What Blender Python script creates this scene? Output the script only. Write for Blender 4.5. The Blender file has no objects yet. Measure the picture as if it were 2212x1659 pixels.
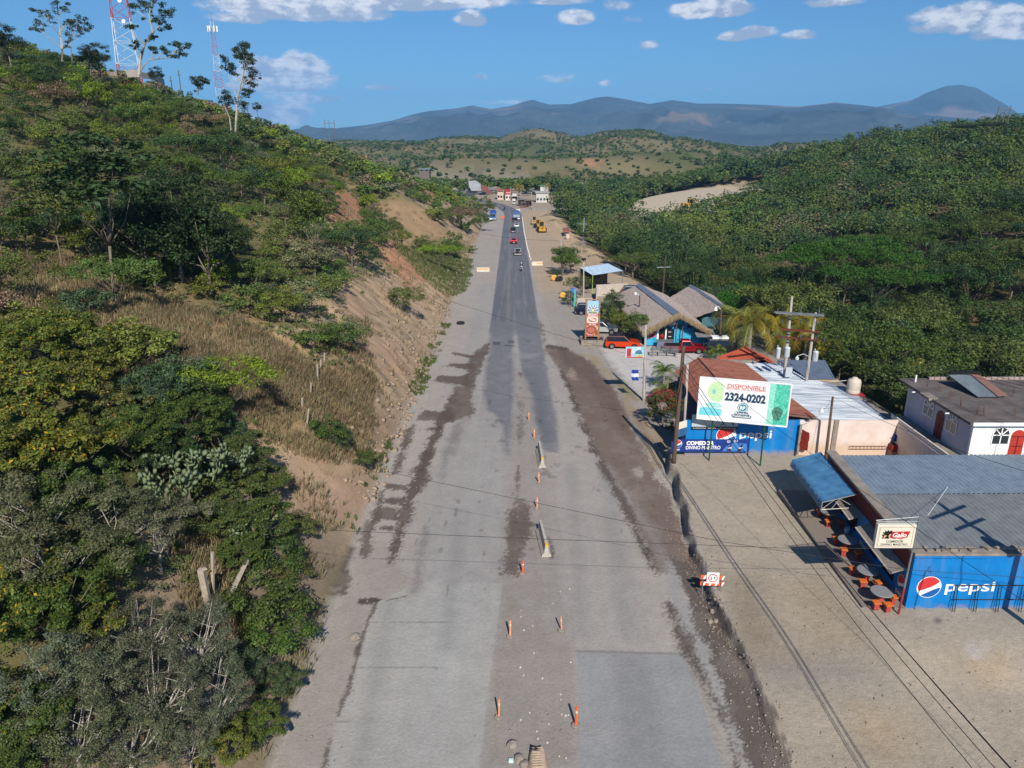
import bpy, math, random
import numpy as np
from mathutils import Vector, Matrix
R = math.radians
random.seed(7)
rng = np.random.default_rng(11)
scene = bpy.context.scene
COL = scene.collection
# ------------------------------------------------------------------ camera
PITCH = R(18.3); CAMZ = 24.0; FPX = 1593.0          # focal length in 2212-px units of the photo
cam_d = bpy.data.cameras.new('camera')
cam_d.sensor_width = 36.0
cam_d.lens = 36.0 * FPX / 2212.0
cam_d.clip_start = 0.5; cam_d.clip_end = 40000
cam = bpy.data.objects.new('camera', cam_d); COL.objects.link(cam)
cam.location = (0, 0, CAMZ)
cam.rotation_euler = (R(90) - PITCH, 0, 0)
scene.camera = cam
# ------------------------------------------------------------------ light and sky
SUN_EL = R(38); SUN_AZ = R(9)                        # the sun stands behind the viewer, slightly to the right
sd = Vector((math.sin(SUN_AZ)*math.cos(SUN_EL), -math.cos(SUN_AZ)*math.cos(SUN_EL), math.sin(SUN_EL)))
sun_d = bpy.data.lights.new('sun', 'SUN'); sun_d.energy = 5.0; sun_d.angle = R(0.53); sun_d.color = (1.0, 0.93, 0.83)
sun = bpy.data.objects.new('sun', sun_d); COL.objects.link(sun)
sun.rotation_euler = sd.to_track_quat('Z', 'Y').to_euler(); sun.location = (40, -60, 80)
world = bpy.data.worlds.new('World'); scene.world = world; world.use_nodes = True
def build_world():
    nt = world.node_tree; N = nt.nodes; L = nt.links; N.clear()
    out = N.new('ShaderNodeOutputWorld'); bg = N.new('ShaderNodeBackground')
    sky = N.new('ShaderNodeTexSky'); sky.sky_type = 'NISHITA'; sky.sun_disc = False
    sky.sun_elevation = SUN_EL; sky.sun_rotation = math.pi - SUN_AZ
    sky.altitude = 400; sky.air_density = 1.0; sky.dust_density = 0.25; sky.ozone_density = 3.0
    bg.inputs['Strength'].default_value = 0.10
    tc = N.new('ShaderNodeTexCoord'); sep = N.new('ShaderNodeSeparateXYZ'); L.new(tc.outputs['Generated'], sep.inputs[0])
    def M(op, a, b=None, c=None, clamp=False):
        m = N.new('ShaderNodeMath'); m.operation = op; m.use_clamp = clamp
        for i, s in enumerate((a, b, c)):
            if s is None: continue
            if isinstance(s, (int, float)): m.inputs[i].default_value = s
            else: L.new(s, m.inputs[i])
        return m.outputs[0]
    yy = M('MAXIMUM', sep.outputs['Y'], 0.02)
    U = M('DIVIDE', sep.outputs['X'], yy)              # compass bearing as a tangent
    hyp = M('SQRT', M('ADD', M('MULTIPLY', sep.outputs['X'], sep.outputs['X']), M('MULTIPLY', yy, yy)))
    V = M('DIVIDE', sep.outputs['Z'], hyp)             # elevation as a tangent
    comb = N.new('ShaderNodeCombineXYZ'); L.new(U, comb.inputs[0]); L.new(M('MULTIPLY', V, 2.2), comb.inputs[1])
    def noise(scale, det, rough, off=0.0):
        n = N.new('ShaderNodeTexNoise'); n.inputs['Scale'].default_value = scale; n.inputs['Detail'].default_value = det
        n.inputs['Roughness'].default_value = rough
        a = N.new('ShaderNodeVectorMath'); a.operation = 'ADD'; L.new(comb.outputs[0], a.inputs[0]); a.inputs[1].default_value = (off, off*.7, off*.3)
        L.new(a.outputs[0], n.inputs['Vector']); return n.outputs['Fac']
    nz = noise(13, 8, 0.62); nz2 = noise(38, 5, 0.6, 3.1); nsh = noise(13, 8, 0.62, 0.012)
    def px(p, q):                                      # photo pixel -> bearing, elevation tangents
        u = (p-1106)/FPX; v = (829.5-q)/FPX
        c, s = math.cos(PITCH), math.sin(PITCH)
        y = c + v*s; z = -s + v*c
        return u/y, z/math.hypot(u, y)
    # cloud groups: centre, half size (photo px), strength
    clouds = [(640,22,175,38,1.15),(820,4,250,30,1.1),(930,10,110,22,.9),(520,40,70,16,.8),(1015,42,34,24,.95),
              (2090,50,105,40,1.15),(2170,62,85,40,1.15),(2010,38,60,24,.85),
              (610,170,100,44,1.2),(645,145,60,32,1.15),(600,190,105,20,.9),(640,215,100,14,.75),(590,245,80,28,.95),(600,262,60,22,.7),
              (1240,42,42,20,.85),(1210,4,60,12,.8),(1490,30,50,22,.85),(1560,18,62,28,1.0),(1635,72,44,16,.85),(1725,78,40,13,.8),
              (1585,80,36,14,.7),(1405,98,20,14,.85),(1390,42,40,12,.45),(1335,12,30,20,.5),(1037,167,20,13,.7),(1306,181,14,9,.7),(1205,172,48,12,.55),
              (835,190,42,9,.45),(1238,212,22,9,.5),(1100,222,80,7,.42),(1720,238,36,8,.6),(1480,195,70,5,.35),(870,232,40,6,.3),(1800,6,60,14,.7),(1090,38,40,6,.4)]
    tot = None; shade = None
    for (cx, cy, hx, hy, st) in clouds:
        u0, v0 = px(cx, cy); u1, _ = px(cx+hx, cy); _, v1 = px(cx, cy-hy)
        du = M('DIVIDE', M('SUBTRACT', U, u0), abs(u1-u0)); dv = M('DIVIDE', M('SUBTRACT', V, v0), abs(v1-v0))
        # flat-bottomed: below the centre the blob falls off faster
        dvb = M('MULTIPLY', dv, M('ADD', 1.0, M('MULTIPLY', M('LESS_THAN', dv, 0.0), 0.7)))
        r2 = M('ADD', M('MULTIPLY', du, du), M('MULTIPLY', dvb, dvb))
        b = M('MULTIPLY', M('SUBTRACT', 1.0, M('MULTIPLY', r2, 0.5), None), st)
        b = M('MAXIMUM', b, 0.0)
        tot = b if tot is None else M('MAXIMUM', tot, b)
        s_ = M('MULTIPLY', M('MULTIPLY', b, 3.0, clamp=True), M('MULTIPLY_ADD', dv, 0.5, 0.5, clamp=True))
        shade = s_ if shade is None else M('MAXIMUM', shade, s_)
    dens = M('ADD', tot, M('ADD', M('MULTIPLY', M('SUBTRACT', nz, 0.5), 1.7), M('MULTIPLY', M('SUBTRACT', nz2, 0.5), 1.05)))
    al = N.new('ShaderNodeMapRange'); al.interpolation_type = 'SMOOTHSTEP'; L.new(dens, al.inputs[0])
    al.inputs[1].default_value = 0.22; al.inputs[2].default_value = 0.66
    am = M('MULTIPLY', M('MULTIPLY', al.outputs[0], M('MULTIPLY', tot, 5.0, clamp=True)), 0.95)
    lit = M('ADD', M('MULTIPLY', shade, 0.9), M('ADD', M('MULTIPLY', M('SUBTRACT', nz2, 0.5), 1.2), M('MULTIPLY', M('SUBTRACT', nsh, nz), 7.0)))
    cr = N.new('ShaderNodeMapRange'); L.new(lit, cr.inputs[0]); cr.inputs[1].default_value = 0.25; cr.inputs[2].default_value = 1.15
    cm = N.new('ShaderNodeMixRGB'); L.new(cr.outputs[0], cm.inputs[0]); cm.inputs[1].default_value = (4.0, 4.5, 5.6, 1); cm.inputs[2].default_value = (9.2, 9.1, 9.2, 1)
    tint = N.new('ShaderNodeMixRGB'); tint.blend_type = 'MULTIPLY'; tint.inputs[0].default_value = 1.0
    L.new(sky.outputs[0], tint.inputs[1]); tint.inputs[2].default_value = (.36, .62, .84, 1)
    mx = N.new('ShaderNodeMixRGB'); L.new(am, mx.inputs[0]); L.new(tint.outputs[0], mx.inputs[1]); L.new(cm.outputs[0], mx.inputs[2])
    L.new(mx.outputs[0], bg.inputs['Color']); L.new(bg.outputs[0], out.inputs['Surface'])
build_world()
vs = scene.view_settings; vs.view_transform = 'Standard'; vs.look = 'None'; vs.exposure = 0.12; vs.gamma = 1.0
cy_ = scene.cycles; cy_.max_bounces = 5; cy_.diffuse_bounces = 3; cy_.glossy_bounces = 2; cy_.transparent_max_bounces = 8; cy_.transmission_bounces = 3
cy_.volume_bounces = 0; cy_.use_denoising = True; cy_.volume_step_rate = 10; cy_.volume_max_steps = 64

# ------------------------------------------------------------------ photo pixel -> ray -> place in the world
CP, SP = math.cos(PITCH), math.sin(PITCH)
def ray(px, py):
    u = (px-1106)/FPX; v = (829.5-py)/FPX
    return u, CP + v*SP, -SP + v*CP
def P(px, py, z):
    a, b, c = ray(px, py); t = (z-CAMZ)/c
    return Vector((a*t, b*t, z))
def PY(px, py, y):
    a, b, c = ray(px, py); t = y/b
    return Vector((a*t, y, CAMZ + c*t))
# ------------------------------------------------------------------ noise helpers (numpy value noise)
_perm = rng.random((256, 256))
def vnoise(x, y):
    xi = np.floor(x).astype(int); yi = np.floor(y).astype(int); fx = x-xi; fy = y-yi
    fx = fx*fx*(3-2*fx); fy = fy*fy*(3-2*fy)
    g = lambda a, b: _perm[a & 255, b & 255]
    return (g(xi, yi)*(1-fx)+g(xi+1, yi)*fx)*(1-fy)+(g(xi, yi+1)*(1-fx)+g(xi+1, yi+1)*fx)*fy
def fbm(x, y, s, o=4):
    r = 0; a = .5; f = 1/s
    for k in range(o):
        r = r + a*(vnoise(x*f+17.3*k, y*f-9.1*k)-.5); a *= .5; f *= 2.03
    return r
def sst(a, b, x):
    t = np.clip((x-a)/(b-a), 0, 1); return t*t*(3-2*t)
# ------------------------------------------------------------------ terrain
def zr(y):                                            # level of the road
    y = np.asarray(y, float)
    return np.interp(y, [0, 30, 260, 420, 900], [0, 0, -4.6, -5.2, -6])
def toe(y):                                           # left road edge
    return np.interp(y, [0, 20, 40, 60, 250, 320, 360, 400, 470, 900], [-9.3, -9.6, -9.9, -9.9, -10.5, -11, -18, -34, -70, -90])
_st = [
 (0,  [0,1.5,5,10,20,30,50,80,110,150,400], [0,1.0,2.6,4.5,8,11,20,32,40,34,20]),
 (20, [0,1.5,5,10,20,30,50,80,110,150,400], [0,1.0,2.8,5,8.5,11.5,20,32,40,34,20]),
 (35, [0,1.5,3,5,10,17,25,40,70,100,150,400], [0,1.2,2.4,3.6,6.5,9,11,16,30,40,36,22]),
 (55, [0,1.5,3,5,10,20,30,60,90,150,400], [0,2.6,4.6,6.2,8.6,11,13.5,27,40,37,24]),
 (80, [0,3,6,9,14,25,35,60,92,150,400], [0,3.8,6,9,11,13.5,16,27,40,38,24]),
 (105,[0,3,10,15,19,25,40,70,95,150,400], [0,2.5,8,12,15,17,21,32,42,38,24]),
 (130,[0,3,12,21,30,45,75,100,150,400], [0,2,9,17,19,24,35,44,40,26]),
 (165,[0,6,12,20,32,50,80,105,150,400], [0,1.2,3.5,8.5,16,24,36,45,42,28]),
 (200,[0,5,12,20,30,50,80,110,150,400], [0,3,9.5,15,18.5,26,37,47,44,30]),
 (240,[0,3,10,16,30,60,100,125,160,400], [0,3,9,12.5,18,28,41,48,46,30]),
 (300,[0,5,20,40,70,110,130,170,400], [0,2,8,15,27,41,48,46,30]),
 (400,[0,10,30,60,95,120,170,400], [0,1,7,14,28,37,38,28]),
 (500,[0,20,40,60,90,160,400], [0,2,8,17,28,32,26]),
 (600,[0,20,45,80,160,400], [0,2,8,20,24,20]),
 (720,[0,30,70,150,400], [0,2,6,14,14]),
 (900,[0,60,150,400], [0,1,5,8]),
]
def left_h(u, y):
    ys = [s[0] for s in _st]
    vals = np.stack([np.interp(u, s[1], s[2]) for s in _st])
    k = np.clip(np.searchsorted(ys, y, side='right')-1, 0, len(ys)-2)
    ya = np.array(ys, float); f = np.clip((y-ya[k])/(ya[k+1]-ya[k]), 0, 1); f = f*f*(3-2*f)
    a = np.take_along_axis(vals, k[None], 0)[0]; b = np.take_along_axis(vals, (k+1)[None], 0)[0]
    return a*(1-f)+b*f
def right_edge(y):
    return np.interp(y, [0, 57, 61, 112, 120, 150, 178, 250, 300, 330, 420, 470, 900], [90, 90, 33.5, 32, 26, 22, 21, 17, 16, 22, 26, 12, 0])
def right_hill(x, y):
    xs = x - np.interp(y, [0, 250, 500, 900], [0, 0, 30, 120])
    g = np.interp(xs, [0, 50, 62, 76, 90, 103, 120, 140, 160, 185, 230, 400], [-7, -6.5, -6, -3, 0, 3.5, 7, 10.5, 14, 20, 26, 24])
    return g*np.interp(y, [0, 480, 700, 900], [1, 1, .4, .15]) - 0
def yard_d(x, y): return np.sqrt((((x-92)*.46+(y-352)*.887)/102)**2 + (((x-92)*.887-(y-352)*.46)/33)**2)
def H(x, y):
    x = np.atleast_1d(np.asarray(x, float)); y = np.atleast_1d(np.asarray(y, float))
    x, y = np.broadcast_arrays(x, y); shp = x.shape; x = x.ravel(); y = y.ravel()
    z = zr(y).copy()
    t = toe(y); u = t - x
    lh = left_h(np.maximum(u, 0), np.maximum(y, 0))
    n = fbm(x, y, 14, 5)*2.6 + fbm(x+55, y, 3.2, 3)*0.55
    # gullies that run down the cut faces
    gul = fbm(x*.22+9, y, 2.0, 4)*1.5 + fbm(x*.7+z*0, y, .9, 3)*.7
    cut = sst(0, 2, u)*(1-sst(12, 20, u))*sst(45, 60, y)
    z = z + np.where(u > 0, lh*(1+.0*n) + n*sst(1, 14, u) + gul*cut, 0)
    # right side
    e = right_edge(y)
    rh = right_hill(x, y) + fbm(x+300, y, 45, 4)*5*sst(60, 120, x)
    f = sst(0, 12, x-e)
    z = np.where(x > 8, z*(1-f) + rh*f, z)
    # raised lot of the roadside eatery
    edge = np.interp(y, [0, 22, 29, 33, 38.5, 45, 50, 53.5, 58, 62], [11.0, 10.8, 11.2, 11.1, 11.0, 11.6, 12.0, 12.4, 13.2, 16]) + fbm(x*0, y, 2.5, 3)*.9
    lot = 0.5*sst(22, 33, y) + 0.35*sst(36, 50, y); lot = np.maximum(lot, .76*sst(15.0, 18.5, x)*sst(25, 31.5, y))
    top = lot*sst(-.03, .14, x-edge)*(1-sst(53.6, 58, y)*(1-sst(15.4, 16.2, x)))*(1-sst(74, 80, y))
    rut = -.28*np.exp(-((x-edge+.22)/.2)**2)*sst(26, 34, y)*(1-sst(52, 56, y))
    z = z + np.where((x > 8) & (y < 84), top + rut, 0)
    # bank strip south of the gravel lot
    z = z + .45*np.exp(-((x-(11.9+(y-54)*.03))/.8)**2)*sst(54, 57, y)*(1-sst(64, 67, y))
    # spoil bank on the outer edge of the earthworks
    z = z + 1.1*np.exp(-((x-(e-1.5))/2.0)**2)*sst(140, 165, y)*(1-sst(285, 310, y))
    # levelled works yard in the valley
    w = 1-sst(.75, 1.12, yard_d(x, y))
    z = z*(1-w) + (-1.0)*w
    # rolling hills past the village
    far = sst(425, 540, y - .10*x)
    r1 = 17*np.exp(-((y-625-35*np.sin(x*.014))/62)**2)*(1-sst(160, 240, x))*np.where(x > -60, 1, .4)
    r0 = 3*np.exp(-((y-540-20*np.sin(x*.02+2))/35)**2)*(1-sst(90, 150, x))
    ridge = np.interp(x/np.maximum(y, 1)*FPX*1.06+1106, [-800, 300, 820, 900, 1000, 1080, 1160, 1210, 1250, 1300, 1390, 1440, 1500, 1560, 1620, 1700, 2300],
                      [300, 300, 299, 302, 291, 297, 275, 284, 292, 283, 277, 291, 309, 307, 314, 320, 316])
    zz = CAMZ + (302.5-ridge)/FPX*1300
    zz = zz - 6
    r2 = np.maximum(zz+6, 0)*np.exp(-((y-1300)/230)**2) + 17*np.exp(-((y-980-80*np.sin(x*.006+1))/85)**2)
    hills = -6 + r0 + r1 + np.maximum(r2, 0) + fbm(x, y, 170, 6)*36*sst(560, 900, y)*(1-.6*sst(1150, 1300, y)*(1-sst(1300, 1450, y))) + fbm(x, y, 48, 4)*14
    z = z*(1-far) + hills*far
    # mountain range
    pxl = x/np.maximum(y, 1)*FPX*1.06+1106
    rr = np.hypot(x, y)
    m1 = np.interp(pxl, [-900, 500, 700, 790, 850, 890, 930, 990, 1020, 1060, 1100, 1150, 1185, 1230, 1280, 1310, 1350, 1400, 1450, 1500, 1600, 1720, 1800, 1880, 2000, 2212, 3200],
                   [296, 292, 284, 276, 266, 256, 249, 245, 239, 246, 241, 229, 238, 237, 226, 223, 229, 237, 231, 238, 240, 245, 239, 247, 262, 275, 290])
    zm = CAMZ + (302.5-m1)/FPX*7000*1.06
    m2 = np.interp(pxl, [1500, 1800, 1900, 1960, 2000, 2030, 2062, 2095, 2125, 2165, 2212, 2400], [302, 262, 246, 238, 224, 217, 216, 221, 233, 248, 270, 300])
    zm2 = CAMZ + (302.5-m2)/FPX*9500*1.06
    rid = 1-np.abs(2*vnoise(x/700+3, y/900)-1); rid2 = 1-np.abs(2*vnoise(x/260, y/330+7)-1); rid3 = 1-np.abs(2*vnoise(x/110, y/140+2)-1)
    w1 = np.clip((rr-4200)/2800, 0, 1)*(1-sst(7400, 8600, rr))
    mt = zm*(w1**.8) + ((rid-.75)*210+(rid2-.7)*150+(rid3-.7)*70)*np.clip(w1*1.6, 0, 1)*(1-.96*sst(5200, 6300, rr))
    mt = np.maximum(mt, -30)
    w2 = np.clip((rr-7600)/1900, 0, 1)*(1-sst(9700, 10600, rr))
    mt2 = zm2*w2 + (rid2-.6)*60*w2*(1-w2)*4
    fm = sst(2000, 4300, rr)
    z = z*(1-fm) + np.maximum(np.where(rr > 4000, mt, 0), np.where(rr > 7600, mt2, -50))*fm
    return z.reshape(shp)
def h1(x, y): return float(H(x, y)[0])
def G(px, py, tmax=6000, dz=0.0):                     # where the sight line of a photo pixel meets the ground (dz above it)
    a, b, c = ray(px, py)
    t = np.concatenate([np.arange(14, 200, .5), np.arange(200, 900, 2), np.arange(900, tmax, 12)])
    d = CAMZ + c*t - H(a*t, b*t) - dz
    k = np.where(d < 0)[0]
    if len(k) == 0: return None
    k = k[0]
    if k == 0: tt = t[0]
    else: tt = t[k-1] + (t[k]-t[k-1])*d[k-1]/(d[k-1]-d[k])
    return Vector((a*tt, b*tt, CAMZ + c*tt))
def proj(x, y, z):
    zz = z-CAMZ; d = y*CP - zz*SP; v = y*SP + zz*CP
    return 1106 + x/d*FPX, 829.5 - v/d*FPX

# ------------------------------------------------------------------ materials
_mc = {}
def mat(name, col, rough=.8, metal=0, noise=None, bump=0, nscale=8, spec=.3, col2=None, emis=None, trans=0, coord='Object', vec=None, alpha=None):
    """Principled material with two-tone procedural noise (noise = amount) and bump."""
    if name in _mc: return _mc[name]
    m = bpy.data.materials.new(name); m.use_nodes = True; _mc[name] = m
    nt = m.node_tree; N = nt.nodes; L = nt.links; b = N['Principled BSDF']
    b.inputs['Roughness'].default_value = rough; b.inputs['Metallic'].default_value = metal
    b.inputs['Specular IOR Level'].default_value = spec
    c = tuple(col)+(1,)
    b.inputs['Base Color'].default_value = c
    if trans:
        b.inputs['Transmission Weight'].default_value = trans
    if noise or bump:
        tc = N.new('ShaderNodeTexCoord'); mp = N.new('ShaderNodeMapping'); L.new(tc.outputs[coord], mp.inputs[0])
        if vec: mp.inputs['Scale'].default_value = vec
        n = N.new('ShaderNodeTexNoise'); n.inputs['Scale'].default_value = nscale; n.inputs['Detail'].default_value = 6; n.inputs['Roughness'].default_value = .65
        L.new(mp.outputs[0], n.inputs['Vector'])
        if noise:
            mx = N.new('ShaderNodeMixRGB'); cr = N.new('ShaderNodeMapRange'); L.new(n.outputs['Fac'], cr.inputs[0])
            cr.inputs[1].default_value = .35; cr.inputs[2].default_value = .68; L.new(cr.outputs[0], mx.inputs[0])
            c2 = col2 if col2 else tuple(v*(1-noise) for v in col)
            mx.inputs[1].default_value = c; mx.inputs[2].default_value = tuple(c2)+(1,)
            L.new(mx.outputs[0], b.inputs['Base Color'])
        if bump:
            bp = N.new('ShaderNodeBump'); bp.inputs['Strength'].default_value = bump; bp.inputs['Distance'].default_value = .05
            L.new(n.outputs['Fac'], bp.inputs['Height']); L.new(bp.outputs[0], b.inputs['Normal'])
    return m
# ------------------------------------------------------------------ object helpers
def tag(o, label=None, cat=None, group=None, kind=None):
    if label: o['label'] = label
    if cat: o['category'] = cat
    if group: o['group'] = group
    if kind: o['kind'] = kind
    return o
def thing(name, label, cat, loc=(0, 0, 0), rz=0.0, group=None):
    o = bpy.data.objects.new(name, None); COL.objects.link(o)
    o.location = loc; o.rotation_euler = (0, 0, rz); o.empty_display_size = .3
    return tag(o, label, cat, group, 'thing')
def copy_tree(o, parent=None):
    c = o.copy(); COL.objects.link(c)
    if parent is not None: c.parent = parent
    for ch in list(o.children): copy_tree(ch, c)
    return c
class MB:
    def __init__(s): s.v = []; s.f = []; s.mi = []; s.m = 0; s.T = None
    def pt(s, p):
        if s.T is not None: p = s.T @ Vector(p)
        s.v.append((p[0], p[1], p[2])); return len(s.v)-1
    def face(s, idx): s.f.append(tuple(idx)); s.mi.append(s.m)
    def poly(s, pts): s.face([s.pt(p) for p in pts]); return s
    def box(s, c, d, rz=0, rx=0, ry=0, taper=1.0):
        M_ = Matrix.Translation(Vector(c)) @ Matrix.Rotation(rz, 4, 'Z') @ Matrix.Rotation(ry, 4, 'Y') @ Matrix.Rotation(rx, 4, 'X')
        x, y, z = d[0]/2, d[1]/2, d[2]/2; k = []
        for (sx, sy, sz) in ((-1,-1,-1),(1,-1,-1),(1,1,-1),(-1,1,-1),(-1,-1,1),(1,-1,1),(1,1,1),(-1,1,1)):
            t = taper if sz > 0 else 1
            k.append(s.pt(M_ @ Vector((sx*x*t, sy*y*t, sz*z))))
        for f in ((0,3,2,1),(4,5,6,7),(0,1,5,4),(1,2,6,5),(2,3,7,6),(3,0,4,7)): s.face([k[i] for i in f])
        return s
    def bb(s, x0, x1, y0, y1, z0, z1): return s.box(((x0+x1)/2, (y0+y1)/2, (z0+z1)/2), (x1-x0, y1-y0, z1-z0))
    def tube(s, pts, rad, n=8, cap=True):
        pts = [Vector(p) for p in pts]
        if isinstance(rad, (int, float)): rad = [rad]*len(pts)
        rings = []; prev = None
        for i, p in enumerate(pts):
            d = (pts[min(i+1, len(pts)-1)]-pts[max(i-1, 0)]); d = d.normalized() if d.length > 1e-9 else Vector((0, 0, 1))
            a = Vector((0, 0, 1)) if abs(d.z) < .9 else Vector((1, 0, 0))
            if prev is not None: a = prev
            e1 = d.cross(a); e1 = e1.normalized() if e1.length > 1e-6 else d.orthogonal().normalized(); e2 = d.cross(e1).normalized(); prev = a
            rings.append([s.pt(p + (e1*math.cos(2*math.pi*k/n)+e2*math.sin(2*math.pi*k/n))*rad[i]) for k in range(n)])
        for i in range(len(rings)-1):
            for k in range(n): s.face((rings[i][k], rings[i][(k+1) % n], rings[i+1][(k+1) % n], rings[i+1][k]))
        if cap: s.face(rings[0]); s.face(rings[-1][::-1])
        return s
    def lathe(s, c, prof, n=16, axis='Z', rz=0):
        A = {'Z': Matrix.Identity(4), 'X': Matrix.Rotation(R(90), 4, 'Y'), 'Y': Matrix.Rotation(R(-90), 4, 'X')}[axis]
        M_ = Matrix.Translation(Vector(c)) @ Matrix.Rotation(rz, 4, 'Z') @ A
        rings = [[s.pt(M_ @ Vector((r*math.cos(2*math.pi*k/n), r*math.sin(2*math.pi*k/n), z))) for k in range(n)] for r, z in prof]
        for i in range(len(rings)-1):
            for k in range(n): s.face((rings[i][k], rings[i][(k+1) % n], rings[i+1][(k+1) % n], rings[i+1][k]))
        s.face(rings[0][::-1]); s.face(rings[-1])
        return s
    def prism(s, poly, a0, a1, axis='Y'):
        """extrude a 2-D outline: axis Y -> outline in (x,z); X -> (y,z); Z -> (x,y)"""
        def q(p, a): return {'Y': (p[0], a, p[1]), 'X': (a, p[0], p[1]), 'Z': (p[0], p[1], a)}[axis]
        A = [s.pt(q(p, a0)) for p in poly]; B = [s.pt(q(p, a1)) for p in poly]; n = len(poly)
        s.face(A); s.face(B[::-1])
        for i in range(n): s.face((A[i], B[i], B[(i+1) % n], A[(i+1) % n]))
        return s
    def build(s, name, mats, parent=None, smooth=False, bevel=0, local=False):
        me = bpy.data.meshes.new(name)
        v = s.v
        if parent is not None and not local:
            q = parent.matrix_basis.inverted(); pp = parent.parent
            if pp is not None: q = q @ pp.matrix_basis.inverted()
            v = [tuple(q @ Vector(p)) for p in v]
        me.from_pydata(v, [], s.f)
        if not isinstance(mats, (list, tuple)): mats = [mats]
        for m in mats: me.materials.append(m)
        me.polygons.foreach_set('material_index', s.mi)
        if smooth: me.polygons.foreach_set('use_smooth', [True]*len(s.f))
        me.update()
        import bmesh
        bm = bmesh.new(); bm.from_mesh(me); bmesh.ops.recalc_face_normals(bm, faces=bm.faces)
        if bevel: bmesh.ops.bevel(bm, geom=[e for e in bm.edges if len(e.link_faces) == 2 and e.calc_face_angle(0) > .5], offset=bevel, segments=2, affect='EDGES', profile=.7)
        bm.to_mesh(me); bm.free()
        o = bpy.data.objects.new(name, me); COL.objects.link(o)
        if parent is not None: o.parent = parent
        return o
def np_mesh(name, V, F, mats, parent=None, cols=None, smooth=False, mi=None):
    """fast mesh from numpy arrays (F: n x k)"""
    me = bpy.data.meshes.new(name); V = np.asarray(V, np.float32); F = np.asarray(F, np.int32)
    me.vertices.add(len(V)); me.vertices.foreach_set('co', V.ravel())
    k = F.shape[1]; me.loops.add(F.size); me.loops.foreach_set('vertex_index', F.ravel())
    me.polygons.add(len(F)); me.polygons.foreach_set('loop_start', np.arange(0, F.size, k, dtype=np.int32))
    me.polygons.foreach_set('loop_total', np.full(len(F), k, np.int32))
    if mi is not None: me.polygons.foreach_set('material_index', np.asarray(mi, np.int32))
    if smooth: me.polygons.foreach_set('use_smooth', np.ones(len(F), bool))
    if cols is not None:
        for an, c in cols.items():
            at = me.attributes.new(an, 'FLOAT_COLOR', 'POINT'); cc = np.ones((len(V), 4), np.float32); cc[:, :3] = c; at.data.foreach_set('color', cc.ravel())
    if not isinstance(mats, (list, tuple)): mats = [mats]
    for m in mats: me.materials.append(m)
    me.update(); me.validate()
    o = bpy.data.objects.new(name, me); COL.objects.link(o)
    if parent is not None: o.parent = parent
    return o
def text_obj(name, s, height, mt, parent, loc, rot=(R(90), 0, 0), width=None, bold=0.0, depth=.004, align='CENTER', space=1.0, shear=0):
    """lettering as mesh; loc = centre in the parent's space, facing -Y by default"""
    c = bpy.data.curves.new('t', 'FONT'); c.body = s; c.size = 1; c.offset = bold; c.extrude = 0; c.space_character = space; c.shear = shear
    c.resolution_u = 4
    o = bpy.data.objects.new('t', c); COL.objects.link(o)
    dg = bpy.context.evaluated_depsgraph_get(); me = bpy.data.meshes.new_from_object(o.evaluated_get(dg))
    bpy.data.objects.remove(o); bpy.data.curves.remove(c)
    co = np.empty(len(me.vertices)*3, np.float32); me.vertices.foreach_get('co', co); co = co.reshape(-1, 3)
    mn, mxx = co.min(0), co.max(0); co -= (mn+mxx)/2
    sy = height/max(mxx[1]-mn[1], 1e-6); sx = sy if width is None else width/max(mxx[0]-mn[0], 1e-6)
    co[:, 0] *= sx; co[:, 1] *= sy
    me.vertices.foreach_set('co', co.ravel()); me.materials.clear(); me.materials.append(mt); me.update()
    ob = bpy.data.objects.new(name, me); COL.objects.link(ob); ob.parent = parent; ob.location = loc; ob.rotation_euler = rot
    return ob
# ================================================================== ground, road, hills
def S(r, g, b):                                       # 0-255 screen colour -> linear reflectance
    f = lambda c: (c/255/12.92) if c/255 <= .04045 else ((c/255+.055)/1.055)**2.4
    return (f(r), f(g), f(b))
def zc(x0, y0, k): return lambda pts: [((x0+p[0]/k)/1.7939, (y0+p[1]/k)/1.7939) for p in pts]
ZA = zc(1050, 1976, 1.6385); ZB = zc(1800, 1250, 1.952); ZC = zc(700, 1300, 1.659); ZD = zc(2600, 2200, 1.617)
def wpoly(pts):
    r = []
    for p in pts:
        g = G(p[0], p[1]); r.append((g.x, g.y) if g is not None else (9999, 9999))
    return np.array(r)
def inpoly(x, y, poly):
    ins = np.zeros(x.shape, bool); n = len(poly); j = n-1
    for i in range(n):
        xi, yi = poly[i]; xj, yj = poly[j]
        c = ((yi > y) != (yj > y)) & (x < (xj-xi)*(y-yi)/((yj-yi) if yj != yi else 1e-9)+xi)
        ins ^= c; j = i
    return ins
def sdpoly(x, y, poly):                               # signed distance (positive inside)
    d = np.full(x.shape, 1e9); n = len(poly)
    for i in range(n):
        a = poly[i]; b = poly[(i+1) % n]; e = b-a; l2 = max(float(e@e), 1e-9)
        t = np.clip(((x-a[0])*e[0]+(y-a[1])*e[1])/l2, 0, 1)
        d = np.minimum(d, np.hypot(x-a[0]-t*e[0], y-a[1]-t*e[1]))
    return np.where(inpoly(x, y, poly), d, -d)
def xc_road(y): return np.interp(y, [0, 250, 300, 316, 343, 360, 380, 400], [.4, .4, .5, 0, -3.4, -7.6, -14, -24])
DUST = S(160, 153, 145); ASPH = S(104, 106, 113); OLDA = S(153, 149, 145); CONC = S(160, 157, 151); MUD = S(90, 78, 71); WET = S(70, 61, 58)
LOT = S(160, 149, 133); GRAV = S(190, 186, 182); EARTH = S(170, 152, 130); TAN = S(166, 144, 118); RED = S(160, 116, 88)
DRY = S(150, 126, 92); UND = S(86, 88, 56); SOILD = S(98, 80, 62)
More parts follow.
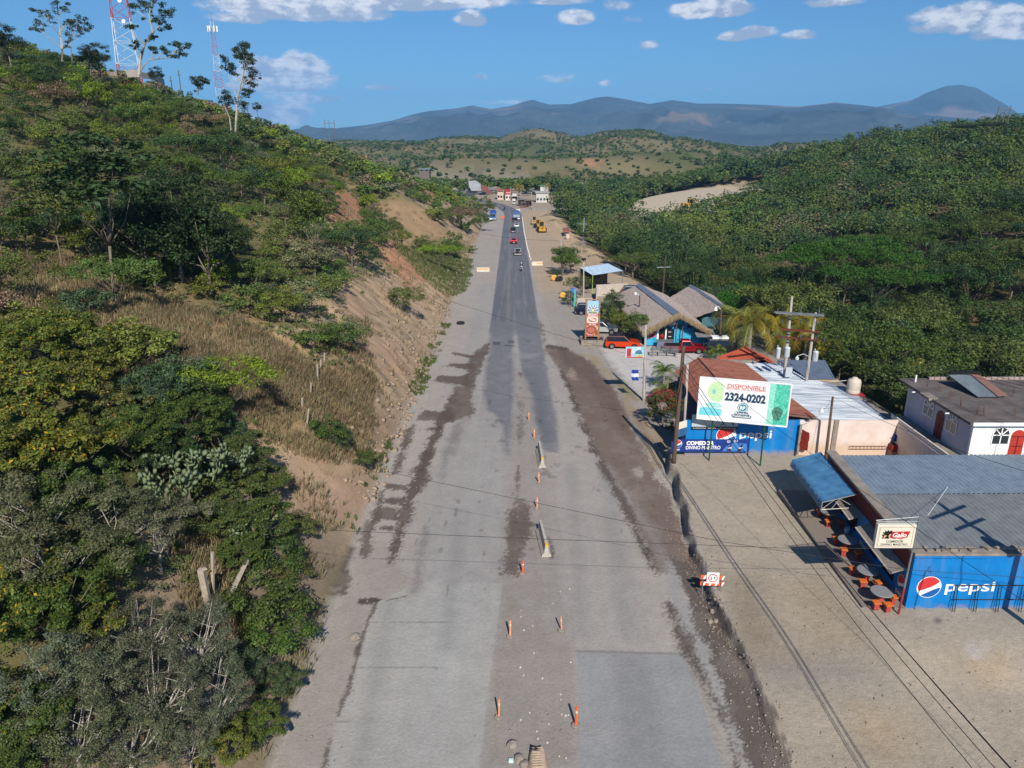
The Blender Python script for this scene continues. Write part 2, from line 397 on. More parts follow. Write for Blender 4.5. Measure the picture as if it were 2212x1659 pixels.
PAINT = []                                            # (polygon in world, colour, edge softness, ragged edge size, opacity)
def addp(pts, col, soft=.15, warp=.35, op=1.0): PAINT.append((wpoly(pts), col, soft, warp, op))
# dusty centre strip and shoulders
addp([(1085,1262),(1243,1406),(1252,1659),(1034,1659),(1061,1441)], S(143, 135, 127), .4, .3, .9)
addp([(1110,800),(1135,800),(1190,1010),(1215,1240),(1243,1406),(1075,1262),(1095,1000)], S(146, 138, 132), .6, .4, .75)
addp([(800,1150),(905,1262),(710,1659),(600,1659),(690,1400)], S(150, 142, 134), .3, .4, .8)
# old asphalt overlay strips
addp(ZB([(200,-20),(190,170),(160,350),(145,620),(160,660),(240,710),(290,790),(300,960),(340,1010),(350,800),(370,650),(375,0)]), S(114, 115, 119), .35, .3, .9)
addp(ZB([(380,-20),(430,350),(480,450),(520,600),(545,800),(605,980),(705,985),(710,920),(680,650),(640,450),(595,190),(570,-20)]), S(110, 111, 117), .3, .2, .9)
addp(ZB([(440,350),(520,600),(560,820),(610,920),(660,900),(600,600),(520,400)]), S(97, 99, 107), .8, .3, .7)
addp(ZB([(330,225),(560,235),(560,275),(330,270)]), S(140, 139, 140), .3, .4, .6)
for q in ([(215,145),(270,145),(270,170),(215,170)], [(330,135),(375,135),(375,158),(330,158)], [(300,168),(375,170),(372,182),(300,180)]): addp(ZB(q), S(78, 80, 86), .08, .05, .8)
# concrete slabs
addp([(893,1261),(1085,1261),(1061.6,1441),(1034,1665),(700,1665),(728,1557),(752,1482),(769,1421),(809.8,1305.5)], CONC, .05, .03, 1)
addp([(1243.6,1406),(1475,1413),(1500,1470),(1530,1560),(1562,1665),(1252,1665),(1248,1480)], S(143, 143, 142), .05, .03, 1)
addp([(930,1262),(1040,1262),(990,1500),(960,1659),(870,1659),(910,1400)], S(160, 159, 156), 1.2, .3, .5)
for q_, o_ in (([(1330,1420),(1400,1420),(1440,1665),(1340,1665)], .5), ([(830,1300),(860,1300),(800,1665),(760,1665)], .35), ([(980,1100),(1010,1100),(985,1400),(945,1400)], .35), ([(1290,1000),(1320,1000),(1380,1380),(1340,1380)], .4), ([(1225,1000),(1245,1000),(1270,1380),(1240,1380)], .35)): addp(q_, S(124, 123, 123), .5, .2, o_)
# slab joints
for q in (ZA([(620,713),(1120,711),(1120,716),(620,718)]), ZA([(535,1001),(1090,996),(1090,1001),(535,1006)]), ZA([(430,1343),(510,1342),(510,1347),(430,1348)]),
          ZA([(1046,998),(1050,998),(1048,1020),(1044,1020)]), ZA([(1122,470),(1128,470),(1118,550),(1112,550)])): addp(q, S(118, 116, 114), .03, .02, .8)
addp([(1243,1404),(1476,1411),(1476,1415),(1243,1408)], S(120, 116, 112), .04, .04, .8)
# crack with filled soil along the left slab
addp(ZA([(700,565),(655,575),(640,640),(600,740),(560,860),(520,1010),(490,1120),(440,1230),(425,1310),(432,1312),(455,1240),(505,1125),(532,1010),(572,870),(610,745),(652,650),(672,600)]), S(92, 84, 78), .05, .12, .95)
addp(ZA([(540,590),(550,570),(640,558),(700,562),(690,580),(640,600),(545,602)]), WET, .05, .15, .9)
addp(ZA([(525,880),(560,850),(572,880),(550,940),(530,930)]), MUD, .08, .12, .9)
addp(ZA([(372,1455),(385,1460),(350,1639),(318,1639)]), MUD, .08, .12, .9)
addp(ZA([(735,572),(860,545),(865,552),(735,580)]), S(110, 102, 96), .05, .08, .9)
# wet mud on the left shoulder
addp(ZC([(1850,330),(1880,500),(1720,560),(1640,700),(1600,830),(1590,930),(1540,1010),(1500,1080),(1470,1200),(1420,1330),(1370,1485),(1335,1485),(1350,1360),(1390,1200),(1440,1040),(1490,880),(1560,760),(1610,640),(1640,560),(1700,460),(1760,330)]), MUD, .12, .4, .95)
for q in ([(1535,540),(1545,490),(1570,475),(1600,490),(1730,490),(1760,510),(1740,560),(1640,545)], [(1590,597),(1680,585),(1690,605),(1600,610)],
          [(1640,280),(1660,255),(1800,262),(1850,250),(1860,330),(1740,310),(1690,300),(1640,295)], [(1690,200),(1730,180),(1870,180),(1890,215),(1850,222),(1760,205)],
          [(1740,118),(1760,108),(1890,130),(1880,150),(1800,132)], [(1860,130),(1960,60),(1985,50),(1980,110),(1940,180),(1880,340),(1850,500),(1790,480),(1810,330)],
          [(1300,965),(1360,955),(1460,965),(1450,990),(1320,985)], [(1300,1050),(1440,1040),(1470,1060),(1430,1095),(1300,1075)],
          [(1260,1130),(1290,1105),(1390,1110),(1400,1185),(1250,1180)], [(1270,1235),(1330,1220),(1390,1225),(1370,1260),(1280,1250)],
          [(1560,745),(1610,735),(1620,790),(1560,820),(1540,805)], [(1440,600),(1500,575),(1490,650),(1440,760),(1400,880),(1360,900),(1400,760)],
          [(1180,1230),(1240,1180),(1290,1010),(1270,1180),(1190,1420),(1170,1410)], [(1060,1330),(1130,1360),(1090,1450),(1060,1659),(960,1659),(1010,1500)]):
    addp(ZC(q), MUD, .1, .35, .9)
addp(ZC([(1760,330),(1850,330),(1880,420),(1830,560),(1780,680),(1740,760),(1800,560)]), S(118, 108, 101), .8, .6, .7)
addp(ZC([(1560,1210),(1600,1230),(1570,1400),(1530,1560),(1500,1659),(1520,1400)]), S(120, 114, 110), .4, .6, .7)
addp(ZC([(1740,580),(1800,560),(1790,660),(1700,760),(1700,900),(1670,980),(1690,820)]), S(122, 116, 111), .4, .6, .7)
# mud along the centre line
addp(ZB([(350,1450),(400,1350),(440,1340),(500,1380),(500,1659),(460,1659),(410,1660),(320,1660)]), S(104, 92, 84), .2, .5, .9)
addp(ZA([(1520,0),(1630,0),(1640,100),(1610,240),(1600,340),(1560,420),(1520,410),(1480,400),(1500,240)]), S(102, 91, 84), .15, .5, .9)
addp(ZB([(395,540),(440,620),(450,820),(420,920),(400,900),(410,760),(400,640)]), S(108, 99, 93), .2, .4, .7)
addp(ZB([(400,1080),(412,1080),(410,1260),(395,1340),(390,1250)]), MUD, .1, .25, .8)
addp(ZB([(410,370),(435,380),(430,420),(415,410)]), MUD, .1, .2, .8)
for (q) in (ZB([(600,1000),(612,1010),(608,1110),(590,1115)]), ZA([(1760,170),(1800,240),(1790,310),(1775,310)])): addp(q, MUD, .1, .15, .9)
# mud band on the right shoulder
addp(ZB([(575,-20),(572,0),(590,100),(600,190),(620,215),(700,330),(760,450),(830,600),(900,780),(950,900),(1010,1050),(1130,1230),(1230,1430),(1345,1659),(1470,1900),(1800,1900),(1690,1659),(1640,1500),(1500,1250),(1400,1050),(1320,900),(1240,700),(1150,520),(1050,400),(990,300),(830,240),(780,190),(640,172),(612,170),(595,60),(585,0),(583,-20)]), S(112, 97, 88), .15, .5, .95)
addp(ZB([(1090,1080),(1300,1380),(1500,1659),(1600,1860),(1490,1860),(1400,1659),(1230,1380),(1100,1180)]), S(143, 138, 133), .8, .5, .85)
addp(ZD([(-20,-40),(30,0),(100,200),(240,480),(400,900),(560,1275),(450,1275),(380,1100),(270,860),(130,560),(-20,240)]), S(152, 149, 147), .25, .3, .85)
addp(ZB([(690,220),(780,200),(900,260),(1040,400),(1100,500),(1180,620),(1240,760),(1280,860),(1220,850),(1100,700),(900,420),(760,330)]), S(100, 85, 77), .6, .5, .8)
addp(ZD([(0,-60),(170,0),(250,180),(400,420),(520,660),(640,900),(760,1275),(500,1275),(420,1060),(330,800),(200,440),(90,180),(30,0)]), S(92, 82, 76), .12, .3, .92)
for q in (ZB([(620,165),(780,190),(790,215),(700,205),(612,185)]), ZB([(850,690),(900,760),(930,800),(960,870),(1000,980),(1060,1090),(1130,1200),(1180,1290),(1250,1400),(1290,1500),(1360,1659),(1450,1860),(1400,1860),(1300,1659),(1230,1480),(1130,1270),(1060,1150),(1000,1040),(940,880),(880,790)]),
          ZB([(720,350),(800,460),(850,610),(880,700),(850,680),(800,560)]), ZD([(-20,160),(60,340),(200,640),(300,860),(400,1100),(440,1275),(400,1275),(330,1000),(180,700),(50,470),(-20,330)])):
    addp(q, S(84, 73, 67), .25, .4, .9)
addp(ZB([(780,390),(810,340),(830,370),(850,440),(800,420)]), S(150, 134, 120), .2, .5, .8)
addp(ZB([(1280,1110),(1330,1090),(1350,1150),(1340,1170),(1300,1160)]), S(156, 146, 136), .15, .2, .9)
addp(ZD([(-20,540),(80,560),(160,760),(330,1255),(-20,1255)]), S(160, 160, 160), .1, .05, .0)
addp(ZD([(140,660),(190,760),(300,1040),(360,1255),(320,1255),(200,820)]), S(138, 132, 124), .3, .3, .9)
# verge between road and gravel lot
addp(ZB([(1180,560),(1260,600),(1330,700),(1480,830),(1590,950),(1560,1010),(1440,1090),(1310,820),(1210,640)]), S(150, 132, 112), .3, .4, .95)
addp(ZB([(900,240),(1020,270),(1160,430),(1330,560),(1330,600),(1230,600),(1150,500),(1040,380)]), S(150, 136, 110), .5, .6, .9)
addp(ZB([(880,150),(1000,150),(1060,165),(1040,180),(900,175)]), S(124, 122, 84), .3, .5, .8)
addp(ZB([(1130,440),(1190,400),(1300,520),(1290,580),(1180,520)]), S(128, 122, 88), .3, .6, .7)
# gravel yard
addp(ZB([(1030,190),(1340,170),(1500,150),(1800,180),(1950,260),(1600,330),(1480,440),(1400,560),(1340,570),(1200,420),(1120,330)]), GRAV, .6, .6, .9)
addp(ZB([(1340,90),(1700,100),(1900,200),(1700,200),(1340,180)]), S(150, 144, 140), .8, .6, .8)
# eatery yard: pale trodden tracks, tan patches, dry cement spots
for (q, c_, s_, o_) in (([(640,90),(1060,40),(1160,330),(1240,470),(1080,560),(900,620)], S(158, 142, 120), 1.5, .6), ([(1200,880),(1450,960),(1420,1180),(1200,1150),(1100,980)], S(160, 138, 108), 1.4, .6),
                        ([(1840,590),(2080,560),(2140,650),(1950,700)], S(166, 142, 108), 1.2, .55), ([(520,560),(1150,560),(1250,700),(900,780),(560,700)], S(134, 128, 122), 2.0, .8),
                        ([(380,60),(520,60),(620,330),(760,560),(520,600),(400,400)], S(134, 120, 102), 1.2, .7), ([(1150,0),(1000,0),(1060,60),(1180,250),(1290,430),(1240,300)], S(166, 156, 146), .9, .7),
                        ([(1800,490),(1850,455),(1930,455),(1995,490),(1975,545),(1880,550),(1815,525)], S(170, 160, 152), .1, .85), ([(930,490),(1040,430),(1090,450),(1070,490),(930,500)], S(160, 150, 138), .15, .6),
                        ([(1200,30),(1330,190),(1440,320),(1700,340),(1700,420),(1400,420),(1240,300)], S(156, 146, 134), .8, .6), ([(1590,315),(1670,320),(1690,352),(1610,345)], S(78, 76, 76), .05, .8)):
    addp(ZD(q), c_, s_, .5, o_)
# left hillside
HILLP = []
def addh(pts, col, soft, op): HILLP.append((wpoly(pts), col, soft, op))
addh([(195,700),(260,660),(400,650),(560,690),(700,790),(800,850),(790,960),(700,1010),(600,950),(480,890),(260,850),(200,780)], DRY, 1.5, .9)
addh([(0,540),(200,560),(330,640),(250,690),(0,680)], S(130, 116, 82), 2, .85)
addh([(670,385),(760,420),(830,500),(900,560),(930,600),(880,620),(800,540),(700,470)], RED, 1.5, .85)
addh([(600,990),(700,1000),(780,1060),(760,1130),(640,1110)], S(168, 134, 112), 1.0, .4)
addh([(800,440),(870,430),(960,480),(1000,520),(900,520),(820,500)], S(172, 138, 108), 2, .6)
addh([(240,150),(350,165),(400,190),(330,190),(240,170)], RED, 3, .8)
addh([(860,540),(980,590),(1020,620),(930,600)], S(96, 106, 60), 1.5, .7)
addh([(940,395),(975,420),(960,440),(920,420)], RED, 3, .9)
def surf_col(x, y, z, slope):
    """reflectance of the ground at each vertex: soil, gravel, asphalt, grass - what lies there; fold shading is painted on the mountains"""
    n = x.size; c = np.tile(np.array(DUST), (n, 1)).astype(float)
    def mixin(cc, w): c[:] = c*(1-w[:, None]) + np.array(cc)[None]*w[:, None]
    n1 = fbm(x, y, 6, 5); n2 = fbm(x+40, y-20, 1.3, 4); streak = fbm(x*3.0, y*.09, 1.0, 4); big = fbm(x, y, 28, 3)
    # old chipped asphalt surface between the shoulders
    w = sst(.0, .5, 4.5-np.abs(x+1.5)) ; mixin(OLDA, np.clip(w+.4*sst(0, 1, 8-np.abs(x)), 0, 1)*(y < 140))
    xr = xc_road(y)
    wa = sst(0, .25, 3.65-np.abs(x-xr)+n2*.12)*sst(96, 104, y+n1*3)
    mixin(ASPH, wa); mixin(S(124, 124, 128), wa*np.clip(sst(.02, .2, streak), 0, 1)*.6)
    mixin(S(134, 130, 126), wa*np.exp(-((x-xr+1.0)/.35)**2)*.5)
    # lots, earthworks
    rgt = x-np.interp(y, [0, 22, 29, 45, 53, 60, 90, 120, 135, 320], [11, 10.8, 11.2, 11.5, 12.3, 9, 5.6, 5.2, 4.7, 4.6])
    wl = sst(-.1, .3, rgt); mixin(LOT, wl*(y < 56)); mixin(S(152, 145, 138), wl*(y >= 56)*(y < 128))
    mixin(EARTH, wl*sst(118, 140, y)*(y < 330)); 
    fl = sst(325, 345, y)*(y < 430)*(1-wa); mixin(S(160, 146, 130), fl*sst(-6, 0, x+40)*(x < 45))
    mixin(S(188, 164, 132), wl*sst(150, 175, y)*sst(-7, -2, x-right_edge(y))*(y < 320))
    for poly, cc, soft, warp, op in PAINT:
        if op <= 0: continue
        mn = poly.min(0)-2; mx = poly.max(0)+2
        k = np.where((x > mn[0]) & (x < mx[0]) & (y > mn[1]) & (y < mx[1]))[0]
        if len(k) == 0: continue
        d = sdpoly(x[k], y[k], poly) + warp*(n2[k]*2.2 + fbm(x[k]*1.0, y[k]*.35, .5, 3)*1.2)
        d = d + (rng.random(len(k))-.5)*min(.5, warp*1.1); w = sst(-soft, soft, d)*op*(1-.12*(n2[k] > .1))
        c[k] = c[k]*(1-w[:, None]) + np.array(cc)[None]*w[:, None]
    # streaks of tyre dust, scattered dark scuffs and pebbles
    rd = (x > toe(y)) & (x < 11)
    c *= (1 + .10*streak[:, None]*rd[:, None] + .14*n1[:, None] + .10*n2[:, None])
    groove = .5+.5*np.sin(x*2*np.pi/.24+fbm(x*0, y, 3, 2)*2)
    gw = ((x > -3.1) & (x < .0) & (y > 62) & (y < 135)).astype(float); c *= (1-.13*groove*gw)[:, None]
    spots = sst(.235, .27, fbm(x*1.0+77, y*.45, .55, 2))*(rng.random(n) > -1); c *= (1-.28*spots*rd*(y < 95)*(y > 36))[:, None]
    # hillside
    u = toe(y)-x; hz = sst(-.1, .5, u)
    und = np.array(UND)[None]*(1+.5*big[:, None]) ; dry = np.array(DRY)[None]
    k = sst(-.08, .12, fbm(x+200, y+90, 17, 4))[:, None]
    hc = und*(1-k)+(np.array(UND)*.55+np.array(DRY)*.45)[None]*k
    sl = sst(.48, .75, slope+fbm(x, y, 5, 4)*.5)*(1-sst(22, 34, u))*sst(34, 44, y)*(1-sst(270, 300, y))
    strat = fbm(x*.6+z*2.0, y*.12+z*3, 2.4, 4)[:, None]
    tan = np.array(TAN)[None]*(1+.35*strat+.3*n2[:, None]); tan = tan*(1-.22*sst(.0, .25, fbm(x+31, y+7, 9, 3))[:, None]) + np.array(RED)[None]*.22*sst(.0, .25, fbm(x+31, y+7, 9, 3))[:, None]
    hc = hc*(1-sl[:, None])+tan*sl[:, None]
    nearb = (1-sst(6, 9, u))*(1-sst(38, 46, y))*sst(0, 1, u); hc = hc*(1-.8*nearb[:, None])+np.array(S(136, 120, 104))[None]*.8*nearb[:, None]
    gul = sst(146, 156, y)*(1-sst(192, 205, y))*(u < 22); hc = hc*(1-.7*gul[:, None])+np.array(S(90, 98, 56))[None]*.7*gul[:, None]
    for poly, cc, soft, op in HILLP:
        d = sdpoly(x, y, poly)+fbm(x, y, 3, 4)*soft*1.6; w = (sst(-soft, soft, d)*op)[:, None]; hc = hc*(1-w)+np.array(cc)[None]*w*(1+.3*n2[:, None])
    hc = hc*(1-.0*n1[:, None])
    hz *= (y > -40)
    c = c*(1-hz[:, None])+hc*hz[:, None]
    # forest floor on the right
    ff = sst(1, 5, x-right_edge(y)+n1*3)*(x > 10); fc = np.array(S(104, 88, 64))[None]*(1+.4*n1[:, None]); kk = sst(-.1, .1, big)[:, None]; fc = fc*(1-kk)+np.array(S(84, 88, 52))[None]*kk
    c = c*(1-ff[:, None])+fc*ff[:, None]
    yd = 1-sst(.8, .95, yard_d(x, y)+n1*.3); c = c*(1-yd[:, None])+np.array(S(186, 172, 150))[None]*yd[:, None]
    # open hills
    fr = sst(430, 600, y+n1*40)[:, None]; gr = np.array(S(114, 106, 76))[None]*(1+.4*fbm(x, y, 60, 4)[:, None]); k2 = sst(0, .12, fbm(x+900, y, 150, 4))[:, None]; gr = gr*(1-k2)+np.array(S(90, 94, 60))[None]*k2
    k3 = .7*sst(.24, .3, fbm(x-900, y+300, 40, 4))[:, None]; gr = gr*(1-k3)+np.array(S(176, 128, 96))[None]*k3
    c = c*(1-fr)+gr*fr
    far = sst(2500, 4500, np.hypot(x, y))[:, None]
    mc = np.array([.055, .07, .07])[None]*(1+1.3*fbm(x, y, 420, 6)[:, None]); k4 = .7*sst(.13, .22, fbm(x+5000, y, 380, 6))[:, None]; mc = mc*(1-k4)+np.array([.24, .17, .12])[None]*k4  # field patches, plus brightness noise standing in for shaded mountain folds
    c = c*(1-far)+mc*far
    return np.clip(c, .008, .8)
def ground_mat(name, fine, bumpd, det=1.0):
    m = bpy.data.materials.new(name); m.use_nodes = True; nt = m.node_tree; N = nt.nodes; L = nt.links; b = N['Principled BSDF']
    b.inputs['Roughness'].default_value = .92; b.inputs['Specular IOR Level'].default_value = .15
    a = N.new('ShaderNodeAttribute'); a.attribute_name = 'Col'; tc = N.new('ShaderNodeTexCoord')
    hs = []
    prev = a.outputs['Color']
    for sc, amt, dt in ((fine, .30*det, 3), (fine*.22, .26*det, 5), (fine*.035, .20*det, 5)):
        n = N.new('ShaderNodeTexNoise'); n.inputs['Scale'].default_value = sc; n.inputs['Detail'].default_value = dt; n.inputs['Roughness'].default_value = .7; L.new(tc.outputs['Object'], n.inputs['Vector'])
        mr = N.new('ShaderNodeMapRange'); L.new(n.outputs['Fac'], mr.inputs[0]); mr.inputs[1].default_value = .25; mr.inputs[2].default_value = .75; mr.inputs[3].default_value = 1-amt; mr.inputs[4].default_value = 1+amt
        mx = N.new('ShaderNodeMixRGB'); mx.blend_type = 'MULTIPLY'; mx.inputs[0].default_value = 1; L.new(prev, mx.inputs[1]); L.new(mr.outputs[0], mx.inputs[2]); prev = mx.outputs[0]; hs.append(n.outputs['Fac'])
    # pale loose stones
    v = N.new('ShaderNodeTexVoronoi'); v.inputs['Scale'].default_value = fine*.5; L.new(tc.outputs['Object'], v.inputs['Vector'])
    mr = N.new('ShaderNodeMapRange'); L.new(v.outputs['Distance'], mr.inputs[0]); mr.inputs[1].default_value = .1; mr.inputs[2].default_value = .22; mr.inputs[3].default_value = 1; mr.inputs[4].default_value = 0
    gt = N.new('ShaderNodeMath'); gt.operation = 'GREATER_THAN'; sp = N.new('ShaderNodeSeparateXYZ'); L.new(v.outputs['Color'], sp.inputs[0]); L.new(sp.outputs[0], gt.inputs[0]); gt.inputs[1].default_value = .8
    ml = N.new('ShaderNodeMath'); ml.operation = 'MULTIPLY'; L.new(mr.outputs[0], ml.inputs[0]); L.new(gt.outputs[0], ml.inputs[1])
    m2 = N.new('ShaderNodeMath'); m2.operation = 'MULTIPLY'; L.new(ml.outputs[0], m2.inputs[0]); m2.inputs[1].default_value = .55*det
    mx = N.new('ShaderNodeMixRGB'); L.new(m2.outputs[0], mx.inputs[0]); L.new(prev, mx.inputs[1]); mx.inputs[2].default_value = (.42, .40, .37, 1); prev = mx.outputs[0]
    L.new(prev, b.inputs['Base Color'])
    ad = N.new('ShaderNodeMath'); ad.operation = 'MULTIPLY_ADD'; L.new(hs[0], ad.inputs[0]); ad.inputs[1].default_value = .35; L.new(hs[1], ad.inputs[2])
    bp = N.new('ShaderNodeBump'); bp.inputs['Strength'].default_value = .8; bp.inputs['Distance'].default_value = bumpd; L.new(ad.outputs[0], bp.inputs['Height']); L.new(bp.outputs[0], b.inputs['Normal'])
    return m
def grid_mesh(name, X, Y, Z, m):
    ny, nx = X.shape
    gy, gx = np.gradient(Z); dy = np.gradient(Y, axis=0); dx = np.gradient(X, axis=1)
    slope = np.hypot(gy/np.maximum(np.abs(dy), 1e-3), gx/np.maximum(np.abs(dx), 1e-3))
    col = surf_col(X.ravel(), Y.ravel(), Z.ravel(), slope.ravel())
    i = np.arange(ny*nx).reshape(ny, nx)
    F = np.stack([i[:-1, :-1], i[:-1, 1:], i[1:, 1:], i[1:, :-1]], -1).reshape(-1, 4)
    return np_mesh(name, np.stack([X, Y, Z], -1).reshape(-1, 3), F, m, cols={'Col': col}, smooth=True)
def axis_pts(a, b, step, lo, hi, g):
    m = list(np.arange(a, b, step)); s = step; v = a; l = []
    while v > lo: s *= g; v -= s; l.append(v)
    s = step; v = m[-1]
    r = []
    while v < hi: s *= g; v += s; r.append(v)
    return np.array(l[::-1]+m+r)
def road_right(y): return np.interp(y, [0, 22, 29, 38.5, 45, 50, 53.5, 56, 62, 80, 110, 130, 320, 330, 420], [10.9, 10.7, 11.1, 10.9, 11.5, 11.9, 12.2, 12.2, 13, 15, 13, 9, 9, 9, 9])
xs = axis_pts(-42, 46, .36, -900, 900, 1.06); xs = np.unique(np.concatenate([xs[(xs < 10.2) | (xs > 13.4)], np.arange(10.2, 13.4, .1)])); ys = axis_pts(8, 118, .42, -60, 1050, 1.014)
X, Y = np.meshgrid(xs, ys); Z = H(X, Y)
inside = (X > toe(Y)+.35) & (X < road_right(Y)-.35) & (Y > 9) & (Y < 398)
ground = grid_mesh('ground', X, Y, Z-inside*.10, ground_mat('ground_soil', 14, .07, .55)); tag(ground, kind='structure')
# road sheet: fine rows, everything drivable between the cut and the right shoulder
yl = [8.0]
while yl[-1] < 400: yl.append(yl[-1]+max(.09, .0034*yl[-1]))
yr = np.array(yl); tt = np.linspace(0, 1, 215)
Yr = np.repeat(yr[:, None], 215, 1); Xr = toe(Yr)-.05 + (road_right(Yr)-toe(Yr)+.1)*tt[None]
Zr = H(Xr, Yr)+.006 + .05*np.maximum(fbm(Xr*3, Yr*.6, 1.2, 3), 0)*0
_g = ((Xr > -3.1) & (Xr < 0) & (Yr > 60) & (Yr < 135))
road = grid_mesh('road', Xr, Yr, Zr, ground_mat('road_surface', 24, .04, .5)); tag(road, kind='structure')
# hills and mountains beyond the valley: a fan-shaped sheet
az = np.linspace(R(-58), R(58), 560); rrs = [720.0]
while rrs[-1] < 16000: rrs.append(rrs[-1]*1.0082)
rrs = np.array(rrs); A, RR = np.meshgrid(az, rrs); Xh = RR*np.sin(A); Yh = RR*np.cos(A); Zh = H(Xh, Yh) - 2.0*(1-sst(900, 1100, RR))
hills = grid_mesh('hills', Xh, Yh, Zh, ground_mat('hill_grass', .12, 1.0)); tag(hills, kind='structure')
# air
def build_haze():
    mb = MB(); mb.bb(-16000, 16000, -200, 17000, -60, 900)
    m = bpy.data.materials.new('haze_air'); m.use_nodes = True; nt = m.node_tree; nt.nodes.clear()
    o = nt.nodes.new('ShaderNodeOutputMaterial'); v = nt.nodes.new('ShaderNodeVolumePrincipled')
    v.inputs['Color'].default_value = (.22, .54, 1.0, 1); v.inputs['Density'].default_value = 0.85e-4; v.inputs['Anisotropy'].default_value = -0.2
    nt.links.new(v.outputs[0], o.inputs['Volume'])
    tag(mb.build('haze', m), kind='stuff', label='thin blue haze in the air over the valley')
HAZE = True
if HAZE: build_haze()
# ================================================================== vegetation
def leaf_mat(name, trans=.22, rough=.55):
    m = bpy.data.materials.new(name); m.use_nodes = True; nt = m.node_tree; N = nt.nodes; L = nt.links; b = N['Principled BSDF']; out = N['Material Output']
    a = N.new('ShaderNodeAttribute'); a.attribute_name = 'Tint'; oi = N.new('ShaderNodeObjectInfo')
    mx = N.new('ShaderNodeMixRGB'); mx.blend_type = 'MULTIPLY'; mx.inputs[0].default_value = 1; L.new(a.outputs['Color'], mx.inputs[1]); L.new(oi.outputs['Color'], mx.inputs[2])
    L.new(mx.outputs[0], b.inputs['Base Color']); b.inputs['Roughness'].default_value = rough; b.inputs['Specular IOR Level'].default_value = .25
    t = N.new('ShaderNodeBsdfTranslucent'); L.new(mx.outputs[0], t.inputs['Color']); ms = N.new('ShaderNodeMixShader'); ms.inputs[0].default_value = trans
    L.new(b.outputs[0], ms.inputs[1]); L.new(t.outputs[0], ms.inputs[2]); L.new(ms.outputs[0], out.inputs['Surface'])
    return m
LEAF = leaf_mat('foliage'); FROND = leaf_mat('palm_frond', .15, .4)
BARK = mat('bark', S(128, 116, 104), .9, noise=.5, nscale=5, bump=.6); PALE = mat('pale_bark', S(178, 172, 162), .85, noise=.35, nscale=4, bump=.4)
DARKB = mat('dark_bark', S(92, 82, 72), .9, noise=.4, nscale=5)
def leaf_quads(pos, nrm, size, r, w=.55, fold=.12):
    n = len(pos); a = r.normal(size=(n, 3)); a -= (a*nrm).sum(1)[:, None]*nrm; a /= np.linalg.norm(a, axis=1)[:, None]+1e-9
    b = np.cross(nrm, a); s = size[:, None] if np.ndim(size) else size
    l = s*.5; up = nrm*s*fold
    V = np.stack([pos-a*l, pos+b*l*w+up, pos+a*l*1.1, pos-b*l*w+up], 1).reshape(-1, 3)
    return V, np.arange(n*4).reshape(-1, 4)
def crown_pts(r, rx, ry, rz, nc, n, cr, zc_, shape='round', hollow=.55):
    d = r.normal(size=(nc, 3)); d[:, 2] = np.abs(d[:, 2])*.9 - (.35 if shape == 'round' else .15); d /= np.linalg.norm(d, axis=1)[:, None]
    rad = hollow + (1-hollow)*r.random(nc)**.6
    lob = 1 + .22*np.sin(np.arctan2(d[:, 1], d[:, 0])*3+r.random()*6)+.15*np.sin(np.arctan2(d[:, 1], d[:, 0])*5+r.random()*6)
    C = d*rad[:, None]*lob[:, None]*np.array([rx, ry, rz]); C[:, 2] += zc_
    if shape == 'flat': C[:, 2] = zc_ + rz*(r.random(nc)-.3)*(1-.55*np.hypot(C[:, 0]/rx, C[:, 1]/ry))
    k = r.integers(0, nc, n); cs = cr*(.6+.8*r.random(nc))
    off = r.normal(size=(n, 3))*np.array([1, 1, .62]); off /= (np.linalg.norm(off, axis=1)[:, None]+1e-9); off *= (r.random(n)**.45)[:, None]
    pos = C[k]+off*cs[k][:, None]*np.array([1, 1, .7])
    nm = off*.7+np.array([0, 0, .75])+r.normal(size=(n, 3))*.45; nm /= np.linalg.norm(nm, axis=1)[:, None]
    return C, k, pos, nm
def tints(r, n, k, nc, spread=.3, yellow=.0, clump=.22):
    t = (1+spread*(r.random(n)*2-1))*(1+clump*(r.random(nc)*2-1))[k]
    c = np.repeat(t[:, None], 3, 1); c[:, 0] *= 1+.25*(r.random(n)-.4); c[:, 2] *= 1+.3*(r.random(n)-.5)
    if yellow: y = r.random(n) < yellow; c[y] *= np.array([3.0, 1.6, .55])
    return np.repeat(np.clip(c, 0, 6), 4, 0)
PROTO = {}
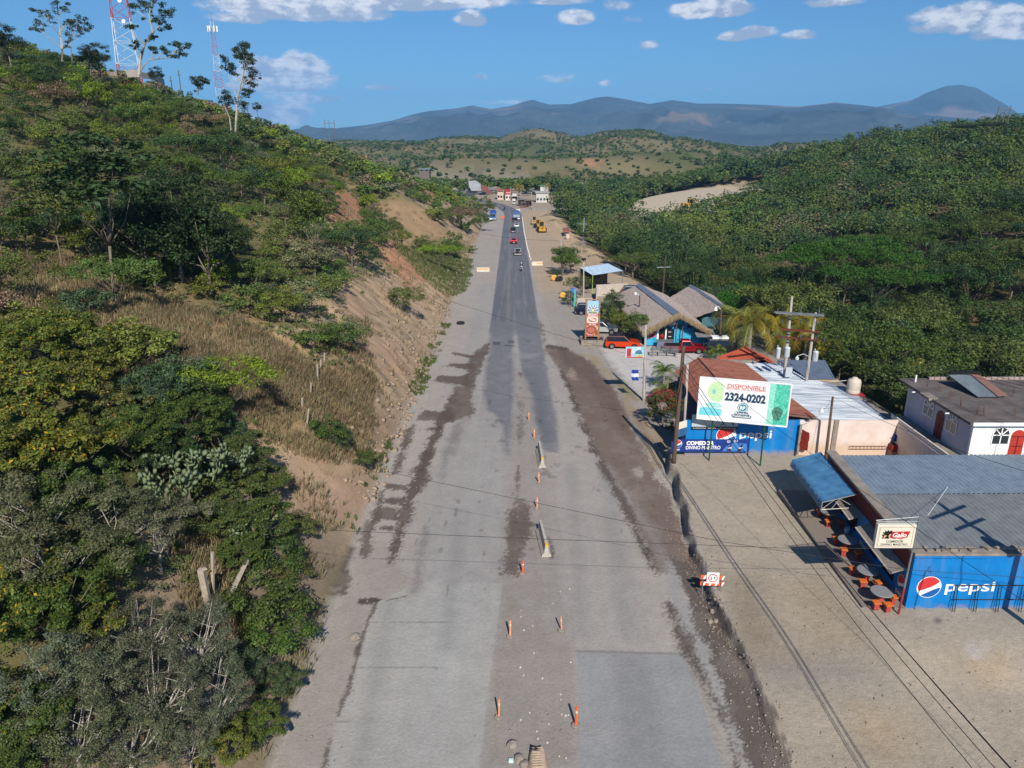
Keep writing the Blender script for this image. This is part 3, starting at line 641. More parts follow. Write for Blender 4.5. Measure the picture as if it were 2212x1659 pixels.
def proto(key, seed, rx=3, rz=2.4, ch=4, nc=40, n=3000, leaf=.3, cr=.9, shape='round', bark=BARK, tr=.16, limbs=9, lw=.55, yellow=0, fork=.4, hollow=.55, twigs=0, clump=.22, lean=0):
    r = np.random.default_rng(seed); rr = random.Random(seed)
    C, k, pos, nm = crown_pts(r, rx, rx*.92, rz, nc, n, cr, ch, shape, hollow)
    sz = leaf*(.65+.7*r.random(n)); V, F = leaf_quads(pos, nm, sz, r, lw)
    me_o = np_mesh('crown', V, F, LEAF, cols={'Tint': tints(r, n, k, nc, yellow=yellow, clump=clump)})
    mb = MB(); fz = ch*fork; bend = Vector((rr.uniform(-.3, .3)+lean, rr.uniform(-.3, .3), 0))
    F0 = Vector((0, 0, fz))+bend*fz*.3
    mb.tube([(0, 0, -.6), (0, 0, 0), bend*fz*.1+Vector((0, 0, fz*.5)), F0], [tr*1.5, tr*1.2, tr, tr*.85], 7)
    idx = list(range(nc)); rr.shuffle(idx)
    for j in idx[:limbs]:
        c = Vector(C[j]); mid = F0.lerp(c, .5)+Vector((rr.uniform(-.3, .3)*rx*.3, rr.uniform(-.3, .3)*rx*.3, -.1*rz))
        m2 = F0.lerp(c, .25)+Vector((rr.uniform(-.2, .2), rr.uniform(-.2, .2), .05)); w0 = tr*rr.uniform(.35, .7)
        mb.tube([F0, m2, mid, c, c+(c-mid)*.08+Vector((rr.uniform(-.2,.2), rr.uniform(-.2,.2), .05))], [w0, w0*.85, w0*.55, w0*.25, w0*.05], 5)
        for q in range(twigs):
            e = Vector(C[rr.choice(idx)]); s0 = mid.lerp(c, rr.random())
            if (e-s0).length < rx*.8: mb.tube([s0, s0.lerp(e, .5)+Vector((0, 0, .1)), e], [w0*.35, w0*.22, w0*.08], 4)
    tr_o = mb.build('trunk', bark, smooth=True)
    PROTO[key] = (me_o.data, tr_o.data); bpy.data.objects.remove(me_o); bpy.data.objects.remove(tr_o)
def plant(key, loc, rz=0, sc=(1, 1, 1), col=(.07, .1, .03), name='tree', label=None, cat='tree', group=None, trunk=True, pn=('trunk', 'crown')):
    if isinstance(sc, (int, float)): sc = (sc, sc, sc)
    e = thing(name, label, cat, loc, rz, group); e.scale = sc
    cm, tm = PROTO[key]
    if trunk: t = bpy.data.objects.new(pn[0], tm); COL.objects.link(t); t.parent = e
    c = bpy.data.objects.new(pn[1], cm); COL.objects.link(c); c.parent = e; c.color = tuple(col)+(1,)
    return e
# near kinds (seen at 20-45 m)
proto('nA', 1, 2.6, 2.0, 2.9, 95, 15000, .14, .46, twigs=3, limbs=14, tr=.11, yellow=.02)
proto('nB', 2, 2.4, 1.8, 2.6, 80, 13000, .15, .44, twigs=3, limbs=12, tr=.1, yellow=.03)
proto('nG', 3, 3.0, 1.7, 3.6, 64, 13000, .11, .55, bark=PALE, twigs=4, limbs=18, tr=.15, hollow=.7, clump=.3)
proto('nG2', 4, 2.8, 1.5, 3.4, 52, 10500, .115, .5, bark=PALE, twigs=3, limbs=11, tr=.1, hollow=.65, clump=.3)
proto('nY', 5, 2.5, 1.9, 2.6, 74, 11000, .18, .44, twigs=2, limbs=12, tr=.1, yellow=.07)
proto('nS', 6, 1.3, .9, .95, 30, 4200, .11, .38, twigs=2, limbs=8, tr=.04)
proto('nS2', 7, 1.5, 1.0, 1.0, 26, 3600, .13, .4, twigs=1, limbs=8, tr=.04, shape='flat')
# mid kinds (45-170 m)
for i in range(4): proto('mA%d' % i, 20+i, 2.6+.2*i, 2.0, 3.2, 40, 4600, .22, .75, limbs=7, tr=.12)
for i in range(3): proto('mD%d' % i, 30+i, 2.7, 2.5, 3.4, 46, 6200, .2, .75, limbs=5, tr=.14, hollow=.5)
for i in range(3): proto('mF%d' % i, 40+i, 4.2, 1.4, 4.6, 52, 5600, .21, .8, shape='flat', bark=BARK, limbs=12, tr=.09, fork=.35)
for i in range(3): proto('mS%d' % i, 50+i, 1.6, 1.2, 1.2, 24, 2200, .16, .5, limbs=4, tr=.05)
for i in range(2): proto('mW%d' % i, 60+i, 1.9, 3.0, 7.2, 26, 2400, .26, .75, bark=BARK, limbs=8, tr=.06, fork=.5, hollow=.4)
proto('mL', 66, 3.0, 2.2, 3.8, 34, 2200, .22, .65, bark=BARK, limbs=12, tr=.07, twigs=2, fork=.3)
# far kinds
for i in range(3): proto('fA%d' % i, 70+i, 3.4, 2.6, 3.6, 24, 620, .75, 1.1, limbs=3, tr=.15)
for i in range(2): proto('fF%d' % i, 80+i, 4.4, 1.5, 4.8, 24, 620, .75, 1.1, shape='flat', limbs=4, tr=.15)
GREEN = {'mid': (.088, .142, .030), 'dark': (.052, .092, .030), 'yel': (.14, .175, .032), 'grey': (.145, .165, .088), 'olive': (.108, .138, .038), 'bright': (.05, .16, .018), 'tan': (.19, .15, .085), 'lime': (.15, .22, .02), 'blue': (.07, .118, .052)}
def jit(c, a=.18):
    k = 1+random.uniform(-a, a); return (c[0]*k*(1+random.uniform(-.1, .1)), c[1]*k, c[2]*k*(1+random.uniform(-.15, .15)))
def inP(px, py, poly):
    return bool(inpoly(np.array([px]), np.array([py]), np.array(poly, float))[0])
BARE = [  # photo zones of the left slope that show soil or dry grass rather than bushes
 [(200,690),(330,650),(480,690),(590,730),(660,790),(790,800),(800,960),(740,1000),(690,1010),(600,950),(500,890),(440,830),(300,770),(215,770)],
 [(0,560),(120,560),(230,600),(240,665),(60,672),(0,670)],
 [(670,385),(760,420),(800,500),(940,560),(1010,600),(1000,700),(890,860),(800,1100),(720,1230),(640,1200),(600,1100),(640,990),(760,960),(770,720),(740,620),(800,600),(860,600),(830,540),(760,480)],
 [(812,430),(880,425),(960,470),(1020,520),(960,530),(880,530),(830,510),(800,470)],
 [(560,1200),(720,1200),(640,1500),(600,1480),(580,1300)],
 [(560,1080),(760,1040),(700,1260),(600,1280)]]
SHADY = [(310,560),(500,560),(500,690),(320,690)]
def bare(px, py): return any(inP(px, py, z) for z in BARE)
# ---- scatter over the left hill
def darts(x0, x1, y0, y1, s_fn, n, r, ok):
    pts = []; cell = {}
    X_ = r.uniform(x0, x1, n); Y_ = y0+(y1-y0)*r.random(n)
    for x, y in zip(X_, Y_):
        s = s_fn(x, y)
        if not ok(x, y): continue
        k = (int(x//6), int(y//6)); bad = False
        for i in (-1, 0, 1):
            for j in (-1, 0, 1):
                for (a, b_, c_) in cell.get((k[0]+i, k[1]+j), ()):
                    if (a-x)**2+(b_-y)**2 < (min(s, c_))**2: bad = True; break
                if bad: break
            if bad: break
        if bad: continue
        cell.setdefault(k, []).append((x, y, s)); pts.append((x, y))
    return pts
r = np.random.default_rng(5)
def infr(x, y, m=60, top=8):
    z = h1(x, y); a, b = proj(x, y, z); a2, b2 = proj(x, y, z+top)
    return (-m < a < 2212+m and b2 < 1659+m and b > -m), a, b
def okL(x, y):
    if x > float(toe(y))-1.5: return False
    if x < -.72*y-14: return False
    u = float(toe(y))-x
    if y < 300 and y > 40 and u < 3.0: return False
    if 146 < y < 200 and u < 9 and random.random() < .35: return False
    f, a, b = infr(x, y)
    return f and (not bare(a, b) or (r.random() < .06 and u < 18))
ptsL = darts(-330, -9, 44, 640, lambda x, y: 2.3 if y < 90 else (3.1 if y < 220 else 4.6), 26000, r, okL)
YARDV = [(1335,445),(1400,428),(1480,408),(1640,398),(1630,415),(1520,440),(1470,462),(1400,478),(1335,474)]
def okR(x, y):
    if x < float(right_edge(y))+2.2 or x > .74*y+12: return False
    if y > 465 and x < .27*y: return False
    if yard_d(x, y) < .86: return False
    if y < 90 and x < 37.5: return False
    if 120 < y < 460 and inP(*proj(x, y, h1(x, y)+4.5), YARDV): return False
    if y < 59 and x < 46: return False
    if y < 112 and x < 34.5: return False
    return True
ptsR = darts(10, 560, 56, 760, lambda x, y: 4.0 if y < 160 else 3.2+2.6*random.random(), 34000, r, okR)
ptsV = darts(-70, 140, 385, 560, lambda x, y: 5.2, 4000, r, lambda x, y: (y > 418 or x > 26 or x < -35) and y < 478+.1*x+12*math.sin(x*.05) and float(right_edge(y)) < 1e3 and yard_d(x, y) > .86)
print('veg', len(ptsL), len(ptsR), len(ptsV))
def occl(x, y, z):                                    # is the spot hidden behind terrain?
    t = np.linspace(.1, .97, 60); return bool(np.any(H(x*t, y*t) > CAMZ+(z-CAMZ)*t+.3))
def far_clump(lst, name, label, n_leaf, leaf, seed):
    """everything past the individually built trees, as one mass: (x,y,z,radius,height,colour)"""
    r = np.random.default_rng(seed); Vs = []; Ts = []
    for (x, y, z, rad, hgt, col, nl, lf) in lst:
        nc = max(5, nl//22); d = r.normal(size=(nc, 3)); d[:, 2] = np.abs(d[:, 2])-.2; d /= np.linalg.norm(d, axis=1)[:, None]
        C = d*(.5+.5*r.random(nc))[:, None]*np.array([rad, rad, hgt*.42]); C[:, 2] += hgt*.55
        k = r.integers(0, nc, nl); off = r.normal(size=(nl, 3)); off /= np.linalg.norm(off, axis=1)[:, None]; off *= (r.random(nl)**.5)[:, None]
        pos = C[k]+off*rad*.36*np.array([1, 1, .7]); nm = off*.45+np.array([0, -.25, .9])+r.normal(size=(nl, 3))*.4; nm /= np.linalg.norm(nm, axis=1)[:, None]
        V, _ = leaf_quads(pos, nm, lf*(.6+.8*r.random(nl)), r, .7)
        Vs.append(V+np.array([x, y, z])); Ts.append(tints(r, nl, k, nc, .25, 0, .16)*np.array(col)[None])
    V = np.concatenate(Vs); T = np.concatenate(Ts)
    o = np_mesh(name, V, np.arange(len(V)).reshape(-1, 4), LEAF, cols={'Tint': T}); o.color = (1, 1, 1, 1)
    tag(o, label, kind='stuff'); return o
def pick_left(a, b):
    q = random.random()
    v = float(fbm(np.array([a/120.]), np.array([b/90.]), 1, 2)[0])
    if v > .12: return 'yel' if q < .45 else 'mid'
    if v < -.14: return 'dark' if q < .5 else 'olive'
    return ('mid', 'olive', 'grey', 'dark', 'mid', 'lime', 'blue', 'yel', 'tan')[min(8, int(q*9.2))]
WORD = {'mid': 'mid green', 'dark': 'dark green', 'yel': 'yellow green', 'grey': 'grey green', 'olive': 'olive green', 'bright': 'bright green', 'tan': 'dry brown', 'lime': 'lime green', 'blue': 'bluish green'}
cand = []
for (x, y) in ptsL:
    z = h1(x, y); a, b = proj(x, y, z+1)
    if a < -40 or a > 2260: continue
    kind = 'tree' if random.random() < (.34 if y < 110 else .5) else 'shrub'
    if inP(a, b, [(540,690),(780,640),(780,820),(640,800)]): kind = 'shrub'
    big = 1 if kind == 'tree' else .55
    cand.append((big/y, x, y, z, a, b, kind, pick_left(a, b), 'L'))
for (x, y) in ptsR:
    z = h1(x, y); a, b = proj(x, y, z+4)
    if a < -40 or a > 2290: continue
    if occl(x, y, z+9): continue
    q = random.random(); v = float(fbm(np.array([x/60.]), np.array([y/60.]), 1, 2)[0])
    c_ = ('mid', 'dark', 'olive', 'mid', 'dark', 'olive', 'blue')[int(q*7)] if v < .15 else ('olive', 'yel', 'mid', 'olive')[int(q*4)]
    if random.random() < .03: c_ = 'tan'
    cand.append((1.3/y, x, y, z, a, b, 'tree', c_, 'R'))
cand.sort(reverse=True)
nt = {'L': 0, 'R': 0}; ns = 0; stuffL = []; stuffR = []
for (q, x, y, z, a, b, kind, c_, side) in cand:
    rz = random.uniform(0, 6.28); col = jit(GREEN[c_])
    if side == 'R': col = (col[0]*.86, col[1]*.93, col[2]*.85)
    else: col = tuple(v*1.14 for v in col)
    if kind == 'shrub' and ns < 285:
        ns += 1; s = random.uniform(.8, 1.35)
        if y < 60: plant(random.choice(['nS', 'nS2']), (x, y, z), rz, s*1.15, col, 'shrub', '%s leafy shrub on the slope left of the road' % WORD[c_], 'shrub', '%s shrubs on the left slope' % WORD[c_], pn=('stem', 'foliage'))
        else: plant('mS%d' % random.randrange(3), (x, y, z), rz, s, col, 'shrub', '%s leafy shrub on the slope left of the road' % WORD[c_], 'shrub', '%s shrubs on the left slope' % WORD[c_], pn=('stem', 'foliage'))
    elif kind == 'tree' and nt[side] < (130 if side == 'L' else 150):
        nt[side] += 1; s = random.uniform(.75, 1.15)
        if side == 'L':
            key = random.choice(['mA0', 'mA1', 'mA2', 'mA3', 'mD0', 'mD1', 'mF0', 'mL']); s *= .82 if y < 110 else .95
            plant(key, (x, y, z), rz, (s, s, s*random.uniform(.85, 1.1)), col, 'tree', '%s tree among the bushes of the left hill' % WORD[c_], 'tree', '%s trees on the left hill' % WORD[c_])
        else:
            key = random.choice(['mA0', 'mA1', 'mA2', 'mD0', 'mD1', 'mD2', 'mF0', 'mF1', 'mF2']); s *= 1.3 if y > 100 else 1.55
            plant(key, (x, y, z), rz, (s, s, s*random.uniform(.85, 1.15)), col, 'tree', '%s tree in the forest right of the road' % WORD[c_], 'tree', '%s trees of the right forest' % WORD[c_])
    elif side == 'L':
        if occl(x, y, z+5): continue
        big = kind == 'tree'; rad = random.uniform(2.0, 3.2) if big else random.uniform(1.2, 2); nl = int(np.clip(42000/y, 90, 420)*(1 if big else .6)); stuffL.append((x, y, z-.2, rad, rad*1.5, col, nl, np.clip(y*.003, .28, .9)))
    else:
        rad = random.choice([2.2, 3.0, 3.8, 4.8, 6.0])*random.uniform(.85, 1.15); nl = int(np.clip(80000/y, 130, 520)); stuffR.append((x, y, z, rad*1.08, rad*1.75, col, nl, np.clip(y*.003, .4, 1.1)))
for (x, y) in ptsV:
    z = h1(x, y); rad = random.uniform(3.5, 5.5); stuffR.append((x, y, z, rad, rad*1.7, jit(GREEN[random.choice(['mid', 'dark', 'mid', 'olive'])]), 110, 1.6))
print('individual', nt, ns, 'stuff', len(stuffL), len(stuffR))
far_clump(stuffL, 'hillside_scrub', 'scrub and small trees covering the upper left hill', 200, .7, 91)
far_clump(stuffR, 'far_forest', 'forest covering the hills and valley right of the road', 200, .9, 92)
# trees dotted over the open hills beyond the village
ht = []; r = np.random.default_rng(17)
N_ = 80000; Xc = r.uniform(-700, 900, N_); Yc = r.uniform(520, 1700, N_); dn = fbm(Xc, Yc, 95, 4)+.35*fbm(Xc+70, Yc, 30, 3)
keep = ((dn > .02) & (r.random(N_) < .75)) | ((Yc > 760) & (dn > -.10) & (r.random(N_) < .5)) | (r.random(N_) < .035) | ((Xc > .30*Yc) & (r.random(N_) < .42)) | ((Yc < 760) & (r.random(N_) < .16)) | ((Yc < 520) & (Yc-.2*Xc < 500) & (r.random(N_) < .3))
keep &= np.abs(Xc) < .75*Yc+40
Xc = Xc[keep]; Yc = Yc[keep]; Zc = H(Xc, Yc); ax, ay = proj(Xc, Yc, Zc)
k_ = (ax > 600) & (ax < 2240); Xc = Xc[k_]; Yc = Yc[k_]; Zc = Zc[k_]
for x, y, z in zip(Xc[:20000], Yc[:20000], Zc[:20000]):
    rad = random.uniform(1.3, 3.6)*(1 if y > 740 or random.random() < .25 else .62); ht.append((x, y, z-.4, rad, rad*1.4, jit(GREEN[random.choice(['mid', 'dark', 'olive', 'mid'])], .25), 26, 1.9))
print('hill trees', len(ht))
far_clump(ht, 'hill_woodland', 'trees and bushes dotted over the open hills beyond the village', 30, 2.4, 93)
# ---- dry grass, weeds and low undergrowth
def tufts(name, label, pts, hgt, col, blades, seed, width=.03, spread=.3, col2=None):
    r = np.random.default_rng(seed); pts = np.asarray(pts); n = len(pts)
    base = np.repeat(pts, blades, 0); m = len(base); an = r.random(m)*6.28; rad = spread*r.random(m)**.5
    p = base+np.stack([np.cos(an)*rad, np.sin(an)*rad, np.zeros(m)-.05], 1)
    h = hgt*(.5+.8*r.random(m)); out = np.stack([np.cos(an), np.sin(an), np.zeros(m)], 1)*(.15+.5*r.random(m))[:, None]
    tip = p+np.stack([out[:, 0]*h, out[:, 1]*h, h*(.75+.25*r.random(m))], 1); mid = (p+tip)/2+np.array([0, 0, 1])*h[:, None]*.12
    sd_ = np.stack([-np.sin(an+r.normal(size=m)), np.cos(an), np.zeros(m)], 1)*width*(.6+.8*r.random(m))[:, None]
    V = np.stack([p-sd_, p+sd_, mid+sd_, mid-sd_, tip+sd_*.15, tip-sd_*.15], 1).reshape(-1, 3); i = np.arange(m)*6
    F = np.concatenate([np.stack([i, i+1, i+2, i+3], 1), np.stack([i+3, i+2, i+4, i+5], 1)])
    t = (.75+.5*r.random(m))[:, None]*np.array(col)[None]
    if col2 is not None: kk = (r.random(n) < .3).repeat(blades)[:, None]; t = np.where(kk, (.75+.5*r.random(m))[:, None]*np.array(col2)[None], t)
    t = t*(1+1.1*fbm(p[:, 0], p[:, 1], 3.5, 3))[:, None]; o = np_mesh(name, V, F, LEAF, cols={'Tint': np.repeat(t, 6, 0)}); o.color = (1, 1, 1, 1); tag(o, label, kind='stuff')
def zone_pts(polyP, step, r, jitter=.6, mask=None):
    w = wpoly(polyP); mn = w.min(0); mx = w.max(0); X_, Y_ = np.meshgrid(np.arange(mn[0], mx[0], step), np.arange(mn[1], mx[1], step)); X_ = X_.ravel()+r.uniform(-jitter, jitter, X_.size)*step; Y_ = Y_.ravel()+r.uniform(-jitter, jitter, Y_.size)*step
    k = inpoly(X_, Y_, w) if step > .8 else (sdpoly(X_, Y_, w)+fbm(X_, Y_, 2.5, 3)*2.6) > -.1
    if mask is not None: k &= mask(X_, Y_)
    X_ = X_[k]; Y_ = Y_[k]; return np.stack([X_, Y_, H(X_, Y_)], 1)
r = np.random.default_rng(31)
zp = np.concatenate([zone_pts([(190,690),(330,640),(480,680),(600,730),(690,800),(790,800),(810,960),(740,1010),(600,960),(480,900),(300,850),(200,800)], .25, r, mask=lambda x, y: fbm(x, y, 3, 3) > -.24),
                     zone_pts([(0,540),(200,560),(330,640),(250,700),(0,690)], .38, r), zone_pts([(370,1150),(500,1120),(530,1330),(430,1380)], .22, r), zone_pts([(700,700),(790,690),(810,800),(760,980),(700,1010),(650,960)], .3, r, mask=lambda x, y: fbm(x, y, 2, 3) > -.02), zone_pts([(640,1010),(780,800),(860,820),(760,1130),(640,1180)], .75, r, mask=lambda x, y: fbm(x, y, 2, 3) > -.02), zone_pts([(590,1050),(700,1000),(770,1040),(760,1130),(690,1300),(610,1290)], .42, r, mask=lambda x, y: fbm(x, y, 1.6, 3) > .0), zone_pts([(700,400),(960,560),(1000,640),(880,860),(820,700),(760,560)], 1.2, r, mask=lambda x, y: fbm(x, y, 4, 3) > .02)])
print('grass', len(zp))
tufts('dry_grass', 'tall dry brown grass on the bank left of the road', zp, .62, (.27, .20, .115), 9, 1, .022, .22, (.20, .19, .09))
lo = []
for (poly, st) in (([(880,850),(905,850),(950,740),(975,700),(955,700),(925,760)], .22), ([(765,1070),(790,1080),(835,1000),(850,960),(830,960)], .22), ([(740,1160),(760,1170),(775,1120),(760,1110)], .3),
                   ([(860,540),(900,540),(1010,585),(1020,620),(960,600),(880,575)], .5), ([(620,1400),(670,1400),(700,1290),(680,1250),(640,1300)], .3), ([(600,1480),(650,1480),(672,1380),(620,1400)], .35),
                   ([(585,1659),(640,1500),(600,1480),(560,1659)], .35)):
    lo.append(zone_pts(poly, st, r, jitter=1.2, mask=lambda x, y: fbm(x, y, 2.2, 3) > -.02))
tufts('roadside_weeds', 'green weeds at the foot of the left cut beside the road', np.concatenate(lo[:4]), .3, (.09, .13, .035), 9, 2, .03, .2, (.14, .14, .05))
tufts('gully_grass', 'green grass and weeds in the gully between the two red cuts', zone_pts([(850,530),(900,520),(1020,560),(1010,625),(960,640),(900,590)], .55, r), .5, (.10, .135, .035), 8, 4, .035, .35, (.15, .15, .06))
tufts('verge_grass', 'half dry grass clumps beside the concrete slab edge', np.concatenate(lo[4:]), .5, (.16, .15, .07), 16, 3, .018, .3, (.12, .13, .05))
# low undergrowth that fills the gaps on the hill
und = []
X_ = r.uniform(-150, -10, 50000); Y_ = 12+190*r.random(50000)**.85
for x, y in zip(X_, Y_):
    if len(und) > 7500: break
    if x > float(toe(y))-2.6 or x < -.71*y-3: continue
    z = h1(x, y); a, b = proj(x, y, z)
    if a < -20 or b > 1720 or (bare(a, b) and random.random() < .96): continue
    nn = random.random(); und.append((x, y, z-.15, random.uniform(.5, 1.1), random.uniform(.5, 1.1), jit(GREEN[random.choice(['mid', 'olive', 'grey', 'tan', 'yel', 'mid', 'blue'])], .3), 46 if y > 50 else 120, .17 if y > 50 else .1))
far_clump(und, 'undergrowth', 'low weeds and creepers filling the ground between bushes on the left hill', 40, .2, 94)
# ---- foreground thicket at the lower left: (photo px of crown centre, kind, size, colour, height of centre)
FG = [(735,940,'nB',.42,'blue'),(705,925,'nS',1.0,'mid'),(780,985,'nS2',.7,'mid'),(640,1130,'nS2',.8,'olive'),(625,1230,'nS',.8,'olive'),(600,1290,'nB',.4,'mid'),(60,740,'nY',.95,'yel'),(150,715,'nY',.9,'yel'),(60,840,'nY',1.0,'yel'),(170,800,'nY',.85,'yel'),(240,870,'nY',.75,'olive'),(20,960,'nY',1.0,'yel'),(120,960,'nY',.9,'yel'),
      (330,850,'nB',.85,'blue'),(410,900,'nA',.85,'mid'),(280,940,'nB',.8,'mid'),(350,960,'nA',.7,'dark'),(440,860,'nS',1.4,'mid'),(480,930,'nS',1.2,'blue'),
      (520,980,'nA',.72,'olive'),(570,1040,'nB',.62,'olive'),(470,1040,'nS2',1.3,'olive'),(60,1090,'nG2',.85,'grey'),(160,1060,'nB',.8,'mid'),(240,1110,'nG2',.8,'grey'),(330,1130,'nG2',.75,'grey'),
      (100,1200,'nG2',.85,'grey'),(210,1210,'nB',.7,'mid'),(20,1290,'nY',.8,'yel'),(90,1310,'nA',.7,'mid'),(180,1330,'nY',.6,'yel'),(470,1110,'nA',.6,'olive'),(560,1120,'nA',.7,'mid'),(590,1190,'nS',1.2,'mid'),
      (520,1190,'nB',.5,'mid'),(560,1300,'nS',1.5,'mid'),(590,1370,'nS',1.2,'mid'),(600,1470,'nB',.4,'blue'),(560,1560,'nB',.42,'mid'),
      (420,1370,'nG',.62,'grey'),(300,1350,'nG',.55,'grey'),(330,1480,'nG',.62,'grey'),(450,1480,'nG',.6,'grey'),(200,1450,'nG2',.6,'grey'),(90,1440,'nG2',.62,'grey'),(520,1430,'nB',.42,'blue'),
      (150,1560,'nG',.58,'grey'),(270,1590,'nG',.5,'grey'),(400,1590,'nG2',.5,'grey'),(40,1550,'nY',.55,'mid'),(490,1610,'nB',.42,'yel'),(30,1640,'nA',.5,'mid')]
PL = {'nY': 'yellowing broad-leaved tree', 'nB': 'dense small-leaved tree', 'nA': 'dense rounded tree', 'nG': 'greyish tree with pale bare branches', 'nG2': 'sparse grey-leaved tree with pale twigs', 'nS': 'low leafy bush', 'nS2': 'flat spreading bush'}
def where(px, py):
    a = 'upper' if py < 900 else ('middle' if py < 1250 else 'bottom'); b = 'at the left edge' if px < 130 else ('further in' if px < 330 else ('in the centre' if px < 480 else 'next to the road side'))
    return a, b
seen = {}
for (bx_, by_, s_) in ((335, 620, 1.25), (395, 610, 1.45), (455, 640, 1.3), (370, 560, 1.35), (430, 565, 1.3), (300, 570, 1.1), (480, 600, 1.0)):
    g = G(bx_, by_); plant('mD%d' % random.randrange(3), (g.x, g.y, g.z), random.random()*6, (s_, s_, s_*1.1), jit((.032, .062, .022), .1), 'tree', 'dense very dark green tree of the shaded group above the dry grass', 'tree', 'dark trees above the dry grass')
for (px, py, key, s, c_) in FG:
    hc = {'nA': 2.9, 'nB': 2.6, 'nG': 3.6, 'nG2': 3.4, 'nY': 2.6, 'nS': .95, 'nS2': 1.0}[key]*s
    g = G(px, py, dz=hc)
    if g is None: continue
    z = h1(g.x, g.y); a_, b_ = where(px, py); lb = '%s %s of the %s thicket %s' % (WORD[c_], PL[key], a_, b_)
    seen[lb] = seen.get(lb, 0)+1
    sh = key in ('nS', 'nS2')
    plant(key, (g.x, g.y, z-.1), random.uniform(0, 6.28), (s, s, s), jit(tuple(v*.82 for v in GREEN[c_]), .1), 'shrub' if sh else 'tree', lb, 'shrub' if sh else 'tree', 'plants of the foreground thicket', pn=('stem', 'foliage') if sh else ('trunk', 'crown'))
# ================================================================== buildings of the roadside settlement
def corr(mb, A, B, C_, D, pitch=.3, amp=.03, rows=1):
    """corrugated sheet A-B-C-D; ribs run from A to D"""
    A, B, C_, D = map(Vector, (A, B, C_, D)); n = max(4, int((B-A).length/pitch*4)); nr = (B-A).cross(D-A).normalized()
    if nr.z < 0: nr = -nr
    grid = []
    for i in range(n+1):
        s = i/n; o = nr*(amp*math.sin(i*math.pi/2))
        grid.append([mb.pt(A.lerp(B, s).lerp(D.lerp(C_, s), q/rows)+o) for q in range(rows+1)])
    for i in range(n):
        for q in range(rows): mb.face((grid[i][q], grid[i+1][q], grid[i+1][q+1], grid[i][q+1]))
def tin(name, col, rust=.0, rough=.55, met=.0, vec=(1, 1, 1), col2=None, nscale=1.4):
    return mat(name, col, rough, met, noise=.3, nscale=nscale, col2=col2, vec=vec, spec=.4, bump=.05)
T_BLUE = tin('tin_blue_grey', S(132, 148, 164)); T_GREY = tin('tin_grey', S(134, 138, 140)); T_WHITE = tin('tin_pale', S(200, 206, 210), nscale=2.2, col2=S(116, 130, 146), vec=(.12, 1.6, 1))  # T_WHITE: dark streaks paint in the shading between roof ribs
T_RED = tin('tin_rusty_red', S(112, 62, 48), met=.0, rough=.75, vec=(.3, 3, 1), col2=S(150, 100, 84), nscale=1.6); T_BROWN = tin('tin_brown', S(128, 98, 84), met=0, rough=.8, col2=S(98, 66, 54), vec=(.3, 3, 1))
T_SHED = tin('tin_bright', S(170, 192, 212)); TILE = mat('clay_tile', S(176, 84, 58), .85, noise=.3, nscale=3, bump=.2)
CONC_M = mat('weathered_concrete', S(150, 140, 130), .9, noise=.35, nscale=1.6, bump=.4); CONC_D = mat('dark_concrete_roof', S(112, 104, 100), .92, noise=.35, nscale=.7, bump=.3, col2=S(80, 74, 72))
BLOCK = mat('grey_block', S(168, 150, 142), .9, noise=.25, nscale=3, bump=.3); WHITE = mat('white_paint', S(240, 239, 235), .7, noise=.14, nscale=1.2); WHITE_G = mat('whitewash', S(205, 205, 212), .8, noise=.15, nscale=1)
BLUEP = mat('blue_wall_paint', S(0, 124, 196), .6, noise=.16, nscale=1.1, col2=S(6, 108, 178), bump=.15); PINK = mat('pink_wash', S(220, 206, 200), .85, noise=.22, nscale=.9, col2=S(204, 186, 172), bump=.3)
DRED = mat('dark_red_paint', S(98, 32, 32), .7, noise=.2); REDP = mat('red_door_paint', S(176, 58, 44), .6, noise=.2, nscale=2); GLASS = mat('dark_glass', (.012, .014, .018), .12, spec=.6)
BLK = mat('black', (.012, .012, .013), .6); WHT = mat('flat_white', S(235, 235, 232), .6); STEEL = mat('grey_steel', S(140, 146, 148), .45, .6); RUSTM = mat('rusty_steel', S(112, 62, 44), .8, .2, noise=.3)
WOODP = mat('old_pole_wood', S(96, 78, 66), .9, noise=.35, vec=(6, 6, .6), bump=.4); CPOLE = mat('concrete_pole', S(168, 162, 154), .85, noise=.2, nscale=2); WOODL = mat('light_wood', S(166, 130, 102), .85, noise=.3, vec=(6, 6, .6))
RED = S(170, 116, 84)
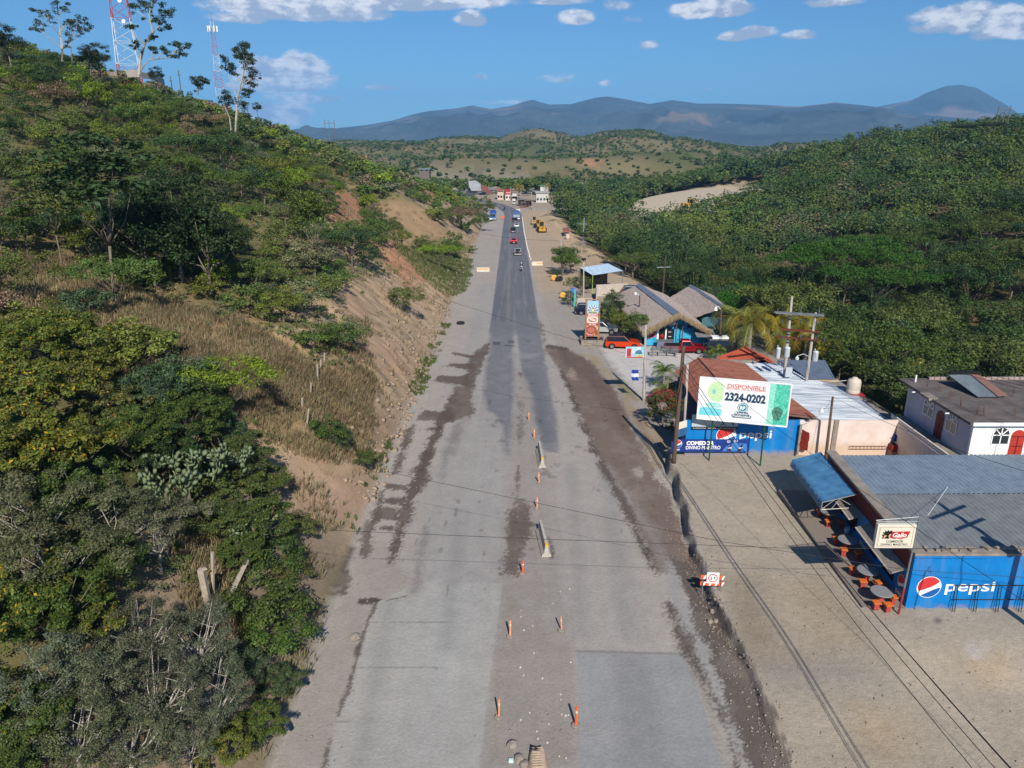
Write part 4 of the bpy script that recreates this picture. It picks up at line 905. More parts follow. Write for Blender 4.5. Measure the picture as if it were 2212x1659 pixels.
def dirt(m, z0, z1, col=S(150, 132, 114), amt=.75):
    """soil splashed up the foot of a wall, with a ragged upper edge"""
    nt_ = m.node_tree; N = nt_.nodes; L = nt_.links; b = N['Principled BSDF']; src = b.inputs['Base Color'].links[0].from_socket
    g = N.new('ShaderNodeNewGeometry'); sp_ = N.new('ShaderNodeSeparateXYZ'); L.new(g.outputs['Position'], sp_.inputs[0]); n = N.new('ShaderNodeTexNoise'); n.inputs['Scale'].default_value = 1.7; n.inputs['Detail'].default_value = 6; n.inputs['Roughness'].default_value = .7; L.new(g.outputs['Position'], n.inputs['Vector'])
    a = N.new('ShaderNodeMath'); a.operation = 'MULTIPLY_ADD'; L.new(n.outputs['Fac'], a.inputs[0]); a.inputs[1].default_value = -1.3; L.new(sp_.outputs[2], a.inputs[2])
    r_ = N.new('ShaderNodeMapRange'); L.new(a.outputs[0], r_.inputs[0]); r_.inputs[1].default_value = z0-.65; r_.inputs[2].default_value = z1-.65; r_.inputs[3].default_value = amt; r_.inputs[4].default_value = 0
    n2_ = N.new('ShaderNodeTexNoise'); n2_.inputs['Scale'].default_value = .9; n2_.inputs['Detail'].default_value = 7; mp = N.new('ShaderNodeMapping'); mp.inputs['Scale'].default_value = (1.5, 1.5, .25); L.new(g.outputs['Position'], mp.inputs[0]); L.new(mp.outputs[0], n2_.inputs['Vector'])
    r2_ = N.new('ShaderNodeMapRange'); L.new(n2_.outputs['Fac'], r2_.inputs[0]); r2_.inputs[1].default_value = .5; r2_.inputs[2].default_value = .8; r2_.inputs[3].default_value = 0; r2_.inputs[4].default_value = .3
    mx_ = N.new('ShaderNodeMath'); mx_.operation = 'MAXIMUM'; L.new(r_.outputs[0], mx_.inputs[0]); L.new(r2_.outputs[0], mx_.inputs[1])
    mm = N.new('ShaderNodeMixRGB'); L.new(mx_.outputs[0], mm.inputs[0]); L.new(src, mm.inputs[1]); mm.inputs[2].default_value = tuple(col)+(1,); L.new(mm.outputs[0], b.inputs['Base Color'])
dirt(BLUEP, .55, .95); dirt(PINK, 1.0, 1.7, S(190, 160, 130), .6); dirt(WHITE, 3.3, 3.7, S(190, 170, 150), .6)
def SM(c, rough=.6, **k): return mat('paint_%02x%02x%02x' % c, S(*c), rough, **k)
def disc_pts(cx, cz, r, n=40, a0=0, a1=2*math.pi): return [(cx+r*math.cos(a0+(a1-a0)*i/n), cz+r*math.sin(a0+(a1-a0)*i/n)) for i in range(n+1 if a1-a0 < 6.2 else n)]
def face2d(mb, pts, y, M_=None):
    q = [Vector((p[0], y, p[1])) for p in pts]
    if M_ is not None: q = [M_ @ v for v in q]
    mb.poly(q)
def globe(root, M_, r, ring=1.06, step=.004):
    """round tricolour emblem: red over a white wave over blue"""
    for i, (nm, m) in enumerate((('emblem_rim', WHT), ('emblem_red', SM((196, 52, 54))), ('emblem_blue', SM((22, 88, 158))))):
        mb = MB(); y = -step*(i+1)
        if i == 0: face2d(mb, disc_pts(0, 0, r*ring), y, M_)
        else:
            xs_ = np.linspace(-1, 1, 25)
            if i == 1: lo_ = [(-x*0+x, -.30+.42*(x+.55)+.35*max(0, x)**2) for x in xs_]
            else: lo_ = [(x, -.62+.36*(x+.4)+.1*math.sin(x*2.2)) for x in xs_]
            arc = []
            for k in range(60):
                a = math.pi*(1-k/59) if i == 1 else -math.pi*(1-k/59)
                arc.append((math.cos(a), math.sin(a)))
            if i == 1:
                pts = [(x, z) for (x, z) in arc if z > -.30+.42*(x+.55)+.35*max(0, x)**2]+[(x, z) for (x, z) in lo_[::-1] if x*x+z*z < 1]
            else:
                pts = [(x, z) for (x, z) in arc if z < -.62+.36*(x+.4)+.1*math.sin(x*2.2)]+[(x, z) for (x, z) in lo_[::-1] if x*x+z*z < 1]
            if len(pts) > 2: face2d(mb, [(x*r, z*r) for x, z in pts], y, M_)
        mb.build(nm, m, root)
def poly_wall(mb, x0, x1, y, z0, z1, th=.15): mb.bb(x0, x1, y, y+th, z0, z1)
# ---------------- eatery with blue walls (nearest building on the right)
A = Vector((20.6, 33.0)); B = Vector((21.4, 46.0)); zt = 3.87
eat = thing('roadside_eatery', 'blue painted eatery with grey blue corrugated roof at the right edge', 'building', (20.6, 33, .4))
mb = MB(); mb.bb(20.6, 46, 33, 33.2, -.3, zt); mb.build('front_wall', BLUEP, eat)
d = (B-A).normalized(); nrm = Vector((-d.y, d.x))
def alongE(s, off=0, z=0): p = A+d*s+nrm*off; return Vector((p.x, p.y, z))
def wallbox(mb, s0, s1, o0, o1, z0, z1):
    q = [alongE(s0, o0), alongE(s1, o0), alongE(s1, o1), alongE(s0, o1)]; mb.prism([(p.x, p.y) for p in q], z0, z1, 'Z')
mb = MB(); wallbox(mb, .2, 13, -.2, 0, -.3, 2.75); mb.build('side_wall', BLUEP, eat)
mb = MB(); wallbox(mb, .2, 13, -.2, -.02, 2.75, zt-.02); mb.build('upper_side_wall', DRED, eat)
mb = MB(); wallbox(mb, 0.25, 13.1, -.55, .12, zt, zt+.14); mb.build('parapet', CONC_M, eat)
mb = MB(); mb.bb(20.55, 46, 32.94, 33.5, zt+.0, zt+.13); mb.build('front_coping', CONC_M, eat)
for nm, y0, y1, m_, dz in (('near_roof_sheets', 33.45, 40.0, T_GREY, 0), ('far_roof_sheets', 39.9, 45.6, T_BLUE, .04)):
    mb = MB(); corr(mb, (21.15+(y0-33)*.06, y0, 3.82+dz), (46, y0, 3.95+dz), (46, y1, 3.95+dz), (21.15+(y1-33)*.06, y1, 3.82+dz), .30, .035); mb.build(nm, m_, eat)
mb = MB(); mb.bb(21.4, 46, 45.5, 45.7, 0, 3.7); mb.build('rear_wall', BLOCK, eat)
rr = random.Random(3)
for s0, s1 in ((.6, 5.4), (6.4, 10.9)):
    mb = MB(); q = [alongE(s0, .02, 2.75), alongE(s1, .02, 2.75), alongE(s1, .75, 2.45), alongE(s0, .75, 2.45)]
    mb.poly(q); mb.poly([p-Vector((0, 0, .1)) for p in q]); 
    for i in range(4): mb.poly([q[i], q[(i+1) % 4], q[(i+1) % 4]-Vector((0, 0, .1)), q[i]-Vector((0, 0, .1))])
    mb.build('canopy', CONC_M, eat)
    mb = MB(); mb.tube([alongE(s0, .78, 2.42), alongE(s1, .78, 2.42)], .04, 6); mb.build('canopy_edge', WHITE, eat)
for s0, s1 in ((1.7, 3.2), (3.9, 5.0), (7.0, 8.4), (9.2, 10.5)):
    w = MB(); wallbox(w, s0, s1, .0, .03, 1.2, 2.2); w.build('window', GLASS, eat)
for s0 in (.75, 5.75, 11.2):
    th = math.atan2(d.y, d.x); M_ = Matrix.Translation(alongE(s0, .02, 1.75)) @ Matrix.Rotation(th+math.pi, 4, 'Z')
    globe(eat, M_, .42)
th = math.atan2(d.y, d.x)+math.pi
for s0 in (.75, 5.75): 
    t_ = text_obj('lettering', 'pepsi', .42, WHT, eat, (0, 0, 0), width=.95, bold=.02); q = alongE(s0, .03, 1.05); t_.location = q-Vector(eat.location); t_.rotation_euler = (R(90), R(0), th)
M_ = Matrix.Translation(Vector((21.62, 32.995, 2.0))); globe(eat, M_, .60)
text_obj('lettering', 'pepsi', .80, WHT, eat, (3.15, -.02, 1.55), width=2.55, bold=.012)
# loose blocks and stones that weigh the sheets down along the front edge
root = thing('roof_rubble', 'row of broken blocks and stones along the front edge of the eatery roof', 'rubble', (21.2, 33.3, zt+.1))
mb = MB()
for i in range(46):
    x = 21.2+rr.random()*8; mb.box((x, 33.3+rr.uniform(-.12, .22), zt+.18), (rr.uniform(.12, .4), rr.uniform(.12, .22), rr.uniform(.08, .17)), rz=rr.uniform(-.5, .5))
mb.build('blocks', CONC_M, root)
# cable conduit and vent pipe on front wall
mb = MB(); mb.tube([(21.05, 32.93, .6), (21.1, 32.93, 1.6), (21.25, 32.93, 2.9), (21.4, 32.9, 3.3), (21.5, 32.9, 2.9)], .014, 5); mb.tube([(23.0, 32.93, 3.9), (23.05, 32.93, 3.2), (23.2, 32.93, 2.5), (23.15, 32.93, 2.0)], .012, 5); mb.build('conduit', BLK, eat)
# apron slab under the tables
mb = MB(); q = [alongE(-.1, 2.15), alongE(13.5, 2.7), alongE(13.5, 0.0), alongE(-.1, 0.0)]; mb.prism([(p.x, p.y) for p in q], .2, .78, 'Z'); mb.build('apron', mat('apron_cement', S(138, 126, 116), .9, noise=.3), eat)
mb = MB(); q = [alongE(-.12, 2.25), alongE(13.5, 2.80), alongE(13.5, 2.7), alongE(-.12, 2.15)]; mb.prism([(p.x, p.y) for p in q], .2, .80, 'Z'); mb.build('apron_kerb', mat('apron_kerb', S(128, 118, 110), .8, noise=.3), eat)
# ---------------- blue fabric awning
aw = thing('blue_awning', 'sagging blue fabric awning on a steel frame over the far tables', 'awning', alongE(7.4, .3, 3.6))
N1, N2 = 26, 9; mb = MB(); g = []
for i in range(N1+1):
    s = 7.4+6.4*i/N1; row = []
    for j in range(N2+1):
        t = j/N2; off = .15+1.95*min(t*1.25, 1); sag = -.05*abs(math.sin(i/N1*math.pi*9))-.05*math.sin(t*3.1)
        z = 3.62-.62*min(t*1.25, 1)+sag if t <= .8 else 3.0+sag-(t-.8)*2.2
        row.append(mb.pt(alongE(s, off+(.06 if t > .8 else 0)*math.sin(i*2.1), z)))
    g.append(row)
for i in range(N1):
    for j in range(N2): mb.face((g[i][j], g[i+1][j], g[i+1][j+1], g[i][j+1]))
mb.build('fabric', mat('awning_cloth', S(84, 136, 176), .5, noise=.25, nscale=1.3, col2=S(56, 104, 146), bump=.1), aw, smooth=True)
mb = MB()
for s in (7.38, 13.8):
    a_, b_, c_, e_ = alongE(s, .1, 3.6), alongE(s, 2.1, 2.98), alongE(s, 2.1, 2.5), alongE(s, .1, 2.7)
    for u_, v_ in ((a_, b_), (b_, c_), (c_, e_), (e_, alongE(s, 1.1, 3.28)), (alongE(s, 1.1, 3.28), alongE(s, 1.5, 2.58)), (c_, alongE(s, 1.4, 3.2))): mb.tube([u_, v_], .022, 5)
mb.tube([alongE(7.38, 2.1, 2.5), alongE(13.8, 2.1, 2.5)], .025, 5); mb.build('frame', mat('awning_steel', S(170, 168, 158), .5, .3), aw)
# ---------------- tables, stools, pails
def tbl(px, py, lb):
    p = P(px, py, 1.52); t = thing('round_table', lb, 'table', (p.x, p.y, .78), 0, 'round concrete tables'); mb = MB(); mb.lathe((p.x, p.y, 1.46), [(.50, 0), (.56, .02), (.56, .06), (.53, .075)], 32); mb.build('table_top', mat('terrazzo', S(140, 140, 142), .5, noise=.25, nscale=9), t)
    mb = MB(); mb.bb(p.x-.12, p.x+.12, p.y-.12, p.y+.12, .78, 1.46); mb.build('pedestal', SM((176, 76, 70)), t)
for q, lb in (((1905, 1277), 'round grey concrete table nearest the eatery corner and leaning sign pole'), ((1874.7, 1231), 'second round grey table from the sign pole, beside the blue wall'), ((1832, 1165), 'third round grey table, beyond the hanging beer sign'), ((1791.7, 1104), 'round table half in shade under the end of the blue awning')): tbl(q[0], q[1], lb)
Z3 = lambda x, y: (1672.2+x/4.0996, 1031.2+y/4.0996)
stl = [(910, 1100, 'left front stool of the nearest table'), (1012, 1118, 'right front stool of the nearest table beside the sign pole'), (1056, 1052, 'stool of the nearest table closest to the blue wall'), (790, 912, 'front stool of the second table'), (915, 922, 'stool between the nearest and the second table'),
       (695, 798, 'rear left stool of the second table'), (620, 632, 'front stool of the third table'), (553, 532, 'left stool of the third table'), (483, 380, 'front stool of the table by the awning end'), (410, 290, 'left stool of the table by the awning end'), (750, 660, 'shaded stool of the third table at the wall'), (600, 385, 'shaded stool of the far table at the wall')]
for x, y, lb in stl:
    q = Z3(x, y); p = P(q[0], q[1], 1.24); a = rr.uniform(-.3, .3); t = thing('stool', 'orange topped red '+lb, 'stool', (p.x, p.y, .78), a, 'orange concrete stools')
    mb = MB(); mb.box((p.x, p.y, 1.21), (.40, .36, .07), rz=a); mb.build('seat', SM((214, 112, 48), noise=.25, nscale=8), t, bevel=.012)
    mb = MB(); mb.box((p.x, p.y, .98), (.24, .2, .4), rz=a); mb.build('pedestal', SM((172, 70, 64), noise=.2, nscale=6), t)
for x, y, lb in ((648, 455, 'white paint pail beside the blue wall'), (692, 432, 'pale wash basin beside the white pail'), (668, 382, 'pale basin furthest from the sign pole')):
    q = Z3(x, y); p = P(q[0], q[1], 1.1); pail = 'pail' in lb
    t = thing('pail' if pail else 'basin', lb, 'pail' if pail else 'basin', (p.x, p.y, .78)); mb = MB()
    mb.lathe((p.x, p.y, .78), [(.14, 0), (.17, .38), (.15, .38), (.13, .05)] if pail else [(.16, .2), (.27, .34), (.25, .34), (.14, .22)], 18); mb.build('vessel', WHITE_G, t, smooth=True)
    mb = MB(); mb.tube([(p.x-.17, p.y, 1.14), (p.x, p.y-.1, 1.02), (p.x+.17, p.y, 1.14)], .008, 4) if pail else mb.bb(p.x-.12, p.x+.12, p.y-.12, p.y+.12, .78, .98); mb.build('handle' if pail else 'stand', STEEL, t)
# ---------------- lattice gate panels standing against the front wall
gt = thing('steel_gate', 'dark steel lattice gate standing against the blue front wall', 'gate', (23.2, 32.7, .45))
mb = MB(); GX = [22.95, 24.05, 25.2, 26.4, 27.6]
for z in (.52, 1.35, 2.2): mb.tube([(22.9, 32.55+(.12 if z < 1 else .3), z), (27.7, 32.55+(.12 if z < 1 else .3), z)], .025, 5)
mb.build('rails', BLK, gt)
for x in GX:
    mb = MB()
    for o in (-.07, .07): mb.tube([(x+o, 32.67, .5), (x+o, 32.85, 2.2)], .018, 5)
    for k in range(7): mb.tube([(x-.07, 32.67+.025*k, .55+.23*k), (x+.07, 32.69+.025*k, .75+.23*k)], .009, 4)
    mb.build('post', BLK, gt)
# ---------------- hanging beer sign on its leaning pole
sg = thing('beer_sign', 'cream light box sign with a rooster head hung from a leaning pole', 'sign', (20.0, 32.5, .5))
mb = MB(); mb.tube([(20.0, 32.5, .4), (20.04, 32.5, 2.3)], .055, 10); mb.build('pole_foot', SM((150, 62, 54), noise=.3), sg)
mb = MB(); mb.tube([(20.04, 32.5, 2.3), (20.13, 32.5, 6.4)], .05, 10); mb.build('pole', STEEL, sg)
mb = MB(); mb.tube([(20.1, 32.5, 6.35), (18.0, 32.5, 6.15)], .025, 6); mb.tube([(20.1, 32.5, 6.1), (18.05, 32.5, 6.08)], .02, 6)
for x in (18.15, 19.85): mb.tube([(x, 32.5, 6.15), (x, 32.5, 5.95)], .012, 5)
mb.build('bracket', STEEL, sg)
mb = MB(); mb.bb(18.08, 20.0, 32.38, 32.62, 4.66, 5.97); mb.build('light_box', SM((206, 202, 188)), sg, bevel=.03)
mb = MB(); mb.bb(18.17, 19.91, 32.366, 32.378, 4.75, 5.88); mb.build('face_panel', mat('sign_cream', S(216, 210, 192), .5, noise=.12, nscale=2), sg)
mb = MB()
for a_, b_ in (((18.2, 4.79), (19.88, 4.79)), ((18.2, 5.84), (19.88, 5.84)), ((18.21, 4.79), (18.21, 5.84)), ((19.87, 4.79), (19.87, 5.84))): mb.tube([(a_[0], 32.362, a_[1]), (b_[0], 32.362, b_[1])], .008, 4)
mb.build('border_line', SM((150, 70, 60)), sg)
mb = MB(); f2 = lambda pts, y: face2d(mb, pts, y)
f2([(18.72, 5.28), (18.80, 5.52), (18.86, 5.60), (19.72, 5.62), (19.62, 5.28), (19.45, 5.22), (19.35, 5.16), (19.15, 5.20), (18.92, 5.20)], 32.360); mb.build('red_banner', SM((176, 34, 42)), sg)
mb = MB(); f2([(18.36, 5.22), (18.40, 5.34), (18.33, 5.42), (18.42, 5.47), (18.36, 5.58), (18.47, 5.56), (18.46, 5.68), (18.56, 5.60), (18.62, 5.70), (18.68, 5.61), (18.80, 5.68), (18.84, 5.58), (18.80, 5.50), (18.72, 5.44), (18.68, 5.34), (18.74, 5.20)], 32.357); mb.build('rooster_head', SM((24, 20, 18)), sg)
mb = MB(); f2([(18.44, 5.36), (18.54, 5.42), (18.58, 5.36), (18.52, 5.30), (18.5, 5.22), (18.45, 5.24)], 32.354); f2([(18.40, 5.44), (18.46, 5.47), (18.44, 5.42)], 32.354); mb.build('rooster_wattle', SM((198, 166, 120)), sg)
text_obj('lettering', 'Gallo', .25, WHT, sg, (19.22-20, 32.350-32.5, 5.42-.5), width=.68, bold=.02, shear=.25); text_obj('lettering', 'CERVEZA', .045, WHT, sg, (19.22-20, 32.350-32.5, 5.25-.5), width=.34, bold=.01)
text_obj('lettering', 'COMEDOR', .13, BLK, sg, (19.03-20, 32.360-32.5, 5.05-.5), width=.86, bold=.02); text_obj('lettering', 'DIVINO MAESTRO', .12, BLK, sg, (19.03-20, 32.360-32.5, 4.88-.5), width=1.34, bold=.015)
# ---------------- far cluster: soft-drink wall, rusty gable, pale roof
bl = thing('shop_house', 'low shop house with rusty red tin gable and a blue painted front wall', 'building', (13.6, 53.5, .4))
mb = MB(); mb.bb(13.6, 22.4, 53.5, 53.68, .2, 3.32); mb.build('front_wall', BLUEP, bl)
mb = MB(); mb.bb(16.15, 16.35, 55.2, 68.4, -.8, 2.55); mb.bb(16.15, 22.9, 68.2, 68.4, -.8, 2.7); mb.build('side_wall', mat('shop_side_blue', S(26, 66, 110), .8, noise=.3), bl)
mb = MB(); mb.prism([(16.3, .0), (24.3, .0), (24.3, 3.0), (18.1, 3.95), (16.3, 2.6)], 55.6, 55.8, 'Y'); mb.build('gable_wall', BLOCK, bl)
mb = MB(); corr(mb, (15.9, 54.6, 2.55), (15.9, 68.8, 2.55), (18, 68.6, 4.0), (18.1, 54.4, 4.0), .28, .03); mb.build('left_roof_slope', T_RED, bl)
mb = MB(); corr(mb, (24.3, 55.0, 3.05), (22.9, 70.2, 3.05), (18.0, 68.6, 4.02), (18.1, 54.4, 4.02), .28, .03); mb.build('right_roof_slope', T_RED, bl)
mb = MB(); corr(mb, (24.3, 54.5, 3.0), (24.1, 57.2, 3.02), (20.4, 57.2, 3.62), (20.4, 54.3, 3.58), .28, .03)
mb.build('patched_sheets', T_BROWN, bl)
mb = MB(); mb.tube([(18, 68.6, 4.06), (18.1, 54.4, 4.06)], .05, 6); mb.build('ridge_cap', T_BROWN, bl)
mb = MB(); mb.bb(18.2, 24.2, 69.8, 70.15, -.8, 3.35); mb.build('rear_parapet', CONC_M, bl)
M_ = Matrix.Translation(Vector((16.75, 53.495, 2.05))); globe(bl, M_, .74)
text_obj('lettering', 'pepsi', .86, WHT, bl, (19.05-13.6, -.02, 2.05-.4), width=2.5, bold=.012)
ps = thing('workshop_roof', 'long low building with pale ribbed metal roof and a pinkish courtyard wall', 'building', (22.9, 54.5, .4))
mb = MB(); q = [(24.35, 54.4, 2.98), (30.1, 54.3, 2.72), (30.2, 63.0, 2.72), (28.2, 65.4, 2.8), (26.6, 70.2, 2.95), (22.95, 70.2, 3.1)]
corr(mb, (24.35, 54.4, 2.98), (23.3, 65.2, 3.06), (28.5, 65.2, 2.8), (30.1, 54.3, 2.72), .36, .05); corr(mb, (28.5, 65.2, 2.8), (30.1, 54.3, 2.72), (30.4, 62.6, 2.71), (28.52, 65.2, 2.79), .26, .01)
corr(mb, (23.3, 65.2, 3.06), (22.95, 70.2, 3.1), (26.6, 70.2, 2.95), (27.5, 65.2, 2.84), .36, .05); mb.build('roof_sheets', T_WHITE, ps)
mb = MB(); mb.bb(22.4, 30.2, 53.55, 53.75, .2, 3.3); mb.build('courtyard_wall', PINK, ps)
mb = MB(); mb.bb(25.05, 25.42, 53.44, 53.55, .3, 3.36); mb.build('wall_pilaster', CONC_M, ps)
mb = MB(); mb.bb(24.5, 30.0, 56, 69.6, -.8, 2.6); mb.build('walls', BLOCK, ps)
mb = MB(); mb.bb(30.0, 30.2, 46, 53.55, .2, 3.05); mb.build('return_wall', PINK, ps)
mb = MB(); mb.bb(28.4, 30.6, 62.4, 66.2, 2.4, 2.66); mb.build('flat_slab', CONC_M, ps)
gr = thing('storehouse', 'small building with dull grey blue corrugated roof behind the pale roof', 'building', (28, 66, -.5))
mb = MB(); corr(mb, (27.8, 65.6, 2.75), (30.3, 65.7, 2.7), (31.5, 71.2, 3.0), (26.7, 71.2, 3.0), .26, .028); mb.build('roof_sheets', tin('tin_dull', S(108, 122, 140)), gr)
mb = MB(); mb.bb(27.9, 30.3, 66.0, 70.8, -.8, 2.6); mb.build('walls', BLOCK, gr); mb = MB(); mb.bb(27.7, 30.5, 65.45, 65.6, 2.6, 2.72); mb.build('fascia', SM((190, 160, 120)), gr)
tr_ = thing('tiled_pavilion', 'pavilion with orange clay tile roof below the coconut palms', 'building', (24.6, 72.5, -.8))
mb = MB(); corr(mb, (21.8, 70.6, 2.1), (21.8, 75.4, 2.1), (24.5, 75.0, 3.3), (25.0, 70.4, 3.3), .24, .04); mb.build('left_roof_slope', TILE, tr_)
mb = MB(); corr(mb, (27.2, 70.2, 2.1), (27.2, 75.2, 2.1), (24.5, 75.0, 3.3), (25.0, 70.4, 3.3), .24, .04); mb.build('right_roof_slope', TILE, tr_)
mb = MB(); mb.tube([(24.5, 75.05, 3.36), (25.0, 70.35, 3.36)], .11, 8); mb.build('ridge_tiles', TILE, tr_)
mb = MB(); mb.prism([(22.1, -.9), (26.9, -.9), (26.9, 2.1), (24.9, 3.1), (22.1, 2.1)], 71.0, 74.6, 'Y'); mb.build('walls', mat('pavilion_wall', S(150, 120, 100), .9), tr_)
tk = thing('water_tank', 'cream plastic water tank on a red steel stand beside the forest', 'tank', (30.2, 61.8, -.5))
mb = MB(); mb.lathe((30.2, 61.8, 2.75), [(.54, 0), (.57, .05), (.57, .3), (.55, .34), (.57, .4), (.57, 1.05), (.49, 1.25), (.22, 1.36), (.22, 1.43), (.1, 1.45)], 28); mb.build('tank_body', mat('tank_plastic', S(205, 192, 176), .5, noise=.1), tk, smooth=True)
mb = MB(); mb.bb(29.5, 31.0, 61.1, 62.5, 2.63, 2.74)
for x in (29.6, 30.9):
    for y in (61.2, 62.4): mb.tube([(x, y, -1), (x, y, 2.64)], .05, 6)
mb.build('stand', SM((150, 46, 40)), tk); mb = MB(); mb.tube([(30.2, 61.8, 3.95), (28.4, 63.4, 3.2)], .03, 6); mb.build('pipe', WHITE, tk)
# ---------------- two-storey white house
hs = thing('white_house', 'two storey whitewashed house with flat concrete roof and arched windows', 'house', (31.2, 46.4, .4))
ZU = 3.22
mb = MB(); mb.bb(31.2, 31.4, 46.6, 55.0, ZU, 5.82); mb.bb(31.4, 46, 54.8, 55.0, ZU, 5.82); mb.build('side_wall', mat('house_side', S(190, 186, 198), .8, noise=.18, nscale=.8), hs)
mb = MB(); mb.bb(31.2, 46, 46.4, 46.6, ZU, 5.82); mb.build('front_wall', WHITE, hs)
mb = MB(); mb.bb(30.75, 46, 46.1, 55.9, 5.82, 6.0); mb.build('roof_slab', CONC_D, hs)
mb = MB(); mb.bb(30.9, 46, 46.02, 46.1, 5.8, 6.03); mb.build('roof_edge', WHITE, hs)
mb = MB()
for k in range(22): x = 33.2+k*.45; mb.box((x, 55.6, 6.1), (.40, .18, .2)) if k not in (7, 8) else None
mb.build('roof_parapet', BLOCK, hs)
mb = MB(); mb.bb(30.2, 46, 45.3, 54.8, ZU-.16, ZU); mb.build('balcony_slab', CONC_M, hs)
mb = MB(); mb.bb(30.1, 46, 45.2, 45.32, ZU-.14, ZU+.16); mb.bb(30.1, 30.22, 45.32, 54.8, ZU-.14, ZU+.16); mb.build('balcony_kerb', WHITE, hs)
mb = MB(); mb.bb(31.2, 46, 46.4, 54.6, .2, ZU-.17); mb.build('lower_storey', WHITE_G, hs)
def arch(w, h, n=12): return [(-w/2, 0), (w/2, 0)]+[(w/2*math.cos(math.pi*k/n), h-w/2+w/2*math.sin(math.pi*k/n)) for k in range(n+1)]
def opening(name, c, w, h, side, m_, frame=WHT, door=False):
    """arched window or door set into a wall; side 'x' faces -X, 'y' faces -Y"""
    def put(mbq, pts, off, th=.03):
        pts3 = [Vector((c[0]-off if side == 'x' else c[0]+p[0], c[1]-p[0] if side == 'x' else c[1]-off, c[2]+p[1])) for p in pts]
        dd = Vector((-th, 0, 0)) if side == 'x' else Vector((0, -th, 0)); n = len(pts3)
        A_ = [mbq.pt(p) for p in pts3]; B_ = [mbq.pt(p+dd) for p in pts3]; mbq.face(B_)
        for i in range(n): mbq.face((A_[i], B_[i], B_[(i+1) % n], A_[(i+1) % n]))
    mq = MB(); put(mq, arch(w, h), .004, .02); ob = mq.build(name, m_, hs)
    mq = MB(); b = .035
    def bar(x0, z0, x1, z1):
        dx, dz = x1-x0, z1-z0; l = math.hypot(dx, dz); nx, nz = -dz/l*b, dx/l*b; put(mq, [(x0-nx, z0-nz), (x1-nx, z1-nz), (x1+nx, z1+nz), (x0+nx, z0+nz)], .026, .02)
    if not door:
        bar(0, 0, 0, h); bar(-w/2, h-w/2, w/2, h-w/2); bar(0, h-w/2, -w/2*.7, h-w/2+w/2*.7); bar(0, h-w/2, w/2*.7, h-w/2+w/2*.7)
        A2 = arch(w, h); 
        for i in range(len(A2)): bar(*A2[i], *A2[(i+1) % len(A2)])
    else:
        bar(0, .1, 0, h-w/2); bar(-w/2, h-w/2, w/2, h-w/2); bar(-w/2+.05, h*.45, w/2-.05, h*.45)
    fr = mq.build('frame', frame, None); q = ob; fr.parent = hs; 
    for v in fr.data.vertices: v.co = v.co-Vector(hs.location)
    fr.parent = ob
def PZ(px, py, y=None, x=None):
    a, b, c = ray(px, py); t = y/b if y is not None else x/a; return Vector((a*t, b*t, CAMZ+c*t))
k2 = lambda x, y: (1728+x/4.572, 769.2+y/4.572)
q = PZ(*k2(1965, 870), y=46.4); opening('window', (q.x, 46.4, q.z), 1.15, 1.25, 'y', GLASS)
q = PZ(*k2(2105, 1005), y=46.4); opening('door', (q.x, 46.4, ZU+.02), .95, 2.15, 'y', REDP, SM((120, 30, 26)), True)
q = PZ(*k2(1485, 745), x=31.2); opening('window', (31.2, q.y, q.z-.05), 1.25, 1.45, 'x', GLASS)
q = PZ(*k2(1355, 780), x=31.2); opening('door', (31.2, q.y, ZU+.02), 1.0, 2.1, 'x', mat('brown_red_door', S(112, 50, 44), .7), SM((90, 36, 32)), True)
q = PZ(*k2(1262, 590), x=31.2); opening('window', (31.2, q.y, q.z), 1.3, 1.4, 'x', GLASS)
q = PZ(*k2(1195, 920), x=31.2); opening('window', (31.2, q.y, 1.5), 1.2, 1.3, 'x', GLASS); q = PZ(*k2(1310, 960), x=31.2); opening('door', (31.2, q.y, .6), 1.0, 2.1, 'x', mat('brown_red_door', S(112, 50, 44)), SM((90, 36, 32)), True)
for px_, py_ in ((1140, 332), (1225, 424), (1475, 538)):
    q = PZ(*k2(px_, py_), x=30.7); mb = MB(); mb.tube([(31.0, q.y, 5.78), (30.45, q.y, 5.76)], .045, 8); mb.build('drain_spout', WHT, hs)
q = PZ(*k2(1280, 420), x=30.9); mb = MB(); mb.bb(30.5, 31.2, q.y-.6, q.y+.7, 5.9, 6.08); mb.build('eave_patch', CONC_M, hs)
rb = MB()
for px_, py_ in ((1255, 300), (1375, 350), (1465, 425), (1590, 500), (1745, 585), (1815, 590), (2110, 590), (2100, 400)):
    q = P(*k2(px_, py_), 6.0); rb = MB()
    for i in range(3): rb.tube([(q.x+rr.uniform(-.12, .12), q.y+rr.uniform(-.12, .12), 5.98), (q.x+rr.uniform(-.15, .15), q.y+rr.uniform(-.12, .12), 6.0+rr.uniform(.5, .75))], .011, 4)
    rb.build('rebar_starter', RUSTM, hs)
q = P(*k2(1138, 255), 6.0); mb = MB(); mb.bb(q.x-.05, q.x+.05, q.y-.05, q.y+.05, 5.99, 6.55); mb.build('corner_stub', WHT, hs)
sh = thing('loose_roof_sheet', 'bent grey tin sheets propped on the flat roof of the white house', 'sheet', P(*k2(1650, 300), 6.1))
mb = MB(); c4 = [P(*k2(*p), z) for p, z in (((1465, 185), 6.9), ((1750, 182), 6.9), ((1980, 405), 6.12), ((1760, 405), 6.12))]; corr(mb, c4[0], c4[1], c4[2], c4[3], .2, .03, 3); mb.build('sheets', tin('tin_loose', S(120, 132, 140)), sh)
